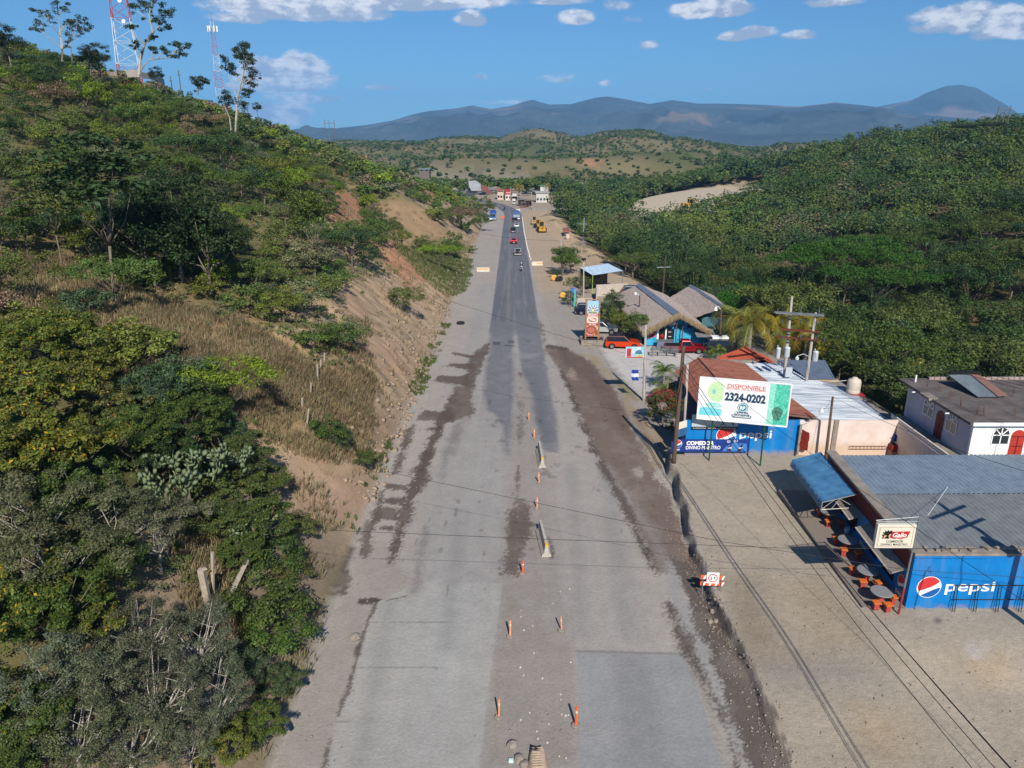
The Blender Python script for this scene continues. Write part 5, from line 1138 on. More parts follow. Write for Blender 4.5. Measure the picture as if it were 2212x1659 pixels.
mb = MB(); c4 = [P(*k2(*p), z) for p, z in (((1690, 182), 6.93), ((1770, 182), 6.93), ((2060, 390), 6.2), ((1960, 400), 6.2))]; corr(mb, c4[0], c4[1], c4[2], c4[3], .2, .03, 3); mb.build('rusty_sheet', tin('tin_loose_rust', S(142, 110, 96), met=0), sh)
mb = MB(); p_ = P(*k2(1465, 240), 6.0); mb.bb(p_.x, p_.x+2.4, p_.y-.1, p_.y+.05, 6.0, 6.75); mb.build('prop', BLK, sh)
# drums and crates in the shaded courtyard corner
for i, (px_, py_, z_, c_, lb) in enumerate(((950, 800, 1.9, (30, 60, 130), 'blue crate on top of the stack in the courtyard corner'), (1020, 795, 1.9, (36, 66, 140), 'blue crate right of the topmost crate in the courtyard corner'), (930, 900, 1.2, (140, 40, 30), 'red crate at the bottom left of the stacked crates'), (990, 900, 1.2, (24, 44, 96), 'dark blue crate beside the red crate'), (1060, 900, 1.3, (40, 60, 60), 'grey green crate right of the dark blue crate'), (1100, 940, 1.1, (60, 70, 110), 'dull blue crate lowest on the right of the pile'))):
    q = P(*k2(px_, py_), z_); t = thing('crate', lb, 'crate', (q.x, q.y, z_-.25), 0, 'crates stacked in the courtyard corner'); mb = MB()
    hh = .5 if z_ > 1.5 else z_-.85+.25
    mb.box((q.x, q.y, z_-.0), (.62, .6, .5)); 
    mb.build('crate_body', SM(c_), t, bevel=.03)
    mb = MB(); mb.bb(q.x-.26, q.x+.26, q.y-.25, q.y+.25, z_+.25, z_+.27); mb.build('lid', BLK, t)
    if z_ < 1.5:
        pl = MB(); pl.bb(q.x-.3, q.x+.3, q.y-.3, q.y+.3, .5, z_-.26); pl.build('pallet', WOODL, t)
# patterned cloth, steel ladder on the ground by the pink wall
t = thing('hanging_cloth', 'dark red patterned cloth hanging on a post beside the blue wall', 'cloth', (22.6, 53.0, .9)); mb = MB(); g = []
for i in range(9):
    for j in range(5): g.append(mb.pt((22.45+j*.16+.04*math.sin(i), 53.1+.08*math.sin(j*2+i*.7), 2.75-i*.22-(j*.08 if i < 4 else 0))))
for i in range(8):
    for j in range(4): a = i*5+j; mb.face((g[a], g[a+1], g[a+6], g[a+5]))
mb.build('cloth', mat('red_pattern_cloth', S(130, 24, 22), .8, noise=.9, nscale=5, col2=S(60, 30, 14)), t, smooth=True)
mb = MB(); mb.bb(22.28, 22.44, 53.1, 53.26, .6, 3.1); mb.build('post', CONC_M, t)
t = thing('window_grille', 'low steel grille lying against the foot of the pinkish wall', 'grille', (27, 53.4, .85)); mb = MB()
for z in (.95, 1.2): mb.tube([(26.5, 53.42, z), (29.4, 53.42, z)], .02, 4)
for k in range(11): mb.tube([(26.5+.29*k, 53.42, .95), (26.5+.29*k, 53.42, 1.2)], .014, 4)
mb.build('bars', RUSTM, t)
# ---------------- billboard
bbd = thing('billboard', 'large white advertising billboard with phone number on green posts', 'billboard', (17.2, 51.7, .85), -.278)
Mb = Matrix.Translation(Vector((17.22, 51.72, 5.5))) @ Matrix.Rotation(-.278, 4, 'Z'); W2, H2 = 3.2, 1.62
def bq(name, x0, x1, z0, z1, y0, y1, m_): mb = MB(); mb.T = Mb; mb.bb(x0, x1, y0, y1, z0, z1); return mb.build(name, m_, bbd)
bq('panel', -W2, W2, -H2, H2, -.02, .06, SM((228, 230, 236))); bq('panel_frame', -W2-.06, W2+.06, H2, H2+.07, -.06, .09, WHT); bq('panel_frame', -W2-.06, W2+.06, -H2-.07, -H2, -.06, .09, WHT); bq('panel_frame', -W2-.07, -W2, -H2, H2, -.06, .09, WHT); bq('panel_frame', W2, W2+.07, -H2, H2, -.06, .09, WHT)
bz = lambda x, z: (-W2+(x-175)/(1115-175)*2*W2, H2-(z-490)/(925-490)*2*H2)
def swirl(name, c1, c2, sc=2.2):
    m = bpy.data.materials.new(name); m.use_nodes = True; nt_ = m.node_tree; b = nt_.nodes['Principled BSDF']; w = nt_.nodes.new('ShaderNodeTexNoise'); w.inputs['Scale'].default_value = sc; w.inputs['Detail'].default_value = 4; w.inputs['Distortion'].default_value = 3.5
    r_ = nt_.nodes.new('ShaderNodeValToRGB'); r_.color_ramp.elements[0].position = .38; r_.color_ramp.elements[1].position = .62; r_.color_ramp.elements[0].color = S(*c1)+(1,); r_.color_ramp.elements[1].color = S(*c2)+(1,)
    tc = nt_.nodes.new('ShaderNodeTexCoord'); nt_.links.new(tc.outputs['Object'], w.inputs['Vector']); nt_.links.new(w.outputs['Fac'], r_.inputs[0]); nt_.links.new(r_.outputs[0], b.inputs['Base Color']); b.inputs['Roughness'].default_value = .5; return m
def bpoly(name, pts, y, m_): mb = MB(); mb.T = Mb; mb.poly([(p[0], y, p[1]) for p in pts]); return mb.build(name, m_, bbd)
x0, z1 = bz(905, 500); x1, z0 = bz(1108, 918); bpoly('painted_band', [(x0, -H2+.03), (W2-.04, -H2+.03), (W2-.04, H2-.04), (x0, H2-.04)], -.026, swirl('teal_swirls', (30, 170, 138), (110, 206, 184)))
bpoly('painted_band', [(x0, -H2+.03), (x0+.45, -H2+.03), (x0+.38, .1), (x0+.42, H2-.04), (x0, H2-.04)], -.029, swirl('mint_swirls', (120, 208, 184), (160, 220, 206)))
cx, cz = bz(1005, 800); bpoly('dark_scribble', [(cx+.36*math.cos(a)*(1+.12*math.sin(3*a)), cz+.55*math.sin(a)) for a in np.linspace(0, 6.28, 24)[:-1]], -.032, swirl('dark_green_scribble', (36, 92, 80), (96, 150, 130), 5))
GL = swirl('pale_green_swirls', (176, 214, 168), (204, 226, 176)); xe = bz(430, 0)[0]
gx, gz = bz(360, 625); bpoly('pale_round_shape', [(min(gx+.68*math.cos(a), xe), gz+.80*math.sin(a)) for a in np.linspace(0, 6.28, 36)[:-1]], -.026, GL)
gx, gz = bz(330, 625); bpoly('teal_spot', [(gx+.13*math.cos(a), gz+.2*math.sin(a)) for a in np.linspace(0, 6.28, 20)[:-1]], -.029, SM((120, 196, 190)))
gx, gz = bz(300, 770); bpoly('pale_teal_shape', [(min(gx+.62*math.cos(a)+.25, xe), gz+.22*math.sin(a)) for a in np.linspace(0, 6.28, 24)[:-1]], -.026, swirl('aqua_swirls', (140, 208, 200), (176, 222, 214)))
xa, za = bz(180, 800); xb, zb = bz(425, 885); bpoly('aqua_shape', [(xa, zb), (xa+.1, za-.05), (xa+.5, za+.02), (xb, za-.04), (xb, zb+.06), (xb-.8, zb)], -.026, swirl('aqua2_swirls', (90, 196, 212), (130, 212, 222)))
bpoly('bottom_smudge', [(bz(430, 0)[0], -H2+.03), (x0, -H2+.03), (x0, -H2+.2), (bz(430, 0)[0], -H2+.12)], -.026, swirl('grey_smudge', (190, 206, 204), (215, 224, 224)))
def bt(s, x, z, h, w, m_, bold=.02, y=-.03):
    a, b = bz(x, z); p = Mb @ Vector((a, y, b)); t_ = text_obj('lettering', s, h, m_, bbd, (0, 0, 0), width=w, bold=bold); L_ = Matrix.LocRotScale(bbd.location, bbd.rotation_euler, None).inverted() @ p; t_.location = L_; return t_
ORG = SM((206, 104, 76)); NAVY = SM((26, 62, 84)); bt('DISPONIBLE', 665, 553, .36, 2.72, ORG, .02); a, b = bz(665, 583); bpoly('underline', [(a-1.38, b-.02), (a+1.38, b-.02), (a+1.38, b+.015), (a-1.38, b+.015)], -.028, ORG)
bt('2324-0202', 660, 665, .68, 2.92, NAVY, .05)
cx, cz = bz(647, 770); 
for r0, m_, y in ((.385, SM((28, 82, 104)), -.027), (.335, SM((220, 234, 236)), -.030), (.285, SM((60, 136, 152)), -.033)): bpoly('round_logo', disc_pts(cx, cz, r0, 40), y, m_)
bt('RP', 647, 772, .28, .36, WHT, .04, -.037)
cx, cz = bz(640, 848); bpoly('logo_plate', [(cx-.52, cz+.04), (cx-.45, cz+.24), (cx+.45, cz+.24), (cx+.52, cz+.04), (cx+.72, cz-.02), (cx+.66, cz-.26), (cx-.66, cz-.26), (cx-.72, cz-.02)], -.027, SM((40, 84, 110)))
bt('Rótulos', 640, 833, .17, .9, WHT, .02, -.031); bt('Publicidad', 640, 862, .19, 1.24, WHT, .02, -.031)
a, b = bz(620, 921); bt('rotulos y publicidad', 615, 930, .07, 1.3, SM((60, 100, 160)), .0, -.064)
for px_, py_ in ((1540.2, 995.3), (1648.5, 1002)):
    q = P(px_, py_, .85); mb = MB(); yb_ = 51.72-.286*(q.x-17.22)+.19; mb.tube([(q.x, yb_, .4), (q.x, yb_, 6.9)], .065, 8); mb.build('post', SM((34, 84, 58), noise=.3), bbd)
mb = MB(); mb.T = Mb
for z in (-1.2, 0, 1.2): mb.bb(-W2, W2, .06, .12, z-.04, z+.04)
mb.build('back_rails', STEEL, bbd)
# price board and long soft-drink banner
mn = thing('menu_board', 'pale menu board above the blue wall, partly behind the billboard', 'sign', (14.0, 53.4, 2.9)); mb = MB(); mb.bb(13.95, 17.55, 53.36, 53.46, 2.78, 3.85); mb.build('board', SM((172, 186, 190)), mn)
mb = MB(); mb.bb(13.95, 17.55, 53.33, 53.36, 2.66, 2.86); mb.build('black_strip', BLK, mn)
text_obj('lettering', 'DIVINO MAESTRO', .26, WHT, mn, (1.0, -.05, .36), width=1.5, bold=.01); text_obj('lettering', '5', .34, BLK, mn, (2.35, -.05, .28), bold=.02); text_obj('lettering', '8', .34, BLK, mn, (3.15, -.05, .28), bold=.02); text_obj('lettering', '"EL CONSUMO DE ESTE PRODUCTO CAUSA SERIOS DAÑOS A LA SALUD"', .085, WHT, mn, (1.75, -.075, -.14), width=3.4, bold=.01)
bn = thing('banner_sign', 'long dark blue banner sign with COMEDOR lettering at the yard corner', 'sign', (12.3, 53.2, .8))
BX0 = PY(1449, 975, 53.2).x; BX1 = PY(1615, 975, 53.2).x
mb = MB(); mb.bb(BX0, BX1, 53.18, 53.24, .82, 1.86); mb.build('panel', mat('banner_blue', S(22, 44, 112), .5, noise=.3, nscale=.5, col2=S(30, 62, 140)), bn)
M_ = Matrix.Translation(Vector((BX0+.50, 53.17, 1.5))); globe(bn, M_, .32)
loc0 = Vector(bn.location)
def bnt(s, x, z, h, w, m_=WHT, bold=.03): text_obj('lettering', s, h, m_, bn, (BX0+x-loc0.x, 53.168-loc0.y, z-loc0.z), width=w, bold=bold)
bnt('pepsi.', .5, 1.0, .2, .42, WHT, .02); bnt('COMEDOR', 2.25, 1.56, .34, 2.15, WHT, .05); bnt('DIVINO MAESTRO', 2.5, 1.18, .30, 2.7, WHT, .02); bnt('Q3', 4.45, 1.68, .2, .25, WHT, .02); bnt('Q15', 5.0, 1.72, .22, .32, WHT, .02)
mb = MB(); mb.poly([(BX0+4.0, 53.172, .86), (BX0+5.95, 53.172, .86), (BX0+5.9, 53.172, 1.5), (BX0+4.9, 53.172, 1.6), (BX0+4.3, 53.172, 1.3)]); mb.build('light_burst', SM((60, 120, 190)), bn)
for dx, c_ in ((4.35, (90, 30, 34)), (5.2, (50, 30, 60))):
    mb = MB(); b0 = [(0, 0), (.28, 0), (.3, .28), (.22, .42), (.16, .62), (.1, .62), (.06, .42), (-.02, .28)]; mb.poly([(BX0+dx+x+z*.35, 53.165, .88+z) for x, z in b0]); mb.build('bottle_picture', SM(c_), bn)
    mb = MB(); mb.poly([(BX0+dx+x+z*.35, 53.160, .88+z) for x, z in [(0, .2), (.3, .22), (.28, .34), (.0, .32)]]); mb.build('bottle_label', SM((200, 210, 230)), bn)
# ================================================================== seafood restaurant with thatched roofs
THATCH = mat('thatch', S(190, 176, 166), .95, noise=.4, nscale=3.2, bump=.8, col2=S(150, 134, 124)); STRAW = mat('straw_edge', S(176, 148, 104), .9, noise=.4, nscale=6); RIDGE = mat('ridge_sheet', S(112, 126, 146), .6, noise=.25, nscale=1.2)
TURQ = mat('turquoise_wall', S(66, 174, 212), .7, noise=.2, nscale=1, col2=S(40, 150, 200))
def fringe(parent, a, b, n, drop, col, seed):
    r = np.random.default_rng(seed); a = np.array(a); b = np.array(b); t = r.random(n)[:, None]; p = a*(1-t)+b*t+r.normal(size=(n, 3))*.05
    d = np.stack([r.normal(size=n)*.08, -.10-.14*r.random(n), -drop*(.5+.8*r.random(n))], 1); w = np.array([.022, 0, 0])
    V = np.stack([p-w, p+w, p+d+w*.4, p+d-w*.4], 1).reshape(-1, 3)-np.array(parent.location); o = np_mesh('straw_fringe', V, np.arange(len(V)).reshape(-1, 4), LEAFM, parent, cols={'Tint': np.repeat((.6+.7*r.random(n))[:, None]*np.array(col)[None], 4, 0)}); o.color = (1, 1, 1, 1)
LEAFM = bpy.data.materials.get('foliage') or mat('foliage_plain', (.1, .1, .05))
re_ = thing('thatched_restaurant', 'seafood restaurant with grey palm thatch roof and turquoise front wall', 'restaurant', (21, 92, -1.1))
rf = [P(1467, 676, 3.5), P(1380.8, 612.7, 3.7), P(1321.8, 641.4, 1.3), P(1388.4, 717, 1.0)]
va_, vb_ = P(1535, 714, 1.2), P(1442.8, 638.4, 1.9)
def roofquad(name, q, parent, m_, n=14, jit=.05):
    mb = MB(); g = []
    for i in range(n+1):
        for j in range(n+1):
            p = q[0].lerp(q[1], i/n).lerp(q[3].lerp(q[2], i/n), j/n)+Vector((0, 0, rr.uniform(-jit, jit))); g.append(mb.pt(p))
    for i in range(n):
        for j in range(n): a = i*(n+1)+j; mb.face((g[a], g[a+1], g[a+n+2], g[a+n+1]))
    return mb.build(name, m_, parent, smooth=True)
roofquad('left_thatch_slope', rf, re_, THATCH); roofquad('right_thatch_slope', [rf[0], rf[1], vb_, va_], re_, THATCH)
dz = Vector((0, 0, .09)); mb = MB(); L0 = (rf[3]-rf[0])*.13; R0 = (va_-rf[0])*.05; mb.poly([rf[0]+dz, rf[1]+dz, rf[1]+L0+dz, rf[0]+L0*1.2+dz]); mb.poly([rf[0]+dz, rf[1]+dz, rf[1]+R0+dz, rf[0]+R0+dz]); mb.build('ridge_sheet', RIDGE, re_)
fringe(re_, rf[0], rf[3], 1500, .55, (.30, .22, .12), 1); fringe(re_, rf[0], va_, 1300, .5, (.30, .22, .12), 2); fringe(re_, rf[3], rf[2], 900, .35, (.22, .17, .11), 3)
fl = -1.15
mb = MB(); mb.prism([(17.2, fl), (25.3, fl), (25.3, 1.0), (21.3, 2.9), (17.2, .9)], 92.0, 92.2, 'Y'); mb.build('front_wall', TURQ, re_)
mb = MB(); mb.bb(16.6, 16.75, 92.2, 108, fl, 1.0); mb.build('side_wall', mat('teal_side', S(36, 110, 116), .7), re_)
def rect(name, px0, py0, px1, py1, y, m_, parent, th=.05):
    a = PY(px0, py0, y); b = PY(px1, py1, y); mb = MB(); mb.bb(min(a.x, b.x), max(a.x, b.x), y-th, y, min(a.z, b.z), max(a.z, b.z)); return mb.build(name, m_, parent)
D3 = lambda x, y: (1198.5+x/5.669, 602+y/5.669)
rect('door_opening', *D3(1262, 612), *D3(1450, 752), 91.99, BLK, re_); rect('door_frame', *D3(1255, 605), *D3(1268, 752), 91.96, WHT, re_); 
for q in (((1390, 650), (1425, 655)), ((1390, 705), (1425, 710)), ((1355, 615), (1362, 750))): rect('door_bar', *D3(*q[0]), *D3(*q[1]), 91.93, WHT, re_)
q = PY(*D3(1470, 588), 91.95); text_obj('lettering', 'PERLAS DEL MAR', .55, NAVY, re_, (q.x-21+.2, -.06, q.z+1.1), width=6.0, bold=.02)
for (x, y, c_, s_) in ((1180, 690, (190, 90, 90), .28), (1215, 640, (170, 130, 120), .25), (1205, 700, (200, 70, 80), .22), (1230, 655, (120, 110, 110), .2), (1160, 720, (150, 100, 100), .2)):
    q = PY(*D3(x, y), 91.96); mb = MB(); face2d(mb, [(q.x+s_*1.4*math.cos(a)*(1+.3*math.sin(3*a)), q.z+s_*math.sin(a)) for a in np.linspace(0, 6.28, 16)[:-1]], 91.97); mb.build('painted_seafood', SM(c_), re_)
for x0_, x1_ in ((1250, 1440),):
    a = PY(*D3(x0_, 800), 90.9); b = PY(*D3(x1_, 765), 90.9); t = thing('serving_counter', 'low counter with tiled front before the restaurant door', 'counter', (a.x, 90.9, fl)); mb = MB(); mb.bb(a.x, b.x, 90.6, 91.1, fl, fl+.95); mb.build('base', SM((120, 130, 150), noise=.5, nscale=3), t); mb = MB(); mb.bb(a.x-.1, b.x+.1, 90.5, 91.2, fl+.95, fl+1.02); mb.build('counter_top', STEEL, t)
q = PY(*D3(1435, 530), 91.0); t = thing('satellite_dish', 'pale round satellite dish under the thatch gable', 'dish', (q.x, 91.3, q.z-.4)); mb = MB(); mb.lathe((q.x, 91.1, q.z), [(.02, .12), (.3, .08), (.55, 0), (.56, -.02)], 24, 'Y', 0); mb.build('dish', SM((170, 176, 180)), t, smooth=True); mb = MB(); mb.tube([(q.x, 91.2, q.z), (q.x, 92.0, q.z-.2)], .03, 6); mb.build('arm', STEEL, t)
for x in (1497, 1575): q = PY(*D3(x, 560), 91.0); mb = MB(); mb.tube([(q.x, 91.2, fl), (q.x, 91.2, 2.2)], .07, 6); mb.build('gable_post', WOODP, re_)
q = PY(*D3(1850, 650), 90.5); mb = MB(); corr(mb, (q.x-1.3, 89.6, .55), (q.x+1.2, 89.6, .5), (q.x+1.2, 92, 1.0), (q.x-1.3, 92, 1.0), .2, .02); mb.build('side_canopy', T_GREY, re_)
r2 = thing('thatched_hall', 'second thatched hall behind the restaurant with blue grey ridge strip', 'hall', (27, 98, -1.2)); g2 = [P(1565.3, 662.6, 3.7), P(1491.2, 615.7, 3.8), P(1443, 645, 1.7), P(1503, 687, 1.5)]; g3 = P(1600, 690, 1.4); g4 = P(1545, 640, 1.5)
roofquad('left_thatch_slope', g2, r2, THATCH); roofquad('right_thatch_slope', [g2[0], g2[1], g4, g3], r2, THATCH); mb = MB(); L0 = (g2[3]-g2[0])*.1; mb.poly([g2[0]+dz, g2[1]+dz, g2[1]+L0+dz, g2[0]+L0+dz]); mb.poly([g2[0]+dz, g2[1]+dz, g2[1]+(g4-g2[1])*.12+dz, g2[0]+(g3-g2[0])*.12+dz]); mb.build('ridge_sheet', RIDGE, r2)
mb = MB(); mb.prism([(25.2, fl), (30.2, fl), (30.2, 1.2), (27.4, 3.2), (25.2, 1.4)], 95.5, 106, 'Y'); mb.build('walls', SM((70, 110, 120)), r2)
# ---------------- open shed with bright roof, block wall, gate posts
sd_ = thing('open_shed', 'open sided shed with bright corrugated mono-pitch roof', 'shed', (16, 130, -2)); c = [P(1280.5, 594.8, 1.3), P(1345.8, 584.8, 1.3), P(1312.9, 568.9, 1.9), P(1252.9, 578.3, 1.9)]
mb = MB(); corr(mb, c[0], c[3], c[2], c[1], .45, .05); mb.build('roof_sheets', T_SHED, sd_)
for q in c: mb = MB(); mb.tube([(q.x, q.y, -2.1), (q.x, q.y, q.z-.05)], .06, 6); mb.build('post', SM((150, 196, 90)) if q is c[0] else STEEL, sd_)
mb = MB(); mb.prism([((c[3]+(c[2]-c[3])*k)).xy[:] for k in (0, 1)]+[(c[2].x, c[2].y+.15), (c[3].x, c[3].y+.15)], -2.1, 1.7, 'Z'); mb.build('rear_wall', SM((110, 92, 84), noise=.2), sd_)
q0, q1, q2 = P(1287, 655, -1.6), P(1287, 637, -1.6), P(1355, 633, -1.6)
bw = thing('block_wall', 'unpainted pale concrete block wall by the shed and restaurant palms', 'wall', (q1.x, q1.y, -1.8)); mb = MB(); mb.prism([q1.xy[:], q2.xy[:], (q2.x, q2.y+.2), (q1.x, q1.y+.2)], -1.9, .15, 'Z'); mb.prism([q0.xy[:], (q0.x+.2, q0.y), (q1.x+.2, q1.y), q1.xy[:]], -1.9, .1, 'Z'); mb.build('blocks', mat('pale_block', S(190, 178, 166), .9, noise=.25, nscale=2.5), bw)
q = P(1247, 664, -1.4); t = thing('low_block_wall', 'short pale block wall behind the dark blue off-roader', 'wall', (q.x, q.y, -1.5)); mb = MB(); mb.bb(q.x, q.x+2.4, q.y, q.y+.2, -1.6, .1); mb.build('blocks', mat('pale_block', S(190, 178, 166)), t)
# ---------------- welcome sign tower in a planter
A0 = PY(1264.7, 722, 93.5); A1 = PY(1292.9, 722, 93.5); zt_ = PY(1278, 648, 93.5).z; w = A1.x-A0.x; xm = (A0.x+A1.x)/2
ws = thing('welcome_sign', 'tall narrow restaurant sign with shell picture and BIENVENIDOS text in a planter', 'sign', (xm, 93.5, -1.1))
mb = MB(); 
for x in (A0.x, A1.x): mb.tube([(x, 93.5, -1.1), (x, 93.5, zt_+.15)], .11, 8)
mb.tube([(A0.x-.2, 93.5, zt_+.05), (A1.x+.2, 93.5, zt_+.05)], .08, 8); mb.build('posts', WOODL, ws)
pt_, pb_ = zt_-.1, -.35; hh = pt_-pb_
def strip(nm, a, b, c_, x0=-.5, x1=.5, yy=0): mb = MB(); mb.bb(xm+x0*w*.86, xm+x1*w*.86, 93.44-yy, 93.47, pt_-b*hh, pt_-a*hh); mb.build(nm, SM(c_), ws)
strip('panel', 0, 1, (206, 168, 130)); strip('sky_picture', 0, .36, (150, 192, 216), -.5, .5, .01); strip('yellow_ribbon', .30, .335, (200, 180, 50), -.4, .4, .02); strip('red_strip', .355, .425, (176, 36, 44), -.5, .5, .02)
strip('red_strip', .63, .69, (176, 40, 46), -.5, .5, .02); strip('red_strip', .93, .99, (176, 40, 46), -.5, .2, .02)
def sp(nm, cx, cy, rx, rz, c_, k, a0=0, a1=6.283, n=28):
    mb = MB(); pts = [(xm+cx*w+rx*w*math.cos(a0+(a1-a0)*i/n), pt_-cy*hh+rz*w*math.sin(a0+(a1-a0)*i/n)) for i in range(n)]
    face2d(mb, pts, 93.425-.004*k); mb.build(nm, SM(c_), ws)
for k in range(11):
    a = math.pi*(k+.5)/11; mb = MB(); cx_, cz_ = xm, pt_-.27*hh; R1 = w*.36; pts = [(cx_+.04*math.cos(a-1.2), cz_+.03), (cx_+R1*math.cos(a-.11), cz_+R1*math.sin(a-.11)*1.1), (cx_+R1*1.07*math.cos(a), cz_+R1*1.07*math.sin(a)*1.1), (cx_+R1*math.cos(a+.11), cz_+R1*math.sin(a+.11)*1.1), (cx_-.04, cz_+.03)]; face2d(mb, pts, 93.405); mb.build('shell_rib', SM((226, 226, 226) if k % 2 else (60, 96, 150)), ws)
sp('pearl', 0, .255, .09, .09, (236, 216, 120), 8)
sp('plate_picture', 0, .53, .42, .28, (222, 216, 212), 1); sp('food_picture', 0, .53, .33, .19, (176, 110, 92), 3); sp('food_picture', -.08, .51, .16, .1, (226, 190, 170), 5); sp('food_picture', .1, .54, .14, .08, (232, 200, 180), 6)
sp('pan_picture', -.08, .81, .40, .34, (140, 76, 64), 1); sp('food_picture', -.08, .82, .28, .22, (176, 104, 84), 3); sp('jar_picture', .33, .9, .13, .22, (150, 90, 40), 5)
for s_, c_, h_, k_ in (('BIENVENIDOS', .39, .26, 1.25), ('Perlas del Mar', .317, .13, 1.0), ('MARISCOS FRESCOS', .65, .1, .95), ('COMIDA IMPORTADA', .675, .09, .95), ('RESTAURANTE', .955, .12, .7)):
    text_obj('lettering', s_, h_, WHT if c_ != .317 else NAVY, ws, (0 if c_ != .955 else -.2, -.11, pt_-c_*hh+1.1), width=k_, bold=.02)
pl0 = P(1254.5, 730, -.9); t = thing('planter', 'low grey concrete planter around the foot of the welcome sign', 'planter', (xm, 93.5, -1.15)); mb = MB(); x0, x1 = xm-1.5, xm+1.6
for b in ((x0, x1, 92.3, 92.5), (x0, x1, 94.5, 94.7), (x0, x0+.2, 92.5, 94.5), (x1-.2, x1, 92.5, 94.5)): mb.bb(b[0], b[1], b[2], b[3], -1.3, -.6)
mb.build('walls', CONC_M, t); mb = MB(); mb.bb(x0+.2, x1-.2, 92.5, 94.5, -1.3, -.72); mb.build('soil', SM((84, 66, 54), noise=.4), t)
# ================================================================== poles and wires
def pole(name, px, py, z0, ptop, lb, m_, r0=.14, r1=.09, cat='pole', group=None):
    b = P(px, py, z0); top = PY(ptop[0], ptop[1], b.y); t = thing(name, lb, cat, b, 0, group); mb = MB(); mb.tube([(b.x, b.y, z0-.6), (b.x, b.y, z0), (top.x, b.y, top.z)], [r0, r0, r1], 10); mb.build('shaft', m_, t, smooth=True); return t, Vector((top.x, b.y, top.z))
def insul(mb, p): mb.lathe(p, [(.03, 0), (.07, .03), (.04, .08), (.08, .12), (.05, .18)], 8)
wp, WT = pole('utility_pole', 1456.4, 989, .85, (1476.7, 747.3), 'dark wooden utility pole at the corner of the dirt yard', WOODP, .17, .12)
cp1, CT1 = pole('concrete_pole', 1477.6, 960.5, .8, (1485, 786.6), 'shorter concrete pole with coiled cable beside the wooden pole', CPOLE, .15, .1)
mb = MB()
for k in range(7): mb.lathe((CT1.x-.16, CT1.y-.1, CT1.z-2.4-.04*k), [(.02, 0), (.02, .0)], 3) if 0 else mb.tube([(CT1.x-.22+.36*math.cos(a)*.6, CT1.y-.17-.02*k, CT1.z-2.2+.55*math.sin(a)) for a in np.linspace(0, 6.28, 18)], .028, 4, cap=False)
mb.build('cable_coil', BLK, cp1)
t = thing('pole_banner', 'white and blue cloth banner strapped around both yard corner poles', 'banner', (13.2, 52.6, 3.2)); q = PY(1462, 935, 52.5); q2 = PY(1483, 905, 52.5)
mb = MB(); g = [(PY(1459, 915, 52.4)), PY(1484, 907, 53.0), PY(1484, 922, 53.0), PY(1459, 930, 52.4)]; mb.poly(g); mb.build('white_band', SM((214, 206, 190)), t); mb = MB(); g = [PY(1459, 930, 52.4), PY(1484, 922, 53.0), PY(1484, 938, 53.0), PY(1459, 947, 52.4)]; mb.poly(g); mb.build('blue_band', SM((60, 110, 160), noise=.5, nscale=3), t)
sp1, ST1 = pole('concrete_pole', 1390.8, 859.2, -.45, (1395, 702), 'tall concrete pole carrying a picture sign and a blue flag beside the gravel yard', CPOLE, .16, .1)
yq = sp1.location.y; a = PY(1352, 749, yq-.15); b = PY(1391, 773, yq-.15); t = thing('picture_sign', 'small restaurant picture sign hung on the tall concrete pole', 'sign', (b.x, yq, b.z)); mb = MB(); mb.bb(a.x, b.x, yq-.17, yq-.12, b.z, a.z); mb.build('panel', SM((120, 180, 214), noise=.4, nscale=1.5, col2=S(206, 222, 222)), t)
for (x0_, x1_, z0_, z1_, c_) in ((.06, .30, .12, .85, (176, 60, 60)), (.05, .95, .0, .1, (196, 80, 76)), (.5, .96, .14, .26, (206, 190, 70))): mb = MB(); ww, hz_ = b.x-a.x, a.z-b.z; mb.bb(a.x+x0_*ww, a.x+x1_*ww, yq-.18, yq-.172, b.z+z0_*hz_, b.z+z1_*hz_); mb.build('printed_patch', SM(c_), t)
mb = MB(); face2d(mb, [(a.x+.7*ww+.36*math.cos(q_), b.z+.35*hz_+.42*math.sin(q_)) for q_ in np.linspace(0, math.pi, 16)], yq-.178); mb.build('shell_picture', SM((70, 120, 150)), t)
mb = MB(); 
for x0_ in (a.x, b.x): mb.tube([(x0_, yq-.145, b.z), (x0_, yq-.145, a.z)], .02, 4)
mb.tube([(a.x, yq-.145, a.z+.03), (b.x+.4, yq-.02, a.z+.03)], .025, 5); mb.build('sign_frame', RUSTM, t)
a = PY(1364.5, 799, yq-.2); b = PY(1378, 822, yq-.2); t = thing('flag', 'small blue and white striped flag hanging from the concrete pole', 'flag', (b.x, yq, a.z)); hz_ = a.z-b.z
for i, c_ in enumerate(((40, 72, 160), (228, 230, 236), (40, 72, 160))):
    mb = MB(); g = []
    for j in range(7):
        for k in range(2): x = a.x+(b.x-a.x)*j/6; g.append(mb.pt((x+.05*k*i, yq-.2+.06*math.sin(j*1.7+i), a.z-hz_*(i+k)/3)))
    for j in range(6): mb.face((g[2*j], g[2*j+1], g[2*j+3], g[2*j+2]))
    mb.build('stripe', SM(c_), t)
mb = MB(); mb.tube([(a.x-.1, yq-.2, a.z+.02), (sp1.location.x, yq, a.z+.1)], .02, 5); mb.build('rod', STEEL, t)
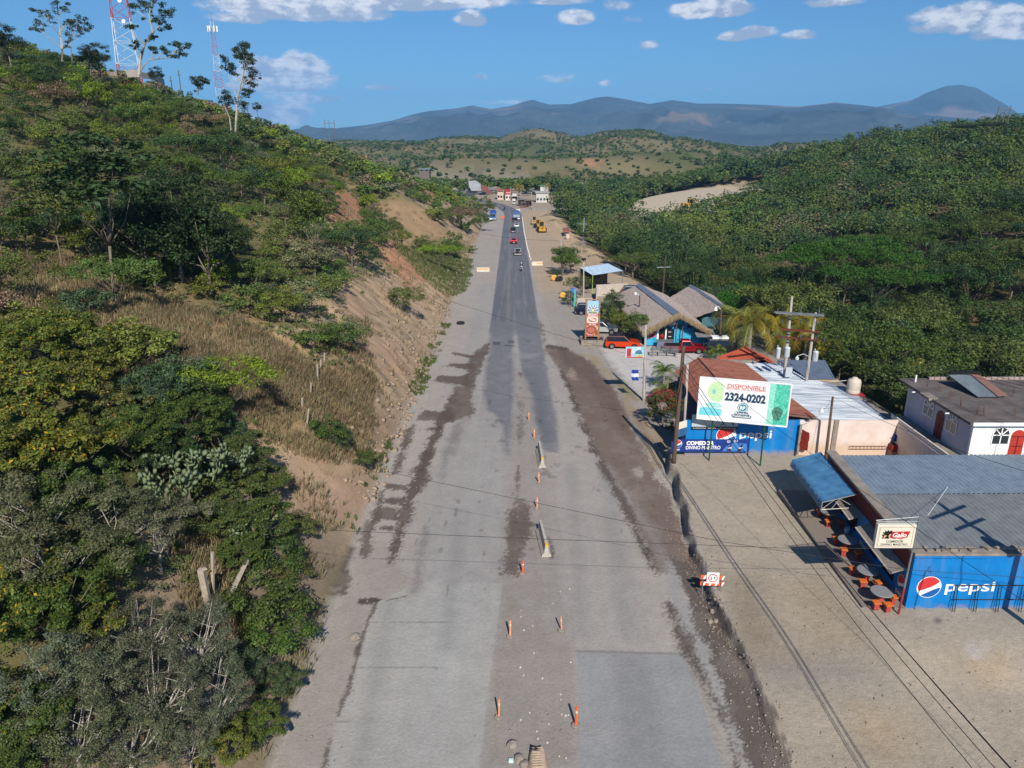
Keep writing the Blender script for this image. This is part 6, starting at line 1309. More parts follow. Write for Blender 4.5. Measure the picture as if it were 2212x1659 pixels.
# double pole with transformers
hp = thing('transformer_poles', 'pair of concrete poles with steel crossarms and grey transformers', 'utility pole', (26.3, 65.4, -.6))
for (bx, by, bz_, tx_, ty_, y) in ((1695, 810, 3, 1711, 640, 66), (1742, 820, 3, 1762, 675, 64.8)):
    b = PY(bx, by, y); q = PY(tx_, ty_, y); mb = MB(); mb.tube([(b.x, y, -.8), (b.x, y, 2.5), (q.x, y, q.z)], [.17, .16, .10], 10); mb.build('shaft', CPOLE, hp, smooth=True)
for (py_, x0_, x1_, m_, hh_) in ((678, 1674, 1779, STEEL, .09), (714, 1684, 1774, RUSTM, .06), (731, 1680, 1772, RUSTM, .06)):
    a = PY(x0_, py_, 65.7); b = PY(x1_, py_, 64.5); mb = MB(); d_ = (b-a); 
    for o in (-.16, .16): mb.box(((a+b)/2+Vector((0, o, 0))), (d_.length, .06, hh_*2), rz=math.atan2(d_.y, d_.x))
    mb.build('crossarm', m_, hp)
INS = SM((60, 74, 72))
for (x, y, yy_, s_) in ((1680, 668, 65.7, .5), (1731, 664, 65.2, .5), (1770, 666, 64.8, .5)): q = PY(x, y, yy_); mb = MB(); mb.tube([(q.x, yy_, q.z-.4), (q.x, yy_, q.z+.1)], .03, 6); mb.build('pin', STEEL, hp)
for (x, y) in ((1688, 692), (1728, 692), (1762, 694), (1689, 726), (1727, 724), (1763, 724), (1779, 730)):
    q = PY(x, y, 65.0); mb = MB(); mb.lathe((q.x, q.y-.2, q.z-.3), [(.04, 0), (.09, .06), (.05, .12), (.1, .18), (.05, .26), (.1, .32), (.04, .42)], 10); mb.tube([(q.x, q.y-.2, q.z+.1), (q.x+.25, q.y-.3, q.z-.1), (q.x+.1, q.y-.2, q.z-.45)], .015, 4); mb.build('fuse_switch', INS, hp)
for (x, y, h_, r_, lb) in ((1758, 767, .95, .26, ''), (1678, 760, 1.0, .2, ''), (1697, 758, .95, .26, '')):
    q = PY(x, y, 65.2); mb = MB(); mb.lathe((q.x, q.y-.35, q.z-h_/2), [(r_*.9, 0), (r_, .04), (r_, h_*.9), (r_*1.04, h_*.92), (r_*.8, h_), (.05, h_+.04)], 18); mb.tube([(q.x-.1, q.y-.35, q.z+h_/2), (q.x-.1, q.y-.35, q.z+h_/2+.25)], .035, 6); mb.build('transformer', SM((196, 202, 206)), hp, smooth=True)
q = PY(1700, 801, 65.6); mb = MB(); mb.bb(q.x-.3, q.x+.3, q.y-.5, q.y-.25, q.z-.45, q.z+.45); mb.build('meter_box', SM((176, 186, 192)), hp)
q = PY(1722, 771, 64.6); mb = MB(); mb.tube([(q.x, q.y, q.z+.1), (q.x+.6, q.y+.1, q.z+.25), (27.1, 64.8, q.z)], .03, 6); mb.lathe((q.x, q.y, q.z-.25), [(.16, 0), (.17, .15), (.1, .25), (.05, .34)], 12); mb.build('lamp', SM((200, 204, 204)), hp)
lp, LT = pole('lamp_pole', 1784, 985, .85, (1799, 857), 'dark wooden lamp pole leaning at the pink wall behind the awning', WOODP, .12, .08)
mb = MB(); q = PY(1775, 884, lp.location.y-.4); mb.tube([(LT.x-.05, LT.y, LT.z-1.2), (q.x+.3, q.y, q.z+.12), (q.x, q.y, q.z+.15)], .025, 5); mb.lathe((q.x, q.y, q.z-.2), [(.2, 0), (.18, .1), (.08, .2), (.05, .36)], 14); mb.build('lamp_head', SM((206, 210, 210)), lp)
rl, RLT = pole('lamp_pole', 1555, 757, -.9, (1558, 665), 'dark lamp pole with curved white arm by the restaurant palms', WOODP, .12, .08)
mb = MB(); q = PY(1546, 668, rl.location.y); mb.tube([(RLT.x, RLT.y, RLT.z-.3), ((RLT.x+q.x)/2, RLT.y, RLT.z+.15), (q.x, q.y, q.z+.3)], .035, 6); mb.lathe((q.x, q.y, q.z-.15), [(.22, 0), (.2, .2), (.1, .35), (.05, .45)], 12); mb.build('lamp_head', WHT, rl)
tp, TPT = pole('lamp_pole', 1380, 711, -1, (1382, 638), 'rusty steel lamp pole rising in front of the big thatched roof', RUSTM, .11, .08)
mb = MB(); q = PY(1373, 631, tp.location.y); mb.tube([(TPT.x, TPT.y, TPT.z-.1), (q.x, q.y, q.z-.1)], .03, 5); mb.lathe((q.x, q.y, q.z-.3), [(.2, 0), (.18, .15), (.08, .3)], 12); mb.build('lamp_head', WHT, tp)
t2_, _ = pole('flag_pole', 1370, 712, -1, (1375, 660), 'thin pale pole with a small lamp left of the rusty lamp pole', STEEL, .05, .035)
FP = [('concrete_pole', 1260.6, 646, -1.5, (1261, 557), 'slim concrete pole in front of the bright roofed shed', CPOLE, .15), ('concrete_pole', 1213, 592, -2.4, (1211.9, 517), 'grey pole rising through the round leafy roadside tree', CPOLE, .14),
      ('concrete_pole', 1258.5, 538.5, -3.6, (1262, 470), 'blue grey pole with short crossarm at the edge of the earthworks', SM((120, 138, 160)), .17), ('utility_pole', 1434, 560, -1, (1436, 580-12), 'crossarm pole sunk among trees', WOODP, .1)]
for i, (nm, x, y, z, tp_, lb, m_, r_) in enumerate(FP[:3]):
    t, T_ = pole(nm, x, y, z, tp_, lb, m_, r_, r_*.6)
    mb = MB()
    if i == 0: mb.box((T_.x, T_.y-.1, T_.z-.2), (.7, .5, .35)); mb.tube([(T_.x-.3, T_.y, T_.z-.3), (T_.x-2.5, T_.y, T_.z-1.5), (T_.x-4, T_.y, T_.z-.9)], .03, 4); mb.build('junction_box', BLK, t)
    elif i == 1: mb.tube([(T_.x-.5, T_.y, T_.z-.2), (T_.x+.5, T_.y, T_.z-.2)], .05, 5); mb.build('crossarm', STEEL, t)
    else: mb.tube([(T_.x-1.6, T_.y, T_.z-1.6), (T_.x+1.2, T_.y, T_.z-1.7)], .07, 5); mb.build('crossarm', STEEL, t)
yv = 118; a = PY(1433, 604, yv); b = PY(1438, 553, yv); t = thing('utility_pole', 'wooden pole with a crossarm standing among the trees behind the restaurant', 'pole', (a.x, yv, h1(a.x, yv))); mb = MB(); mb.tube([(a.x, yv, h1(a.x, yv)-.5), (b.x, yv, b.z)], [.16, .1], 8); mb.build('shaft', WOODP, t); mb = MB(); c0 = PY(1419, 578, yv); c1 = PY(1448, 577, yv); mb.tube([c0, c1], .06, 5)
for k in (0, .3, .8, 1): insul(mb, c0.lerp(c1, k))
mb.build('crossarm', STEEL, t)
# pole standing outside the frame on the right whose shadow crosses the eatery roof
t = thing('utility_pole', 'utility pole with transformer just outside the right edge whose shadow falls on the eatery', 'pole', (26.3, 30.0, .3)); mb = MB(); mb.tube([(26.3, 30, -.3), (26.3, 30, 10.9)], [.19, .13], 8); mb.build('shaft', CPOLE, t)
mb = MB(); mb.box((26.1, 30, 9.9), (3.2, .12, .14), rz=.5); mb.box((26.3, 30, 8.8), (2.6, .12, .14), rz=.5); mb.lathe((26.0, 29.7, 6.6), [(.3, 0), (.32, 1.1), (.2, 1.25)], 12); mb.build('crossarm', STEEL, t)
def wire(name, pts, sag, lb, rad=.016, group='overhead wires', m_=None):
    pts = [Vector(p) for p in pts]; out = []
    for i in range(len(pts)-1):
        n = 26
        for k in range(n+(i == len(pts)-2)): s = k/n; p = pts[i].lerp(pts[i+1], s); p.z -= sag*4*s*(1-s); out.append(p)
    mb = MB(); mb.tube(out, rad, 4, cap=False); o = mb.build(name, m_ or BLK, None); tag(o, lb, 'wire', group); return o
for k, (dx, dz_) in enumerate(((0, 0), (.18, -.1), (.1, -.35), (-.15, -.6))): wire('overhead_wire', [(WT.x+dx*.5, WT.y, 8.55+dz_), (17.2+dx*2.2, -10, 8.3+dz_*1.4)], 2.55+.12*k, 'bundle of black wires running from the wooden pole over the dirt yard', .018, 'bundled wires over the dirt yard')
wire('overhead_wire', [(WT.x, WT.y, 9.3), (21.5, 8, 9.0)], 1.0, 'single wire above the bundle running to the lower right', .013)
def pxw(lb, pts, rad=.014): wire('overhead_wire', [PY(*p) for p in pts], .0, lb, rad)
pxw('thin wire crossing the whole road level with the hanging beer sign', [(560, 1139, 31), (1106, 1162, 31), (1700, 1184, 30.5), (2260, 1186, 30)], .013)
pxw('thin wire crossing the road just above the first one and dropping to the eatery corner', [(830, 1018, 42), (1200, 1095, 38), (1560, 1170, 34), (1958, 1231, 32), (2260, 1250, 31)], .013)
pxw('thin wire from the left bank to the tall concrete pole', [(700, 560, 90), (985, 655, 82), (1200, 722, 76), (1394, 775, 69), (1490, 800, 60), (1700, 900, 50)], .015)
pxw('faint wire across the road between bank and wooden pole', [(820, 800, 70), (1100, 855, 62), (1300, 880, 58), (1470, 905, 53)], .009)
wire('overhead_wire', [WT-Vector((0, 0, .3)), Vector((13.1, 68.9, 6.6)), P(1261, 560, 7)], .7, 'wire following the roadside poles towards the shed', .014)
wire('overhead_wire', [P(1261, 562, 6.6), PY(1212, 519, 158), PY(1020, 500, 175)], .6, 'wire from the shed pole across the dark asphalt road', .02)
wire('overhead_wire', [LT, (26.3, 30, 9)], .5, 'wire from the lamp pole above the blue grey roof', .013); wire('overhead_wire', [LT-Vector((0, 0, .2)), (22.3, 53.4, 3.0)], .5, 'slack wire from the lamp pole to the blue wall', .012); wire('overhead_wire', [LT, WT-Vector((0, 0, .6))], .8, 'wire between the lamp pole and the dark wooden pole', .012)
wire('overhead_wire', [PZ(*k2(1590, 1085), y=45.6), PZ(*k2(1260, 1575), y=35)], .1, 'white cable lying across the blue grey roof from the balcony corner', .014, m_=WHITE)
for k in range(3): wire('overhead_wire', [(25.2+k*.9, 65, 9.3), (34, 40, 9.4+.2*k), (38, 18, 9.6)], .7, 'power line passing over the flat roof of the white house', .014, 'power lines over the white house')
# lattice towers on the ridge
def tower(name, base, hgt, wb, wt, lb, bands, n=8, dishes=()):
    t = thing(name, lb, 'tower', base); M1 = SM((178, 66, 60)); M2 = SM((214, 216, 220)); base = Vector(base)
    def cor(z, k): w_ = wb+(wt-wb)*min(z/hgt, 1); a = math.pi/4+k*math.pi/2+.35; return base+Vector((w_*.7*math.cos(a), w_*.7*math.sin(a), z))
    zs = [hgt*i/n for i in range(n+1)]
    for i in range(n):
        mb = MB(); r_ = .0013*hgt+.03
        for k in range(4):
            mb.tube([cor(zs[i], k), cor(zs[i+1], k)], r_, 5); mb.tube([cor(zs[i], k), cor(zs[i], (k+1) % 4)], r_*.6, 4)
            h = (zs[i]+zs[i+1])/2; mb.tube([cor(zs[i], k), cor(h, (k+1) % 4)], r_*.6, 4); mb.tube([cor(h, (k+1) % 4), cor(zs[i+1], k)], r_*.6, 4)
        mb.build('lattice_section', M1 if bands[i % len(bands)] else M2, t)
    return t, cor
b1 = PY(279, 153, 196); b1.z = min(b1.z, h1(b1.x, 196)+1.0)
t, cor = tower('radio_tower', b1, 46, 5.2, 1.6, 'large red and white lattice tower inside a white wall on the hill crest', [1, 0, 0, 1, 1, 0, 0, 1], 9)
for z, a, s_ in ((14.5, .2, .45), (19, .5, .5)): mb = MB(); q = b1+Vector((1.8*math.cos(a)-.3, -1.9, z)); mb.lathe(q, [(.05, .3), (s_*.6, .25), (s_, 0), (s_, -.3)], 16, 'Y'); mb.build('dish_antenna', WHT, t)
b2 = PY(476, 206, 335); t, cor = tower('radio_tower', b2, 28.5, 3.4, 1.1, 'smaller red and white lattice tower further along the ridge', [0, 1, 1, 0, 0, 1, 1, 1], 9)
for k in range(7): a = k*.9; mb = MB(); mb.box(b2+Vector((1.9*math.cos(a), 1.9*math.sin(a), 25.6)), (.35, .35, 2.2)); mb.build('panel_antenna', WHT, t)
mb = MB(); mb.tube([b2+Vector((0, 0, 28)), b2+Vector((0, 0, 31.5))], .08, 5); mb.tube([b2+Vector((-2, 0, 25.6)), b2+Vector((2, 0, 25.6))], .08, 5); mb.tube([b2+Vector((0, -2, 25.6)), b2+Vector((0, 2, 25.6))], .08, 5); mb.build('mast', SM((178, 66, 60)), t)
t = thing('tower_compound_wall', 'pale compound wall around the foot of the large lattice tower', 'wall', PY(300, 165, 192)); mb = MB(); pts = [(232, 158, 200), (262, 153, 193), (300, 156, 190), (330, 163, 196), (352, 172, 212)]
for i in range(4):
    a = PY(*pts[i]); b = PY(*pts[i+1]); mb.prism([a.xy[:], b.xy[:], (b.x+.2, b.y+.3), (a.x+.2, a.y+.3)], min(a.z, b.z)-1.0, max(a.z, b.z)+.1, 'Z')
mb.build('wall_panels', SM((186, 178, 168), noise=.3, nscale=.6), t)
for (pts_, y, lb) in (([(701, 258, 292), (710, 260, 292), (721, 258, 292)], 560, 'three legged wooden power frame on the left ridge above the valley'), ([(2159, 228, 285), (2171, 240, 282), (2184, 228, 290)], 330, 'tall wooden power frame on the right forest skyline')):
    a = PY(pts_[0][0], pts_[0][1], y); t = thing('power_frame', lb, 'power pole', (a.x, y, h1(a.x, y)))
    for (x, ty, by) in pts_: q = PY(x, ty, y); mb = MB(); mb.tube([(q.x, y, min(h1(q.x, y), q.z-8)), (q.x, y, q.z)], [.28, .18], 6); mb.build('leg', SM((110, 104, 98)), t)
    q = PY(pts_[0][0]-3, pts_[0][1]+8, y); q2 = PY(pts_[-1][0]+3, pts_[-1][1]+8, y); mb = MB(); mb.tube([q, q2], .16, 5); mb.build('crossbeam', SM((110, 104, 98)), t)
for (x, y0, y1, y) in ((348, 152, 176, 215), (368, 165, 186, 225), (385, 152, 187, 230)):
    q = PY(x, y0, y); t = thing('utility_pole', 'thin pole on the left skyline between the two towers', 'pole', (q.x, y, h1(q.x, y)), 0, 'thin poles on the left skyline'); mb = MB(); mb.tube([(q.x, y, h1(q.x, y)), q], .13, 5); mb.build('shaft', SM((86, 92, 84)), t); mb = MB(); mb.tube([q+Vector((-.5, 0, -1.2)), q+Vector((.5, 0, -1.2))], .07, 4); mb.build('crossarm', SM((86, 92, 84)), t)
for (x, y0, y, lb) in ((1340, 425, 300, 'lone pale pole beside the valley track'), (1356, 452, 290, 'short pale pole near the lone valley pole'), (1088, 410, 372, 'grey pole right of the red and white village house'), (1103, 405, 372, 'slim pole beside the village palms'), (1148, 415, 360, 'pole in front of the unfinished village house'), (1177, 400, 372, 'left pole behind the unfinished village house'), (1183, 402, 374, 'right pole behind the unfinished village house'), (1067, 438, 330, 'short pale post at the outside of the road bend'), (1041, 468, 262, 'thin post beside the parked blue truck')):
    q = PY(x, y0, y); t = thing('utility_pole', lb, 'pole', (q.x, y, h1(q.x, y))); mb = MB(); mb.tube([(q.x, y, h1(q.x, y)-.3), q], .15, 5); mb.build('shaft', CPOLE, t); mb = MB(); mb.tube([q+Vector((-.7, 0, -.7)), q+Vector((.7, 0, -.7))], .06, 4); mb.build('crossarm', STEEL, t)
# ================================================================== vehicles
TYRE = mat('tyre_rubber', (.018, .018, .019), .85); RIMM = mat('wheel_rim', S(150, 152, 156), .35, .7); CGL = mat('car_glass', (.01, .013, .017), .06, spec=.7)
def wheel(root, x, y, r=.34, w=.22):
    s = 1 if y > 0 else -1; mb = MB(); mb.lathe((x, y, r), [(r*.55, -w/2), (r*.9, -w/2), (r, -w*.35), (r, w*.35), (r*.9, w/2), (r*.55, w/2)], 22, 'Y'); wh = mb.build('wheel', TYRE, root, local=True, smooth=True)
    mb = MB(); mb.lathe((x, y+s*w*.42, r), [(r*.62, -.03), (r*.64, .02), (r*.5, .03), (r*.16, .0), (r*.14, .04)] if s < 0 else [(r*.62, .03), (r*.64, -.02), (r*.5, -.03), (r*.16, 0), (r*.14, -.04)], 14, 'Y'); mb.build('rim', RIMM, wh, local=True)
def car(name, label, loc, rz, L=4.4, W=1.8, Hh=1.62, col=(160, 60, 30), kind='suv', group=None, roof=None, spare=False, rack=False, lower=None):
    t = thing(name, label, 'car' if kind in ('suv', 'sedan') else ('pickup' if kind == 'pickup' else 'car'), (0, 0, 0)); cp = mat('car_paint_%d_%d_%d' % col, S(*col), .28, .35, spec=.5); r = .35 if kind != 'sedan' else .31; x0, x1 = -L/2, L/2; belt = Hh*.60; gc = .24 if kind != 'sedan' else .17
    wf, wr_ = x1-.82, x0+.82
    hood = x1-1.15; 
    def prof():
        pts = [(x0+.05, gc+.1), (x0, gc+.3), (x0+.02, belt-.12), (x0+.10, belt+.02)]
        if kind == 'pickup': pts = [(x0+.02, gc+.2), (x0, gc+.35), (x0, belt-.02), (x0+.04, belt+.02)]
        pts += [(hood, belt+.03), (x1-.35, belt-.07), (x1-.08, belt-.2), (x1, gc+.45), (x1-.02, gc+.2), (x1-.12, gc+.05)]
        for cx in (wf, wr_):
            for k in range(9): a = math.pi*k/8; pts.append((cx+(r+.07)*math.cos(a), gc+.02+max(0, (r+.07)*math.sin(a)+.1)))
        return pts
    mb = MB(); n = 5
    for i, (y0, y1) in enumerate(((-W/2, W/2),)): mb.prism(prof(), y0, y1, 'Y')
    mb.build('body', cp, t, bevel=.035, local=True)
    c0, c1, c2, c3 = {'suv': (x0+.12, x0+.45, hood-.95, hood-.12), 'sedan': (x0+.55, x0+1.15, hood-1.0, hood-.25), 'pickup': (x0+1.75, x0+1.95, hood-.75, hood-.15)}[kind]
    wb_, wt_ = W*.95, W*.74; q = [(c0, belt), (c3, belt), (c2, Hh), (c1, Hh)]
    mb = MB(); V = [mb.pt((x, s*(wb_ if z == belt else wt_)/2, z)) for s in (-1, 1) for x, z in q]; mb.face(V[:4]); mb.face(V[4:][::-1])
    for i in range(4): mb.face((V[i], V[4+i], V[4+(i+1) % 4], V[(i+1) % 4]))
    mb.build('cabin', cp if roof is None else mat('car_paint_%d_%d_%d' % roof, S(*roof), .28, .3), t, bevel=.04, local=True)
    def wp_(x, z, s): k = (z-belt)/(Hh-belt); return (x, s*((wb_+(wt_-wb_)*k)/2+.006), z)
    zb, zt2 = belt+.05, Hh-.12
    def xe(z, a, b): return a+(b-a)*(z-belt)/(Hh-belt)
    for s in (-1, 1):
        xs0, xs1 = xe(zb, c0, c1)+.14, xe(zb, c3, c2)-.14; xt0, xt1 = xe(zt2, c0, c1)+.14, xe(zt2, c3, c2)-.10; npn = 1 if kind == 'pickup' else (3 if kind == 'suv' else 2)
        for k in range(npn):
            a, b = k/npn, (k+1)/npn; g = .035; mb = MB(); mb.poly([wp_(xs0+(xs1-xs0)*a+g, zb, s), wp_(xs0+(xs1-xs0)*b-g, zb, s), wp_(xt0+(xt1-xt0)*b-g, zt2, s), wp_(xt0+(xt1-xt0)*a+g, zt2, s)]); mb.build('side_window', CGL, t, local=True)
    for (a, b, nm, o) in ((c3, c2, 'windscreen', .012), (c0, c1, 'rear_window', -.012)):
        mb = MB(); k0, k1 = .08, .9; pts = []
        for k, s in ((k0, -1), (k0, 1), (k1, 1), (k1, -1)): pts.append((a+(b-a)*k+o, s*((wb_+(wt_-wb_)*k)/2-.10), belt+(Hh-belt)*k))
        mb.poly(pts); mb.build(nm, CGL, t, local=True)
    for x, sgn in ((wf, 1), (wr_, -1)):
        for y in (-W/2+.1, W/2-.1): wheel(t, x, y, r)
    bm_ = BLK if lower is None else SM(lower)
    mb = MB(); mb.bb(x1-.12, x1+.05, -W/2+.04, W/2-.04, gc+.02, gc+.26); mb.build('bumper', bm_, t, bevel=.02, local=True); mb = MB(); mb.bb(x0-.06, x0+.1, -W/2+.04, W/2-.04, gc+.05, gc+.28); mb.build('bumper', bm_ if kind != 'pickup' else STEEL, t, bevel=.02, local=True)
    for y in (-W/2+.22, W/2-.22):
        mb = MB(); mb.box((x1-.10, y, belt-.26), (.2, .3, .13)); mb.build('headlight', SM((220, 222, 220), .2), t, local=True); mb = MB(); mb.box((x0+.02, y*1.04, belt-.22), (.1, .17, .28)); mb.build('tail_light', SM((170, 24, 20), .3), t, local=True)
    mb = MB(); mb.bb(x1-.06, x1+.012, -.42, .42, belt-.36, belt-.2); mb.build('grille', BLK, t, local=True)
    for s in (-1, 1): mb = MB(); mb.box((c3-.25, s*(W/2+.07), belt+.10), (.1, .16, .12)); mb.build('mirror', cp, t, local=True)
    mb = MB(); mb.bb(x0-.068, x0-.062, -.2, .2, gc+.12, gc+.24); mb.build('number_plate', WHT, t, local=True)
    if kind == 'pickup':
        mb = MB(); mb.bb(x0+.1, c0-.05, -W/2+.12, W/2-.12, belt-.2, belt+.035); mb.build('cargo_bed', BLK, t, local=True)
        mb = MB()
        for s in (-1, 1): mb.tube([(c0-.12, s*(W/2-.12), belt), (c0-.12, s*(W/2-.2), Hh-.05)], .03, 5)
        mb.tube([(c0-.12, -W/2+.2, Hh-.05), (c0-.12, W/2-.2, Hh-.05)], .03, 5); mb.build('roll_bar', BLK, t, local=True)
    if spare: mb = MB(); mb.lathe((x0-.14, .1, belt-.18), [(r*.3, -.1), (r*.95, -.1), (r, 0), (r*.95, .1), (r*.3, .1)], 18, 'X'); mb.build('spare_wheel', TYRE, t, local=True)
    if rack:
        mb = MB()
        for y in (-.5, 0, .5): mb.tube([(c1, y, Hh+.1), (c2, y, Hh+.1)], .02, 4)
        for x in (c1+.1, (c1+c2)/2, c2-.1): mb.tube([(x, -.6, Hh+.1), (x, .6, Hh+.1)], .02, 4)
        mb.build('roof_rack', STEEL, t, local=True)
    t.location = loc; t.rotation_euler = (0, 0, rz); return t
def on(px, py, dz=0): g = G(px, py); return Vector((g.x, g.y, h1(g.x, g.y)+.01))
car('parked_suv', 'orange compact off-roader with black roof parked before the restaurant', on(1345, 751), -.10, 4.45, 1.85, 1.64, (214, 66, 20), roof=(60, 16, 10))
car('parked_pickup', 'dark red single cab pickup parked beside the steel frames', on(1478, 761), -.04, 4.9, 1.75, 1.62, (134, 10, 24), 'pickup')
c_ = car('parked_suv', 'two tone black and silver off-roader with spare wheel and white roof box', on(1562, 762), -.03, 4.8, 1.85, 1.85, (30, 34, 42), spare=True, lower=(150, 152, 150)); mb = MB(); mb.bb(-1.6, .4, -.6, .6, 1.9, 2.1); mb.build('roof_box', WHT, c_, local=True, bevel=.04)
car('parked_suv', 'silver off-roader parked behind the welcome sign', on(1300, 719), -.12, 4.3, 1.8, 1.68, (186, 190, 190), roof=(120, 124, 126), lower=(96, 98, 98))
car('parked_suv', 'dark blue two door off-roader with spare wheel behind the welcome sign', on(1272, 679), -.05, 4.1, 1.75, 1.72, (22, 34, 62), spare=True, lower=(160, 164, 166))
car('parked_suv', 'dark car parked between the pale block wall and the thatched roof', P(1370, 637, -1.6), .0, 4.4, 1.8, 1.6, (18, 24, 36))
UP = R(90)
car('moving_suv', 'dark grey off-roader with a white roof load nearest on the asphalt', on(1118.5, 550), UP, 4.3, 1.85, 1.8, (64, 76, 78), spare=True, rack=True, lower=(170, 172, 172))
car('moving_suv', 'bright red car driving away in the middle of the asphalt', on(1109.8, 525), UP, 4.5, 1.85, 1.6, (170, 16, 26))
car('moving_pickup', 'dark pickup with red tail lights ahead of the red car', on(1108.2, 501), UP, 4.9, 1.8, 1.65, (44, 48, 54), 'pickup')
car('moving_sedan', 'white saloon taxi with a green rear stripe', on(1116.1, 490.5), UP, 4.3, 1.7, 1.42, (214, 218, 214), 'sedan', lower=(70, 150, 120))
car('moving_pickup', 'black pickup close behind the tarpaulin truck', on(1113.2, 479), UP, 4.7, 1.75, 1.6, (20, 22, 26), 'pickup')
car('parked_pickup', 'tiny white pickup parked at the village stalls', on(1110.5, 441.5), UP, 4.8, 1.75, 1.7, (216, 216, 210), 'pickup')
def truck(lb, loc, rz, tarp, cabc, front):
    t = thing('cargo_truck', lb, 'truck', (0, 0, 0)); L = 8.2; W = 2.4; mb = MB(); mb.bb(-L/2, L/2-1.9, -W/2, W/2, .95, 1.15); mb.build('chassis', BLK, t, local=True)
    mb = MB(); mb.bb(-L/2, L/2-2.1, -W/2, W/2, 1.15, 2.1); mb.build('cargo_box', SM((150, 160, 170)), t, local=True); mb = MB(); mb.prism([(-W/2-.02, 2.1), (W/2+.02, 2.1), (W/2, 3.0), (W/2*.5, 3.3), (-W/2*.5, 3.3), (-W/2, 3.0)], -L/2, L/2-2.1, 'X'); mb.build('tarpaulin', SM(tarp, noise=.2, nscale=2), t, local=True)
    mb = MB(); mb.prism([(L/2-1.9, .6), (L/2, .6), (L/2, 1.5), (L/2-.25, 2.6), (L/2-1.9, 2.65)], -W/2+.05, W/2-.05, 'Y'); mb.build('cab', SM(cabc), t, local=True, bevel=.06); mb = MB(); mb.poly([(L/2+.01, -1, 1.55), (L/2+.01, 1, 1.55), (L/2-.22, .95, 2.45), (L/2-.22, -.95, 2.45)]); mb.build('windscreen', CGL, t, local=True)
    for s in (-1, 1): mb = MB(); mb.poly([(L/2-1.5, s*(W/2-.04), 1.5), (L/2-.3, s*(W/2-.04), 1.5), (L/2-.5, s*(W/2-.04), 2.3), (L/2-1.5, s*(W/2-.04), 2.3)]); mb.build('side_window', CGL, t, local=True)
    mb = MB(); mb.bb(L/2-.05, L/2+.15, -W/2, W/2, .45, .9); mb.build('bumper', WHT, t, local=True)
    mb = MB(); mb.bb(-L/2-.12, -L/2, -W/2, W/2, .5, .95); mb.build('bumper', WHT, t, local=True)
    for x in (L/2-1.0, -L/2+1.3, -L/2+2.5):
        for y in (-W/2+.2, W/2-.2): wheel(t, x, y, .5, .3)
    t.location = loc; t.rotation_euler = (0, 0, rz)
truck('tall truck with grey box and blue tarpaulin driving at the head of the queue', on(1115.6, 474), UP, (70, 104, 150), (210, 214, 214), 0)
truck('parked truck with bright blue tarpaulin facing the camera on the left shoulder', on(1064.8, 474.5), -UP, (40, 84, 160), (60, 96, 160), 1)
# wheel loader and backhoe on the earthworks
YEL = mat('machine_yellow', S(196, 146, 40), .5, noise=.2, nscale=2)
def loader(lb, loc, rz, s, yel, cab=True):
    t = thing('wheel_loader', lb, 'loader', (0, 0, 0)); mb = MB(); mb.bb(-3.4, -.6, -.95, .95, .9, 1.9); mb.bb(-3.5, -3.3, -1.1, 1.1, .6, 1.3); mb.build('engine_hood', yel, t, local=True, bevel=.06)
    mb = MB(); mb.bb(-3.42, -3.39, -.3, .3, 1.2, 1.75); mb.build('rear_grille', BLK, t, local=True)
    mb = MB(); mb.bb(-.7, .7, -.7, .7, 1.9, 3.3); mb.build('cab_glass', CGL, t, local=True); mb = MB()
    for x in (-.72, .72):
        for y in (-.72, .72): mb.bb(x-.07, x+.07, y-.07, y+.07, 1.7, 3.3)
    mb.bb(-.85, .85, -.85, .85, 3.3, 3.45); mb.bb(-.8, .8, -.9, .9, 1.3, 1.9); mb.build('cab_frame', yel, t, local=True)
    mb = MB(); mb.bb(.6, 2.4, -.5, .5, .8, 1.5)
    for y in (-.55, .55): mb.tube([(1.2, y, 1.8), (2.6, y, 1.9), (3.6, y, .9)], .14, 6)
    mb.build('lift_arms', yel, t, local=True); mb = MB(); mb.prism([(3.4, .15), (4.6, .2), (4.3, .35), (3.7, .4), (3.6, 1.2), (3.4, 1.2)], -1.5, 1.5, 'Y'); mb.build('bucket', SM((120, 110, 90)), t, local=True)
    for x in (-2.1, 1.5):
        for y in (-1.15, 1.15): wheel(t, x, y, .8, .55)
    t.location = loc; t.rotation_euler = (0, 0, rz); t.scale = (s, s, s)
loader('yellow wheel loader seen from behind on the earthworks', on(1169.6, 501), UP+.05, 1.0, YEL); loader('second yellow loader standing just ahead of the nearer one', on(1162.5, 493), UP+.15, .85, YEL); loader('smaller beige backhoe loader furthest along the earthworks', on(1154.2, 484), UP-.1, .8, mat('machine_beige', S(170, 150, 110), .6)); 
g = on(1490, 449); loader('tiny yellow loader working in the distant gravel yard', g, .2, 1.0, YEL)
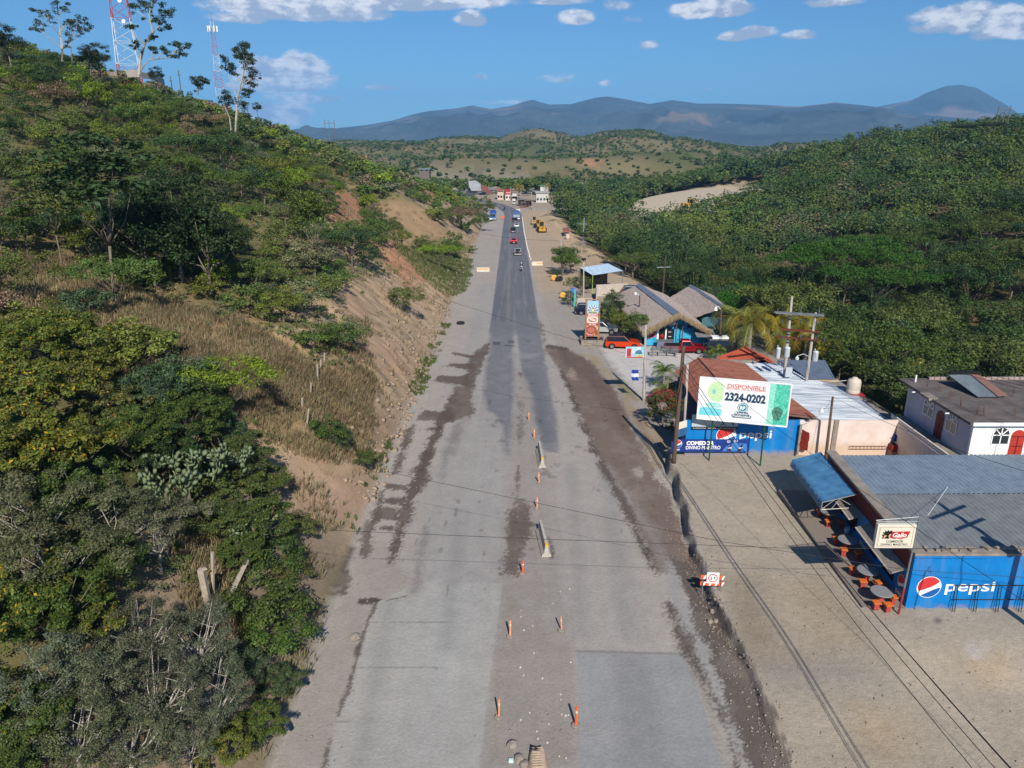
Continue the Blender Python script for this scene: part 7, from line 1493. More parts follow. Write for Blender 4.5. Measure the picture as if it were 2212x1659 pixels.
# ================================================================== people and motorcycles
SKIN = SM((150, 104, 78))
def figure(parent_label, joints, edges, loc, rz, shirt, trousers, helmet=None, hair=True):
    """one continuous body grown over a skeleton; joints: name -> (pos, radius)"""
    names = list(joints); me = bpy.data.meshes.new('body'); me.from_pydata([joints[n][0] for n in names], [(names.index(a), names.index(b)) for a, b in edges], []); o = bpy.data.objects.new('tmp', me); COL.objects.link(o)
    md = o.modifiers.new('s', 'SKIN'); 
    for i, n in enumerate(names): me.skin_vertices[0].data[i].radius = (joints[n][1],)*2
    me.skin_vertices[0].data[0].use_root = True
    o.modifiers.new('u', 'SUBSURF').levels = 1
    dg = bpy.context.evaluated_depsgraph_get(); m2 = bpy.data.meshes.new_from_object(o.evaluated_get(dg)); bpy.data.objects.remove(o); m2.materials.clear()
    for m_ in (SKIN, SM(shirt), SM(trousers), SM((34, 28, 26))): m2.materials.append(m_)
    J = {n: Vector(joints[n][0]) for n in names}; grp = {'head': 0, 'neck': 0, 'chest': 1, 'pelvis': 2, 'shl': 1, 'shr': 1, 'ell': 1, 'elr': 1, 'hal': 0, 'har': 0, 'hil': 2, 'hir': 2, 'knl': 2, 'knr': 2, 'anl': 2, 'anr': 2, 'tol': 3, 'tor': 3}
    for f in m2.polygons: c = f.center; n = min(J, key=lambda k: (J[k]-c).length); f.material_index = grp.get(n, 0); f.use_smooth = True
    root = thing('person', parent_label, 'person', loc, rz); b = bpy.data.objects.new('body', m2); COL.objects.link(b); b.parent = root
    h = J['head']; mb = MB(); mb.lathe((h.x-.01, h.y, h.z+.0), [(.02, .16), (.07, .145), (.105, .09), (.115, .03), (.10, -.02)], 14); mb.build('helmet' if helmet else 'hair', SM(helmet) if helmet else SM((26, 20, 18)), root, smooth=True, local=True)
    return root
EDG = [('pelvis', 'chest'), ('chest', 'neck'), ('neck', 'head'), ('chest', 'shl'), ('chest', 'shr'), ('shl', 'ell'), ('ell', 'hal'), ('shr', 'elr'), ('elr', 'har'), ('pelvis', 'hil'), ('pelvis', 'hir'), ('hil', 'knl'), ('hir', 'knr'), ('knl', 'anl'), ('knr', 'anr'), ('anl', 'tol'), ('anr', 'tor')]
def ride(): return {'pelvis': ((-.25, 0, .92), .15), 'chest': ((-.08, 0, 1.28), .17), 'neck': ((0, 0, 1.5), .06), 'head': ((.04, 0, 1.66), .10), 'shl': ((-.02, .2, 1.4), .065), 'shr': ((-.02, -.2, 1.4), .065), 'ell': ((.2, .3, 1.2), .05), 'elr': ((.2, -.3, 1.2), .05), 'hal': ((.46, .27, 1.1), .04), 'har': ((.46, -.27, 1.1), .04), 'hil': ((-.2, .1, .88), .1), 'hir': ((-.2, -.1, .88), .1), 'knl': ((.2, .18, .82), .08), 'knr': ((.2, -.18, .82), .08), 'anl': ((.02, .17, .42), .055), 'anr': ((.02, -.17, .42), .055), 'tol': ((.2, .17, .36), .045), 'tor': ((.2, -.17, .36), .045)}
def stand(k=0): return {'pelvis': ((0, 0, .95), .14), 'chest': ((0, 0, 1.28), .16), 'neck': ((0, 0, 1.48), .06), 'head': ((.02, 0, 1.64), .10), 'shl': ((0, .19, 1.41), .065), 'shr': ((0, -.19, 1.41), .065), 'ell': ((.02, .25, 1.12), .05), 'elr': ((-.03, -.25, 1.12), .05), 'hal': ((.12+k*.2, .22, .9+k*.2), .04), 'har': ((.08, -.24, .87), .04), 'hil': ((0, .09, .88), .1), 'hir': ((0, -.09, .88), .1), 'knl': ((.05, .1, .5), .075), 'knr': ((-.03, -.1, .5), .075), 'anl': ((0, .11, .08), .05), 'anr': ((-.08, -.11, .08), .05), 'tol': ((.14, .12, .04), .04), 'tor': ((.06, -.12, .04), .04)}
def moto(lb, loc, rz, c_):
    t = thing('motorcycle', lb, 'motorcycle', (0, 0, 0)); mb = MB(); mb.tube([(-.55, 0, .8), (-.1, 0, .82), (.3, 0, .9), (.45, 0, .95)], [.09, .12, .13, .06], 8); mb.tube([(-.5, 0, .32), (0, 0, .4), (.4, 0, .6), (.45, 0, .95)], .05, 6); mb.box((.0, 0, .45), (.45, .25, .3)); mb.build('frame', SM(c_), t, local=True)
    for x in (-.62, .68): mb = MB(); mb.lathe((x, 0, .3), [(.18, -.05), (.28, -.06), (.3, 0), (.28, .06), (.18, .05)], 18, 'Y'); mb.build('wheel', TYRE, t, local=True)
    mb = MB(); mb.tube([(.68, .07, .3), (.45, .07, 1.0)], .025, 5); mb.tube([(.68, -.07, .3), (.45, -.07, 1.0)], .025, 5); mb.tube([(.42, -.3, 1.08), (.5, 0, 1.02), (.42, .3, 1.08)], .02, 5); mb.build('fork_and_bars', STEEL, t, local=True)
    mb = MB(); mb.box((-.72, 0, .78), (.12, .2, .12)); mb.build('tail_light', SM((180, 20, 20)), t, local=True); t.location = loc; t.rotation_euler = (0, 0, rz)
g = on(1126.2, 585.5); moto('motorcycle with white rear end riding away on the right of the asphalt', g, UP, (60, 60, 64)); figure('rider in dark shirt, white trousers and pale helmet on the nearest motorcycle', ride(), EDG, g+Vector((0, 0, .02)), UP, (50, 44, 46), (190, 190, 196), (214, 210, 206))
g = on(1089.3, 453.5); moto('far motorcycle leaning into the road bend', g, -UP-.5, (30, 30, 34)); figure('distant rider in dark clothes on the far motorcycle', ride(), EDG, g+Vector((0, 0, .02)), -UP-.5, (34, 36, 40), (30, 30, 36), (40, 40, 44))
for (x, y, s_, tr2, lb, a) in ((1523, 737, (216, 214, 210), (40, 44, 54), 'person in white shirt standing by the restaurant side entrance', .3), (1532, 742, (40, 40, 48), (60, 62, 70), 'person in dark shirt beside the white shirted one at the entrance', 2.0), (1541, 739, (120, 40, 50), (30, 34, 44), 'person in dark red shirt behind the spare wheel of the off-roader', -1.0), (1428, 746, (150, 24, 34), (30, 30, 36), 'person in red shirt standing in the restaurant doorway', -1.5)):
    g = P(x, y, -1.15); figure(lb, stand(.3), EDG, (g.x, min(g.y, 91.7), -1.15), a, s_, tr2)
for (x, y, s_, lb, a) in ((1143, 452, (222, 222, 222), 'distant person in white by the village stalls, left one', 0), (1148, 453, (226, 226, 226), 'distant person in white by the village stalls, right one', 1)):
    g = on(x, y); figure(lb, stand(.2), EDG, g, a, s_, (40, 40, 50))
# ================================================================== road furniture
ORNG = SM((232, 100, 40)); 
posts = [(1102, 1377, 1.0, 'pale orange marker post on a concrete foot, left of the centre strip'), (1213, 1364, .9, 'slim orange marker post right of the centre strip, above the slab corner'), (1077.6, 1552, 1.0, 'thin orange marker post on a square foot at the bottom left of the strip'), (1243.6, 1570, 1.05, 'bright orange marker post beside the lower right slab'),
         (1128.6, 1241.6, .9, 'bright orange marker post just past the nearer concrete barrier'), (1159.8, 1100, .9, 'orange marker post with a kinked middle between the two barriers'), (1164.6, 1044.6, .9, 'pale orange marker post in front of the far barrier'), (1153.8, 947.5, .9, 'pale orange marker post behind the far barrier'), (1142.6, 909.5, .9, 'furthest pale orange marker post where the asphalt strips meet')]
for i, (x, y, h_, lb) in enumerate(posts):
    g = on(x, y); t = thing('marker_post', lb, 'marker post', g, rr.random(), 'orange marker posts along the road centre'); mb = MB(); mb.lathe((0, 0, 0), [(.19, 0), (.2, .09), (.15, .13), (.06, .13)], 9); mb.build('concrete_foot', CONC_M, t, local=True)
    lean = rr.uniform(-.05, .05); c1 = ORNG if 'bright' in lb else SM((226, 150, 104)); mb = MB(); mb.tube([(0, 0, .1), (lean*.6, 0, h_*.6), (lean, 0, h_)], .055 if 'slim' not in lb and 'thin' not in lb else .04, 10); mb.build('tube', c1, t, local=True); mb = MB(); mb.tube([(lean*.75, 0, h_*.7), (lean*.85, 0, h_*.82)], .058 if 'slim' not in lb and 'thin' not in lb else .043, 10); mb.build('reflective_band', SM((232, 190, 150)), t, local=True)
def barrier(px, py, L, rz, lb, m_=None, z=None, marks=None):
    g = on(px, py); t = thing('concrete_barrier', lb, 'barrier', g, rz); mb = MB(); mb.prism([(-.30, 0), (.30, 0), (.30, .08), (.15, .3), (.08, .85), (-.08, .85), (-.15, .3), (-.30, .08)], 0, L, 'Y'); mb.build('block', m_ or mat('barrier_concrete', S(186, 178, 168), .85, noise=.25, nscale=3), t, local=True, bevel=.01)
    if marks == 'front': mb = MB(); mb.box((0, .12, .8), (.19, .3, .13)); mb.build('yellow_reflector', SM((220, 170, 60)), t, local=True)
    return t
barrier(1180.6, 1203.5, 3.1, R(5), 'nearer grey concrete barrier standing lengthwise on the centre strip', marks='front'); barrier(1171.5, 1011, 3.4, R(2), 'farther grey concrete barrier lying lengthwise on the centre strip', marks='front')
WB = mat('white_barrier', S(214, 200, 182), .8, noise=.2, nscale=3)
t = barrier(1057.5, 586.5, 2.7, R(90), 'whitish barrier standing across the left shoulder beside the asphalt', WB)
for k in range(6): mb = MB(); mb.box((-.155, .35+k*.4, .5), (.015, .25, .3), ry=-.1); mb.build('painted_mark', SM((206, 150, 90)), t, local=True)
t = barrier(1172, 573, 2.5, R(98), 'whitish barrier with orange patches at the start of the earthworks', WB)
for k in range(3): mb = MB(); mb.box((-.155, .2+k*.45, .4), (.015, .35, .25), ry=-.1); mb.build('painted_mark', SM((226, 150, 60)), t, local=True)
barrier(1123.5, 456, 1.6, R(90), 'small white block where the earthworks begin near the village', WB)
# low kerb blocks dividing asphalt and earthworks
ed = [(1128, 470), (1129.5, 480), (1131, 492), (1133, 505), (1136, 520), (1139, 535), (1143, 550), (1148, 566)]; kp = [on(*p) for p in ed]; k0 = 0
for i in range(len(kp)-1):
    n = max(2, int((kp[i+1]-kp[i]).length/3.4))
    for k in range(n): p = kp[i].lerp(kp[i+1], k/n); t = thing('divider_block', 'low pale concrete block in the row dividing asphalt and earthworks', 'block', (p.x, p.y, h1(p.x, p.y)), R(90)+rr.uniform(-.06, .06), 'row of low divider blocks'); mb = MB(); mb.box((0, 0, .18), (1.5, .3, .4), taper=.8); o = mb.build('block', WB, t, local=True)
q = on(1085.6, 474); t = thing('orange_board', 'small orange warning board on the left shoulder near the parked truck', 'sign', q); mb = MB(); mb.box((0, 0, .9), (1.3, .05, .8)); mb.build('board', ORNG, t, local=True); mb = MB(); mb.tube([(-.5, 0, 0), (-.5, 0, 1.2)], .03, 4); mb.tube([(.5, 0, 0), (.5, 0, 1.2)], .03, 4); mb.build('legs', STEEL, t, local=True)
# two-way traffic barricade at the yard edge
g = on(1535, 1282); t = thing('traffic_barricade', 'orange and white barricade with a two way traffic sign at the yard edge', 'barricade', g, R(-4)); 
for z in (.62, 1.02):
    mb = MB(); mb.box((0, 0, z), (1.25, .04, .24)); mb.build('orange_board', SM((236, 96, 44)), t, local=True)
    for k in range(4): mb = MB(); mb.T = Matrix.Identity(4); x = -.5+k*.33; mb.poly([(x, -.025, z-.12), (x+.1, -.025, z-.12), (x+.2, -.025, z+.12), (x+.1, -.025, z+.12)]); mb.build('white_stripe', WHT, t, local=True)
mb = MB()
for x in (-.5, .5): mb.tube([(x, -.25, 0), (x, 0, 1.15)], .022, 5); mb.tube([(x, .3, 0), (x, 0, 1.15)], .022, 5); mb.tube([(x, -.2, .2), (x, .25, .2)], .018, 4)
mb.build('legs', STEEL, t, local=True); mb = MB(); mb.box((.03, -.06, 1.02), (.66, .02, .68)); mb.build('sign_plate', WHT, t, local=True, bevel=.008)
mb = MB(); face2d(mb, disc_pts(.03, 1.02, .26, 32), -.073); mb.build('red_ring', SM((190, 30, 30)), t, local=True); mb = MB(); face2d(mb, disc_pts(.03, 1.02, .205, 32), -.076); mb.build('ring_centre', WHT, t, local=True)
for dx, s in ((-.055, -1), (.115, 1)): mb = MB(); x = dx; face2d(mb, [(x-.016, 1.02-.11*s), (x+.016, 1.02-.11*s), (x+.016, 1.02+.03*s), (x+.055, 1.02+.03*s), (x, 1.02+.13*s), (x-.055, 1.02+.03*s), (x-.016, 1.02+.03*s)], -.079); mb.build('arrow', BLK, t, local=True)
# rubble beside the barricade, stones on the centre strip
def rock(x, y, s, lb, m_=CONC_M, grp=None):
    g = on(x, y); t = MB(); n = 7; t.lathe((0, 0, 0), [(s*.5, -.02), (s*.62, s*.2), (s*.5, s*.5), (s*.2, s*.62)], n); 
    for i, v in enumerate(t.v): t.v[i] = (v[0]*(1+rr.uniform(-.2, .2)), v[1]*(1+rr.uniform(-.2, .2)), v[2]*(1+rr.uniform(-.1, .1)))
    o = t.build('stone', m_); o.location = g; o.rotation_euler = (0, 0, rr.random()*6); tag(o, lb, 'stone', grp)
for (x, y, s, lb) in ((1107, 1613, .38, 'angular grey stone on the centre strip, left of the cement heap'), (1133, 1656, .36, 'rounded stone at the bottom edge left of the cement heap'), (767, 1380, .5, 'pale boulder at the left edge of the slab by the grass')): rock(x, y, s, lb)
for i in range(7): rock(1536+rr.uniform(-12, 30), 1302+rr.uniform(-8, 50), rr.uniform(.1, .26), 'broken stone in the rubble below the barricade', grp='rubble below the barricade')
for i in range(26): rock(rr.choice([1195, 1205, 1215, 1160, 1130])+rr.uniform(-14, 22), rr.uniform(1270, 1650), rr.uniform(.05, .1), 'small pale pebble on the brown centre strip', SM((196, 186, 174)), 'pebbles on the centre strip')
g = on(1162, 1646); t = thing('cement_heap', 'ribbed heap of hardened cement at the bottom of the centre strip', 'heap', g); mb = MB()
for k in range(9): mb.tube([(-.45+.02*k, -.5+k*.11, 0), (-.2, -.5+k*.12, .22+.01*k), (.15, -.48+k*.12, .24), (.42-.02*k, -.5+k*.11, 0)], .075, 7)
mb.build('cement_folds', mat('cement_heap', S(176, 156, 136), .9, noise=.3, nscale=5), t, local=True, smooth=True); mb = MB(); mb.lathe((-.75, .1, 0), [(.25, -.02), (.2, .15), (.08, .2)], 9); mb.build('cement_lump', CONC_M, t, local=True)
g = on(1104, 1646); t = MB(); t.box((0, 0, .06), (.2, .14, .12)); o = t.build('plastic_tub', SM((196, 224, 220)), bevel=.02); o.location = g; tag(o, 'small pale blue plastic tub on the centre strip', 'tub')
# loose stones, chips and litter lying on the yard and shoulders
def chips(name, label, spots, smin, smax, m_, seed):
    r = np.random.default_rng(seed); P_ = np.concatenate(spots); n = len(P_); s = smin+(smax-smin)*r.random(n)**2.5; base = np.array([[-1,-1,-.3],[1,-1,-.3],[1,1,-.3],[-1,1,-.3],[-.6,-.5,.7],[.6,-.6,.6],[.5,.6,.7],[-.6,.5,.6]]); V = P_[:, None, :]+(base[None]+r.normal(size=(n, 8, 3))*.22)*s[:, None, None]*.5
    f = np.array([(0,3,2,1),(4,5,6,7),(0,1,5,4),(1,2,6,5),(2,3,7,6),(3,0,4,7)]); F = (np.arange(n)*8)[:, None, None]+f[None]; o = np_mesh(name, V.reshape(-1, 3), F.reshape(-1, 4), m_); tag(o, label, kind='stuff')
def area(x0, x1, y0, y1, n, seed): r = np.random.default_rng(seed); x = r.uniform(x0, x1, n); y = r.uniform(y0, y1, n); return np.stack([x, y, H(x, y)+.02], 1)
_r = np.random.default_rng(77); _y = _r.uniform(20, 58, 1500); _x = np.interp(_y, [20, 29, 38, 50, 58], [10.6, 10.8, 10.7, 11.6, 12.6])+_r.normal(size=1500)*.55; bank = np.stack([_x, _y, H(_x, _y)+.03], 1)
chips('loose_stones', 'small loose stones and chips scattered on the dirt yard and the road shoulders', [area(11.5, 24, 14, 53, 700, 1), bank, area(-1.8, 2.4, 16, 60, 500, 2), area(-9.5, -7, 20, 110, 700, 3), area(12, 32, 62, 100, 900, 4), area(5.5, 14, 100, 170, 500, 5)], .025, .11, mat('chip_stone', S(150, 140, 128), .9, noise=.3, nscale=2), 5)
_y = _r.uniform(46, 250, 2600); _x = toe(_y)-np.abs(_r.normal(size=2600))*1.6+.4; chips('fallen_rubble', 'clods and rubble fallen from the left cut onto its foot', [np.stack([_x, _y, H(_x, _y)+.03], 1)], .06, .5, mat('clod', S(160, 140, 118), .95, noise=.3, nscale=2), 6)
# tyres
def tyre(x, y, lb, m_, flat=True, s=.5, grp=None):
    g = on(x, y); mb = MB(); mb.lathe((0, 0, 0), [(s*.5, -.14), (s*.85, -.16), (s, 0), (s*.85, .16), (s*.5, .14)], 22, 'Z' if flat else 'Y'); o = mb.build('tyre', m_, smooth=True); o.location = g+Vector((0, 0, .16 if flat else s)); tag(o, lb, 'tyre', grp)
tyre(995, 700, 'black tyre lying alone on the left gravel shoulder', TYRE, True, .62); YT = SM((206, 158, 70)); tyre(1196.5, 607, 'orange painted tyre standing by the roadside tree', YT, False, .62); tyre(1210, 608, 'black tyre leaning right of the orange one', TYRE, False, .55); tyre(1204.5, 608.5, 'black tyre directly beside the orange one', TYRE, False, .5); tyre(1215.5, 645, 'orange painted tyre by the yellowish bush', YT, False, .58)
g = on(1198.5, 597); t = thing('traffic_cone', 'orange traffic cone behind the orange tyre', 'cone', g); mb = MB(); mb.lathe((0, 0, 0), [(.2, .04), (.03, .7)], 12); mb.build('cone', ORNG, t, local=True); mb = MB(); mb.bb(-.22, .22, -.22, .22, 0, .05); mb.build('base', ORNG, t, local=True)
g = on(1241, 664); t = thing('sign_post', 'turquoise post with a small blue disc sign by the restaurant drive', 'sign', g); mb = MB(); mb.tube([(0, 0, 0), (0, 0, 3.0)], .17, 8); mb.build('post', SM((80, 184, 168)), t, local=True)
q = PY(1239.5, 627, g.y); mb = MB(); mb.lathe((q.x-g.x, -.05, q.z-g.z), [(.42, -.02), (.42, .02)], 18, 'Y'); mb.build('disc', SM((70, 110, 190)), t, local=True); mb = MB(); mb.tube([(-.5, .2, 0), (-.5, .2, 4.2)], .05, 5); mb.tube([(-.85, .2, 0), (-.85, .2, 4.0)], .04, 5); mb.build('rails', STEEL, t, local=True)
# steel frames stacked in the yard
g = on(1434, 770); t = thing('trestle_stack', 'stack of welded steel trestle frames on the gravel', 'frame', g, -.12)
for k in range(4):
    mb = MB(); z = .7+.13*k; o = k*.08
    for (a, b) in (((-1.6, -.6), (1.6, -.6)), ((1.6, -.6), (1.6, .6)), ((1.6, .6), (-1.6, .6)), ((-1.6, .6), (-1.6, -.6)), ((-.5, -.6), (-.5, .6)), ((.6, -.6), (.6, .6))): mb.tube([(a[0]+o, a[1], z), (b[0]+o, b[1], z)], .035, 4)
    mb.build('frame', mat('zinc_frame', S(120, 124, 124), .5, .4), t, local=True)
mb = MB()
for x in (-1.4, 1.4):
    for y in (-.5, .5): mb.tube([(x, y, 0), (x, y, .75)], .035, 5)
mb.build('legs', STEEL, t, local=True)
# concrete posts of the broken fence on the left bank
CP2 = mat('old_fence_post', S(176, 164, 146), .9, noise=.35, nscale=3, bump=.4)
b = G(447, 1322); tq = PY(442, 1229, b.y); t = thing('fence_post', 'thick pale concrete post leaning in the foreground thicket', 'post', b); mb = MB(); mb.box(((b.x+tq.x)/2, b.y, (b.z+tq.z)/2-.2), (.27, .25, (tq.z-b.z)+.4), ry=-.05); mb.build('shaft', CP2, t); mb = MB(); mb.lathe((tq.x, b.y, tq.z-.02), [(.14, 0), (.10, .06)], 4); mb.build('cap', CP2, t)
t = thing('fallen_post', 'long grey concrete post lying on the bank right of the leaning post', 'post', P(520, 1270, 3)); a = G(483, 1332); b = G(535, 1205, dz=1.5); mb = MB(); mb.tube([a+Vector((0, 0, .3)), b], .14, 4); mb.build('shaft', CP2, t); mb = MB(); mb.tube([a+Vector((.05, 0, .32)), a+Vector((-.3, -.2, .5))], .02, 4); mb.build('wire_stub', RUSTM, t)
for i, (x, y0, y1, lean, lb) in enumerate(((685.8, 789, 822, 0, 'upright'), (669, 829, 852, .3, 'short leaning'), (693, 779, 800, 0, 'short far'), (661, 886, 920, .5, 'strongly leaning'), (653, 862, 884, 0, 'thin'), (459, 1197, 1300, 0, 'thin grey wooden'), (701, 765, 780, 0, 'furthest small'))):
    g = G(x, y1); 
    if g is None: continue
    q = PY(x, y0, g.y); t = thing('fence_post', lb+' fence post of the broken fence in the dry grass', 'post', g, 0, 'broken fence on the left bank'); mb = MB(); mb.tube([(g.x, g.y, g.z-.3), (q.x+lean*.4, g.y, q.z+.1)], .085, 5); mb.build('shaft', CP2, t)
# ================================================================== village at the bend
def hut(name, lb, px0, px1, pyb, hgt, depth, wc, rc, cat='house', roofh=.5, win=2, rz=0):
    a = on(px0, pyb); bx = PY(px1, pyb, a.y).x; t = thing(name, lb, cat, a); mb = MB(); mb.bb(a.x, bx, a.y, a.y+depth, a.z-.3, a.z+hgt); mb.build('walls', SM(wc, noise=.15, nscale=.8), t); mb = MB(); mb.prism([(a.x-.4, a.z+hgt+.02), (bx+.4, a.z+hgt+.02), (bx+.4, a.z+hgt+.15), (a.x-.4, a.z+hgt+roofh)], a.y-.6, a.y+depth+.4, 'Y'); mb.build('roof', SM(rc, noise=.2), t)
    for k in range(win): x = a.x+(bx-a.x)*(k+.5)/win; mb = MB(); mb.bb(x-.45, x+.45, a.y-.03, a.y+.02, a.z+1.0, a.z+2.1); mb.build('window', GLASS, t)
    mb = MB(); x = a.x+(bx-a.x)*.9; mb.bb(x-.4, x+.4, a.y-.03, a.y+.02, a.z+.0, a.z+2.0); mb.build('door', SM((90, 60, 50)), t); return t
hut('village_house', 'pale village house with open shaded porch left of the red banded one', 1074.5, 1091, 431.5, 4.3, 7, (206, 186, 170), (150, 96, 76), roofh=1.6, win=3)
hut('village_house', 'village house with a red upper band at the road bend', 1091.5, 1105, 433, 4.8, 6, (214, 200, 190), (180, 60, 66), win=2); q = on(1091.5, 433); q2 = PY(1105, 433, q.y); t = thing('red_band', 'red painted band sign across the village house front', 'sign', (q.x, q.y-.2, q.z+3.2)); mb = MB(); mb.bb(q.x, q2.x, q.y-.22, q.y-.1, q.z+3.0, q.z+4.9); mb.build('panel', SM((186, 70, 80)), t); mb = MB(); mb.bb(q.x+.5, q2.x-.5, q.y-.24, q.y-.22, q.z+3.8, q.z+3.95); mb.build('stripe', WHT, t)
hut('village_house', 'narrow whitish village house with dark windows right of the red band', 1106.5, 1116, 433.5, 4.0, 6, (204, 198, 196), (150, 140, 136), win=3)
hut('market_stall', 'dark roadside stall with grey tin roof by the white pickup', 1119.5, 1133, 445, 2.7, 4, (60, 52, 50), (120, 120, 122), 'stall'); hut('market_stall', 'second dark roadside stall nearer the earthworks', 1135, 1148, 447.5, 2.7, 4, (56, 46, 42), (112, 92, 80), 'stall'); hut('market_stall', 'low brown stall between the two dark stalls', 1126, 1136, 449, 2.0, 3, (110, 84, 66), (100, 90, 84), 'stall', win=1)
hut('village_house', 'long grey white house half hidden in trees above the stalls', 1158, 1186, 437.5, 4.6, 8, (196, 196, 192), (176, 172, 166), win=4); hut('upper_room', 'unfinished upper room with green trim standing on the long grey house', 1167, 1184, 430, 6.5, 3, (206, 204, 198), (80, 140, 104), 'building', win=2); hut('small_house', 'little white house with red edges among the trees', 1195.5, 1202, 441.5, 3.0, 4, (224, 220, 218), (180, 100, 90), win=1)
g = PY(1250, 401, 470); 
def farb(name, lb, px0, px1, py0, py1, y, c_, roof, win=2):
    a = PY(px0, py1, y); b = PY(px1, py0, y); t = thing(name, lb, 'house', (a.x, y, a.z)); mb = MB(); mb.bb(a.x, b.x, y, y+7, a.z-4, b.z); mb.build('walls', SM(c_), t); mb = MB(); mb.bb(a.x-.4, b.x+.4, y-.5, y+7.5, b.z, b.z+.3); mb.build('roof', SM(roof), t)
    for k in range(win): x = a.x+(b.x-a.x)*(k+.5)/win; mb = MB(); mb.bb(x-.5, x+.5, y-.04, y, (a.z+b.z)/2-.4, (a.z+b.z)/2+.5); mb.build('window', GLASS, t)
farb('hill_house', 'white flat roofed house above the valley trees', 1250, 1264, 397, 404, 430, (226, 224, 222), (210, 206, 200)); farb('hill_house', 'white upper block at the right end of the white valley house', 1262, 1273, 393, 399, 436, (228, 226, 224), (206, 202, 198), 1); farb('tin_roof_house', 'small blue grey tin roofed house left of the white valley house', 1227, 1241, 404.5, 406, 425, (120, 130, 130), (150, 176, 180), 1)
farb('tin_roof_house', 'small house with a grey blue roof in trees at the foot of the left hill', 905, 927, 366, 370, 420, (110, 100, 92), (130, 146, 158), 2); farb('roadside_hut', 'small pale hut with rusty edge in the trees beside the earthworks', 1221, 1229, 501, 513, 222, (170, 168, 166), (150, 90, 70), 1)
a = PY(1013, 412, 345); t = thing('concrete_slope', 'pale sprayed concrete slope beside the distant cut', 'retaining wall', (a.x, 345, a.z)); mb = MB(); pts = [PY(1012, 391, 350), PY(1028, 390, 352), PY(1038, 397, 350), PY(1040, 412, 341), PY(1018, 412, 341), PY(1013, 402, 345)]; mb.poly(pts); mb.poly([p+Vector((0, 1.2, -.5)) for p in pts]); 
for i in range(6): mb.poly([pts[i], pts[(i+1) % 6], pts[(i+1) % 6]+Vector((0, 1.2, -.5)), pts[i]+Vector((0, 1.2, -.5))])
mb.build('shotcrete', SM((170, 172, 174), noise=.25, nscale=.3), t); mb = MB(); pts = [PY(1038, 397, 350.5), PY(1050, 402, 352), PY(1064, 414, 350), PY(1062, 420, 343), PY(1042, 413, 341.5)]; mb.poly(pts); mb.build('red_earth_face', SM((142, 92, 72), noise=.3, nscale=.4), t)
g = on(1203, 513); 
q = on(1226, 515); t = MB(); t.lathe((0, 0, 0), [(.6, 0), (.6, 1.3), (.5, 1.3)], 14); o = t.build('concrete_ring', SM((196, 184, 172))); o.location = q; tag(o, 'pale concrete well ring on the earthworks near the blue grey pole', 'ring')
a = on(790, 500); q = PY(789, 509, 160); 
q = on(776, 513) if False else PY(787, 506, 150)
# ================================================================== palms, cactus and single trees
def palm_mesh(key, seed, n, L, droop, leaflet, trunk_h, tr=.13, col=(1, 1, 1), upright=.0, dead=.12):
    r = random.Random(seed); V = []; F = []; T = []
    for i in range(n):
        az_ = i*2.399+r.uniform(-.2, .2); el = R(75-95*(i/n)*(1-upright)+r.uniform(-8, 8)); l = L*r.uniform(.8, 1.1); isd = r.random() < dead*(i/n)*2; pts = []; m = 9
        p = Vector((0, 0, trunk_h)); e = el
        for k in range(m+1): pts.append(p.copy()); p = p+Vector((math.cos(az_)*math.cos(e), math.sin(az_)*math.cos(e), math.sin(e)))*(l/m); e -= R(droop)/m*(1+k*.25)
        side = Vector((-math.sin(az_), math.cos(az_), 0)); c = r.uniform(.7, 1.3); tc = (1.1*c, .8*c, .35*c) if isd else ((1.5*c, 1.1*c, .6*c) if r.random() < .4 else (c, c, c))
        tc = tuple(tc[q]*col[q] for q in range(3))
        for s in (-1, 1):
            for k in range(26):
                u = (k+1.5)/27*m; j = min(int(u), m-1); b = pts[j].lerp(pts[j+1], u-j); dirn = (pts[min(j+1, m)]-pts[j]).normalized(); w = leaflet*math.sin(math.pi*min(.97, .12+.88*(k+1)/27))**.6
                tip = b+side*s*w*.8+dirn*w*.45+Vector((0, 0, -w*(.25+.35*r.random()))); wd = dirn*.036*max(1, L/3)
                i0 = len(V); V += [b-wd*.5, b+wd, tip+wd*.2, tip-wd*.2]; F.append((i0, i0+1, i0+2, i0+3)); q = r.uniform(.85, 1.15); T += [tuple(x*q for x in tc)]*4
        for k in range(m): i0 = len(V); V += [pts[k]-side*.03, pts[k]+side*.03, pts[k+1]+side*.02, pts[k+1]-side*.02]; F.append((i0, i0+1, i0+2, i0+3)); T += [(tc[0]*1.3, tc[1]*1.2, tc[2])]*4
    o = np_mesh('fronds', np.array([tuple(v) for v in V]), np.array(F), FROND, cols={'Tint': np.array(T)}); mb = MB(); mb.tube([(0, 0, -.4), (.1, 0, trunk_h*.5), (0, 0, trunk_h)], [tr*1.3, tr, tr*.8], 8); tr_o = mb.build('trunk', PALE, smooth=True); PROTO[key] = (o.data, tr_o.data); bpy.data.objects.remove(o); bpy.data.objects.remove(tr_o)
palm_mesh('coco1', 1, 19, 4.5, 80, .8, 3.4, .17); palm_mesh('coco2', 2, 17, 4.2, 90, .8, 4.2, .16); palm_mesh('areca1', 3, 16, 2.0, 60, .5, 1.3, .06, upright=.35); palm_mesh('areca2', 4, 20, 2.3, 70, .55, 1.0, .06, upright=.3); palm_mesh('tallpalm', 5, 20, 3.2, 70, .9, 7.5, .16, dead=.4)
COC = (.20, .21, .04)
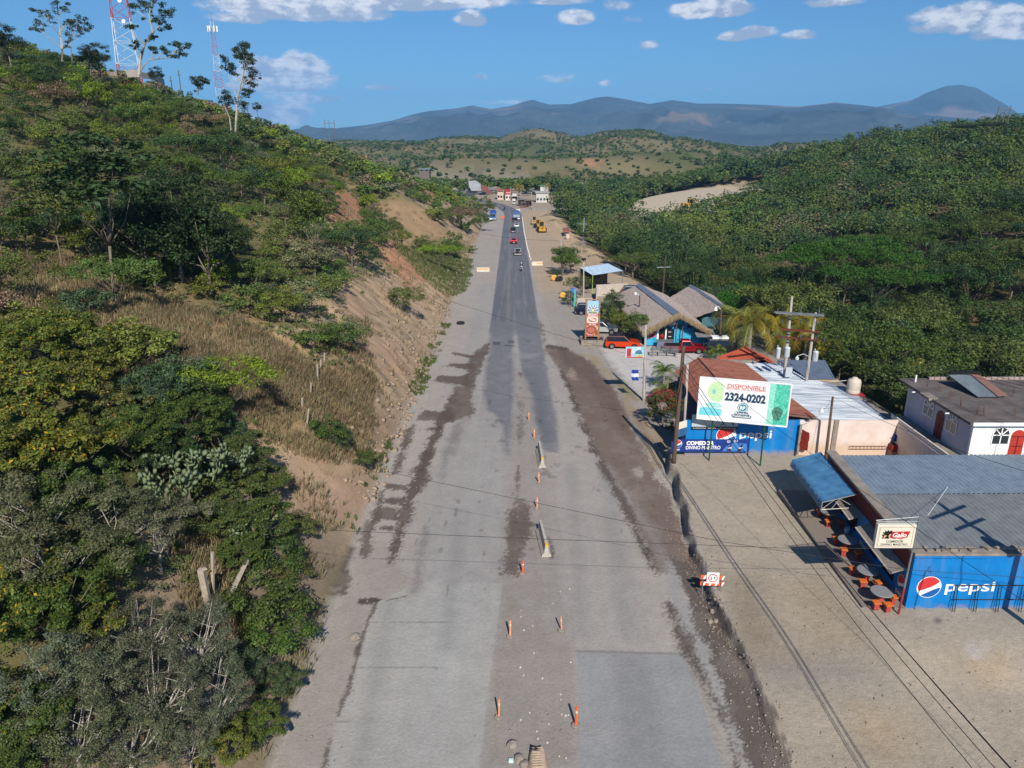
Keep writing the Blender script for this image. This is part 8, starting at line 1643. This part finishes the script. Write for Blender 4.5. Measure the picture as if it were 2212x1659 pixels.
for (x, y, ty, k, s, lb) in ((1622, 760, 700, 'coco1', 1.0, 'yellowish coconut palm left in the palm group'), (1660, 752, 690, 'coco2', 1.0, 'tallest yellow coconut palm in the palm group'), (1700, 760, 700, 'coco1', 1.0, 'coconut palm behind the transformer poles'), (1745, 772, 715, 'coco2', .95, 'coconut palm at the right end of the palm group'), (1590, 745, 690, 'coco2', .85, 'coconut palm next to the lamp pole with curved arm'), (1765, 760, 735, 'coco1', .8, 'low coconut palm right behind the grey transformer')):
    g = P(x, y+8, -1.0); yb = g.y+2; q = PY(x, ty+10, yb); hh_ = 3.4 if k == 'coco1' else 4.2; e = plant(k, (q.x, yb, q.z-hh_*s), random.random()*6, (s*1.4, s*1.4, s*1.2), jit(COC, .15), 'coconut_palm', lb, 'palm', 'coconut palms behind the tiled roof', pn=('trunk', 'fronds'))
q = PY(1985, 800, 72); e = plant('coco2', (q.x, 72, q.z-3.0), 1, .72, (.2, .2, .04), 'coconut_palm', 'single small coconut palm behind the flat roofed white house', 'palm', pn=('trunk', 'fronds'))
for (x, y, lb) in ((1118, 410, 'yellow topped tall palm in the village'), (1125, 412, 'second tall palm beside the yellow one in the village'), (1182, 408, 'tall palm behind the unfinished village house')): q = PY(x, y-6, 395); plant('tallpalm', (q.x, 395, q.z-7.5), 1.0, 1, (.3, .26, .05), 'tall_palm', lb, 'palm', pn=('trunk', 'fronds'))
PG = (.075, .12, .03)
for (x, y, s, k, lb) in ((1432, 880-52, 1.0, 'areca1', 'feathery palm at the upper left edge of the rusty roof'), (1440, 868, 1.05, 'areca2', 'lower feathery palm beside the rusty roof eave'), (1505, 722, 1.35, 'areca2', 'bushy palm in front of the turquoise wall lettering'), (1322, 668, 1.1, 'areca1', 'palm by the pale block wall corner'), (1335, 660, 1.1, 'areca2', 'palm rising above the block wall'), (1312, 690, 1.15, 'areca2', 'palm behind the silver car'), (1335, 705, 1.2, 'areca1', 'palm left of the restaurant side wall'), (1352, 712, 1.1, 'areca2', 'palm closest to the restaurant eave'), (1362, 722, .9, 'areca1', 'small palm under the left thatch eave'), (1548, 776, .8, 'areca2', 'young palm at the edge of the tiled roof'), (1530, 775, .5, 'areca1', 'tiny palm tuft beside the young palm')):
    g = G(x, y); s2 = s; plant(k, (g.x, g.y, g.z), random.random()*6, s2, jit(PG, .2), 'feather_palm', lb, 'palm', pn=('stem', 'fronds'))
# flowering and garden bushes
def redtips(g, s):
    e = plant('nA', (g.x, g.y, g.z-.4), .3, s, (.075, .105, .03), 'flowering_shrub', 'rounded shrub with red flower tips in front of the rusty roof', 'shrub'); r = np.random.default_rng(8); n = 190; d = r.normal(size=(n, 3)); d[:, 2] = np.abs(d[:, 2])+.15; d /= np.linalg.norm(d, axis=1)[:, None]; pos = d*np.array([2.7, 2.5, 2.1])*(.92+.12*r.random(n))[:, None]+np.array([0, 0, 2.9]); k = np.arange(n)
    pos = np.repeat(pos, 6, 0)+r.normal(size=(n*6, 3))*.09; nm = r.normal(size=(n*6, 3)); nm[:, 2] += .6; nm /= np.linalg.norm(nm, axis=1)[:, None]; V, F = leaf_quads(pos, nm, .2*(.6+.8*r.random(n*6)), r, .4); o = np_mesh('flowers', V, F, LEAF, e, cols={'Tint': np.repeat((.7+.6*r.random(n*6))[:, None]*np.array([.36, .07, .06])[None], 4, 0)}); o.color = (1, 1, 1, 1)
g = P(1432, 905, .2); redtips(g, .62)
for (x, y, s, c_, lb, k) in ((1216, 596, 1.0, 'mid', 'lower part of the leafy roadside tree group', 'mD0'), (1232, 590, .8, 'mid', 'leafy bush right of the roadside tree', 'mA1'), (1200, 600, .7, 'dark', 'dark bush at the foot of the roadside tree', 'mS0'), (1272, 625, .7, 'mid', 'small tree in front of the open shed', 'mA2'), (1256, 640, .62, 'olive', 'thin bushy tree by the slim concrete pole', 'mL'), (1236, 640, .6, 'yel', 'yellowish sparse bush at the restaurant drive', 'mL'), (1228, 658, .8, 'dark', 'dark low bush under the yellowish one', 'mS1'),
                         (1372, 738, .75, 'mid', 'papaya-like bush between the cars and the restaurant', 'mA0'), (1340, 725, .7, 'yel', 'yellow green bush behind the orange car', 'mA3'), (1325, 700, .8, 'dark', 'dark bush behind the silver car', 'mD1'), (1588, 690, .95, 'bright', 'bright green tree between the thatched hall and the palms', 'mD2'), (1568, 700, .8, 'bright', 'bright leafy tree at the right edge of the thatch', 'mA1'), (1600, 672, .9, 'bright', 'bright green bush behind the thatched hall', 'mD0'), (1415, 905, .5, 'yel', 'low yellow green bush at the bank under the flowering shrub', 'mS2'), (1460, 940, .6, 'olive', 'low bush between the two yard corner poles', 'mS1'),
                         (1050, 470, 1.3, 'olive', 'tree above the parked blue truck', 'mD1'), (1040, 500, 1.1, 'mid', 'tree overhanging the left shoulder', 'mA3'), (1020, 548, .8, 'mid', 'bush at the left shoulder behind the small sign', 'mS0')):
    g = G(x, y); plant(k, (g.x, g.y, g.z), random.random()*6, s, jit(GREEN[c_], .1), 'tree' if not k.startswith('mS') else 'shrub', lb, 'tree' if not k.startswith('mS') else 'shrub')
q = G(1222, 590); plant('mF1', (q.x, q.y, q.z), .5, (.75, .75, .95), (.07, .12, .03), 'tree', 'roadside tree with flat rounded bright crown over the earthworks edge', 'tree')
# large light green acacias in the forest
for (x, y, yy_, s, lb) in ((1790, 545, 128, 1.35, 'large bright green spreading tree in the right forest, left half'), (1860, 530, 132, 1.45, 'large bright green spreading tree in the right forest, highest crown'), (1930, 560, 126, 1.3, 'large bright green spreading tree in the right forest, right half'), (1830, 590, 118, 1.2, 'bright green spreading tree below the highest bright crown'), (1900, 600, 116, 1.2, 'lowest bright green spreading tree in the right forest'), (1730, 560, 125, 1.1, 'bright green tree at the left end of the bright group'), (1985, 600, 118, 1.1, 'bright green tree at the right end of the bright group')):
    q = PY(x, y, yy_); plant('mF%d' % random.randrange(3), (q.x, yy_, q.z-4.4*s), random.random()*6, (s, s, s), jit((.045, .12, .016), .1), 'spreading_tree', lb, 'tree')
# pale flat-topped tree over the left shoulder
for (x, y, yy_, s, c_, lb) in ((930, 470, 200, 1.5, 'olive', 'wide flat crowned tree with pale branches above the left shoulder'), (990, 460, 215, 1.5, 'tan', 'pale brownish flat crowned tree leaning over the shoulder'), (870, 450, 205, 1.2, 'mid', 'flat crowned tree behind the second red cut')):
    q = PY(x, y, yy_); plant('mF1', (q.x, yy_, q.z-4.4*s), 1, (s, s, s), jit(GREEN[c_], .1), 'flat_tree', lb, 'tree')
# open-crowned trees on the skyline
def sky_tree(px, pyb, y, pts, lb, col=(.05, .075, .035), rad=.55, thick=.1, leaves=170, seed=0, name='tree'):
    """limbs drawn to given photo points, small leaf tufts at the tips"""
    b = PY(px, pyb, y); zb = min(b.z, h1(b.x, y)+1); base = Vector((b.x, y, zb-1)); t = thing(name, lb, 'tree', base); r = np.random.default_rng(seed); rq = random.Random(seed); mb = MB(); C = []
    for path in pts:
        w0 = path[0]; pp = [PY(q[0], q[1], y+rq.uniform(-1.5, 1.5) if k else y) for k, q in enumerate(path[1:])]; n = len(pp); mb.tube(pp, [w0*(1-.75*k/(n-1)) for k in range(n)], 5)
        for q in (0, .25, .5, .8, 1.15) if n > 2 else (0, .3): 
            a_ = pp[-1].lerp(pp[-2], min(q, 1)) if q <= 1 else pp[-2].lerp(pp[-3] if n > 2 else pp[-2], q-1)
            for _ in range(2): C.append(a_+Vector((rq.uniform(-1, 1), rq.uniform(-1, 1), rq.uniform(-.5, .7)))*rad*(.4+q*.9))
            mb.tube([a_, C[-1]], [w0*.25, w0*.1], 4)
    mb.build('trunk', PALE, t); nl = int(leaves*.30)*len(C); k = r.integers(0, len(C), nl); Cn = np.array([tuple(c) for c in C]); off = r.normal(size=(nl, 3)); off /= np.linalg.norm(off, axis=1)[:, None]; off *= (r.random(nl)**.5)[:, None]*rad*.62*(.5+r.random(len(C)))[k][:, None]; pos = Cn[k]+off*np.array([1.2, 1.2, .7]); nm = r.normal(size=(nl, 3)); nm[:, 2] += .5; nm /= np.linalg.norm(nm, axis=1)[:, None]
    V, F = leaf_quads(pos, nm, rad*.38*(.6+.8*r.random(nl)), r, .5); V -= np.array(base); o = np_mesh('crown', V, F, LEAF, t, cols={'Tint': tints(r, nl, k, len(C), .3)}); o.color = tuple(col)+(1,)
sky_tree(135, 128, 140, [(.22, (135, 132), (134, 105), (130, 60), (125, 20), (122, 2)), (.1, (134, 105), (110, 85), (85, 65), (64, 62)), (.1, (134, 108), (150, 90), (170, 75), (195, 58)), (.09, (132, 80), (112, 55), (95, 30), (70, 20)), (.09, (130, 70), (145, 50), (160, 45)), (.09, (150, 90), (155, 70), (150, 45)), (.08, (170, 75), (180, 60), (185, 40)), (.08, (112, 55), (105, 40), (100, 25)), (.08, (126, 30), (140, 22), (148, 8)), (.07, (95, 72), (90, 55), (80, 45)), (.07, (145, 95), (165, 60), (168, 35)), (.08, (156, 130), (153, 100), (148, 75))], 'spindly open crowned tree on the skyline near the top left corner', seed=1, rad=.62, leaves=120)
sky_tree(300, 165, 150, [(.3, (300, 168), (303, 130), (312, 95), (330, 70), (322, 30), (330, 0)), (.14, (300, 165), (312, 140), (322, 130), (360, 125), (390, 108), (405, 95)), (.1, (360, 125), (375, 120), (400, 118)), (.12, (318, 88), (340, 60), (358, 35), (352, 10)), (.1, (340, 60), (345, 45), (335, 40)), (.1, (312, 95), (296, 80), (285, 62), (290, 55)), (.1, (305, 120), (298, 105), (292, 88)), (.1, (325, 50), (310, 35), (292, 20), (286, 12)), (.1, (322, 30), (318, 15), (305, 5)), (.09, (340, 127), (350, 112), (352, 105)), (.09, (375, 115), (385, 100), (380, 92)), (.09, (330, 128), (328, 110), (331, 104)), (.09, (312, 95), (325, 85), (335, 80)), (.08, (340, 60), (352, 58), (362, 60)), (.08, (350, 40), (365, 30), (372, 22))], 'tall branching tree in front of the large lattice tower', seed=2, rad=.75, leaves=150, col=(.045, .075, .03))
sky_tree(505, 305, 165, [(.3, (508, 305), (510, 260), (513, 215), (520, 180), (530, 140), (526, 100)), (.12, (513, 215), (500, 180), (488, 150), (484, 125)), (.12, (516, 200), (530, 180), (548, 165), (544, 150)), (.1, (520, 180), (508, 160), (500, 140)), (.1, (526, 150), (540, 135), (545, 120)), (.1, (524, 130), (512, 115), (508, 105)), (.1, (513, 225), (495, 215), (485, 200)), (.1, (514, 215), (532, 205), (540, 195)), (.1, (528, 120), (535, 105), (528, 95)), (.16, (500, 290), (496, 255), (484, 225), (488, 210)), (.1, (510, 250), (520, 232), (530, 222)), (.1, (530, 140), (520, 125), (515, 118)), (.08, (520, 180), (535, 170), (545, 185))], 'tall pale trunked eucalyptus beside the smaller tower', seed=3, rad=.95, leaves=150, thick=.14, col=(.05, .075, .035))
sky_tree(428, 205, 190, [(.14, (428, 205), (428, 190), (424, 178)), (.08, (428, 192), (435, 182), (443, 172)), (.08, (427, 190), (420, 176), (416, 168)), (.08, (428, 190), (430, 175), (432, 166)), (.07, (428, 190), (440, 180), (446, 176))], 'small round topped tree left of the smaller tower', seed=4, rad=.8, leaves=150)
for (x, y, yy_, s, lb) in ((15, 95, 140, 1.0, 'drooping dark tree at the top left corner'), (192, 130, 150, .8, 'dark conical bush on the skyline left of the large tower'), (212, 128, 152, .9, 'dark pointed bush on the skyline nearest the large tower'), (338, 165, 195, .7, 'dark bush behind the compound wall'), (555, 235, 300, .7, 'small dark round tree on the skyline right of the eucalyptus'), (2085, 285, 320, 1.2, 'umbrella shaped tree on the right skyline'), (2140, 280, 300, 1.1, 'tree at the foot of the right power frame')):
    q = PY(x, y, yy_); plant('mD0' if s < 1.1 else 'mF0', (q.x, yy_, q.z-3.4*s), random.random()*6, (s, s, s*1.1), (.035, .055, .026), 'tree', lb, 'tree')
# tall trees on the near hillside
for (tx, ty, bx, by, s, c_, lb) in ((245, 400, 250, 658, 1.25, 'dark', 'tall dark tree with long bare trunk at the edge of the dry grass'), (690, 470, 682, 610, .8, 'mid', 'leafy tree with forked grey trunk above the red cut'), (130, 440, 135, 575, .75, 'olive', 'tree with several pale stems on the left hillside'), (60, 470, 62, 560, .6, 'mid', 'slender tree left of the many stemmed one'), (620, 420, 622, 520, .7, 'mid', 'spreading tree above the upper red cut')):
    g = G(bx, by); q = PY(tx, ty, g.y); hh_ = max(3, q.z-g.z); key = 'mW0'; sz = hh_/7.2; e = plant(key, g, random.random()*6, (s*1.5*sz**.3, s*1.5*sz**.3, sz), jit(GREEN[c_], .08), 'tree', lb, 'tree')
# prickly pear clumps
def cactus(px, py, n, lb, seed, s=.34):
    g = G(px, py, dz=2.2); g.z = h1(g.x, g.y)+1.1; r = random.Random(seed); mb = MB(); t = thing('prickly_pear', lb, 'cactus', g)
    pads = []
    def pad(c, d, sz, depth):
        side = d.cross(Vector((r.uniform(-1, 1), r.uniform(-1, 1), r.uniform(-.3, .3)))).normalized(); nn = d.cross(side).normalized(); m = 12; ctr = c+d*sz*.55; A_ = []; 
        ring = [ctr+d*(sz*.56*math.sin(2*math.pi*k/m))+side*(sz*.40*math.cos(2*math.pi*k/m)) for k in range(m)]; th = nn*sz*.07
        a = [mb.pt(p) for p in ring]; f = mb.pt(ctr+th); b = mb.pt(ctr-th)
        for k in range(m): mb.face((a[k], a[(k+1) % m], f)); mb.face((a[(k+1) % m], a[k], b))
        if depth > 0:
            for q in range(r.choice([1, 2, 2, 3])):
                an = r.uniform(.2, 2.9); p = ctr+d*(sz*.5*math.sin(an))+side*(sz*.36*math.cos(an)); d2 = (d*.6+side*math.cos(an)*.7+nn*r.uniform(-.6, .6)+Vector((0, 0, .35))).normalized(); pad(p, d2, sz*r.uniform(.8, .98), depth-1)
    for i in range(n): a = r.uniform(0, 6.28); q = r.random()*1.6; p = g+Vector((math.cos(a)*q*1.2, math.sin(a)*q*.6, .1)); pad(p, Vector((math.cos(a)*.35, math.sin(a)*.35, 1)).normalized(), s*r.uniform(1.0, 1.3), 4)
    mb.build('pads', mat('cactus_skin', S(96, 120, 84), .6, noise=.35, nscale=3, col2=S(122, 126, 98)), t, smooth=True)
    mb2 = MB(); mb2.tube([g-Vector((0, 0, 1.4)), g+Vector((0, 0, .7))], [.12, .08], 7); mb2.build('stem', mat('cactus_stem', S(120, 110, 90)), t)
cactus(400, 1020, 6, 'prickly pear clump with pale green pads in the middle of the thicket', 1, .42); cactus(460, 985, 6, 'prickly pear standing up right of the main clump', 2, .42); cactus(545, 1125, 5, 'prickly pear clump at the road side of the thicket', 3, .36); cactus(355, 1050, 5, 'prickly pear pads at the left of the main clump', 4, .38)
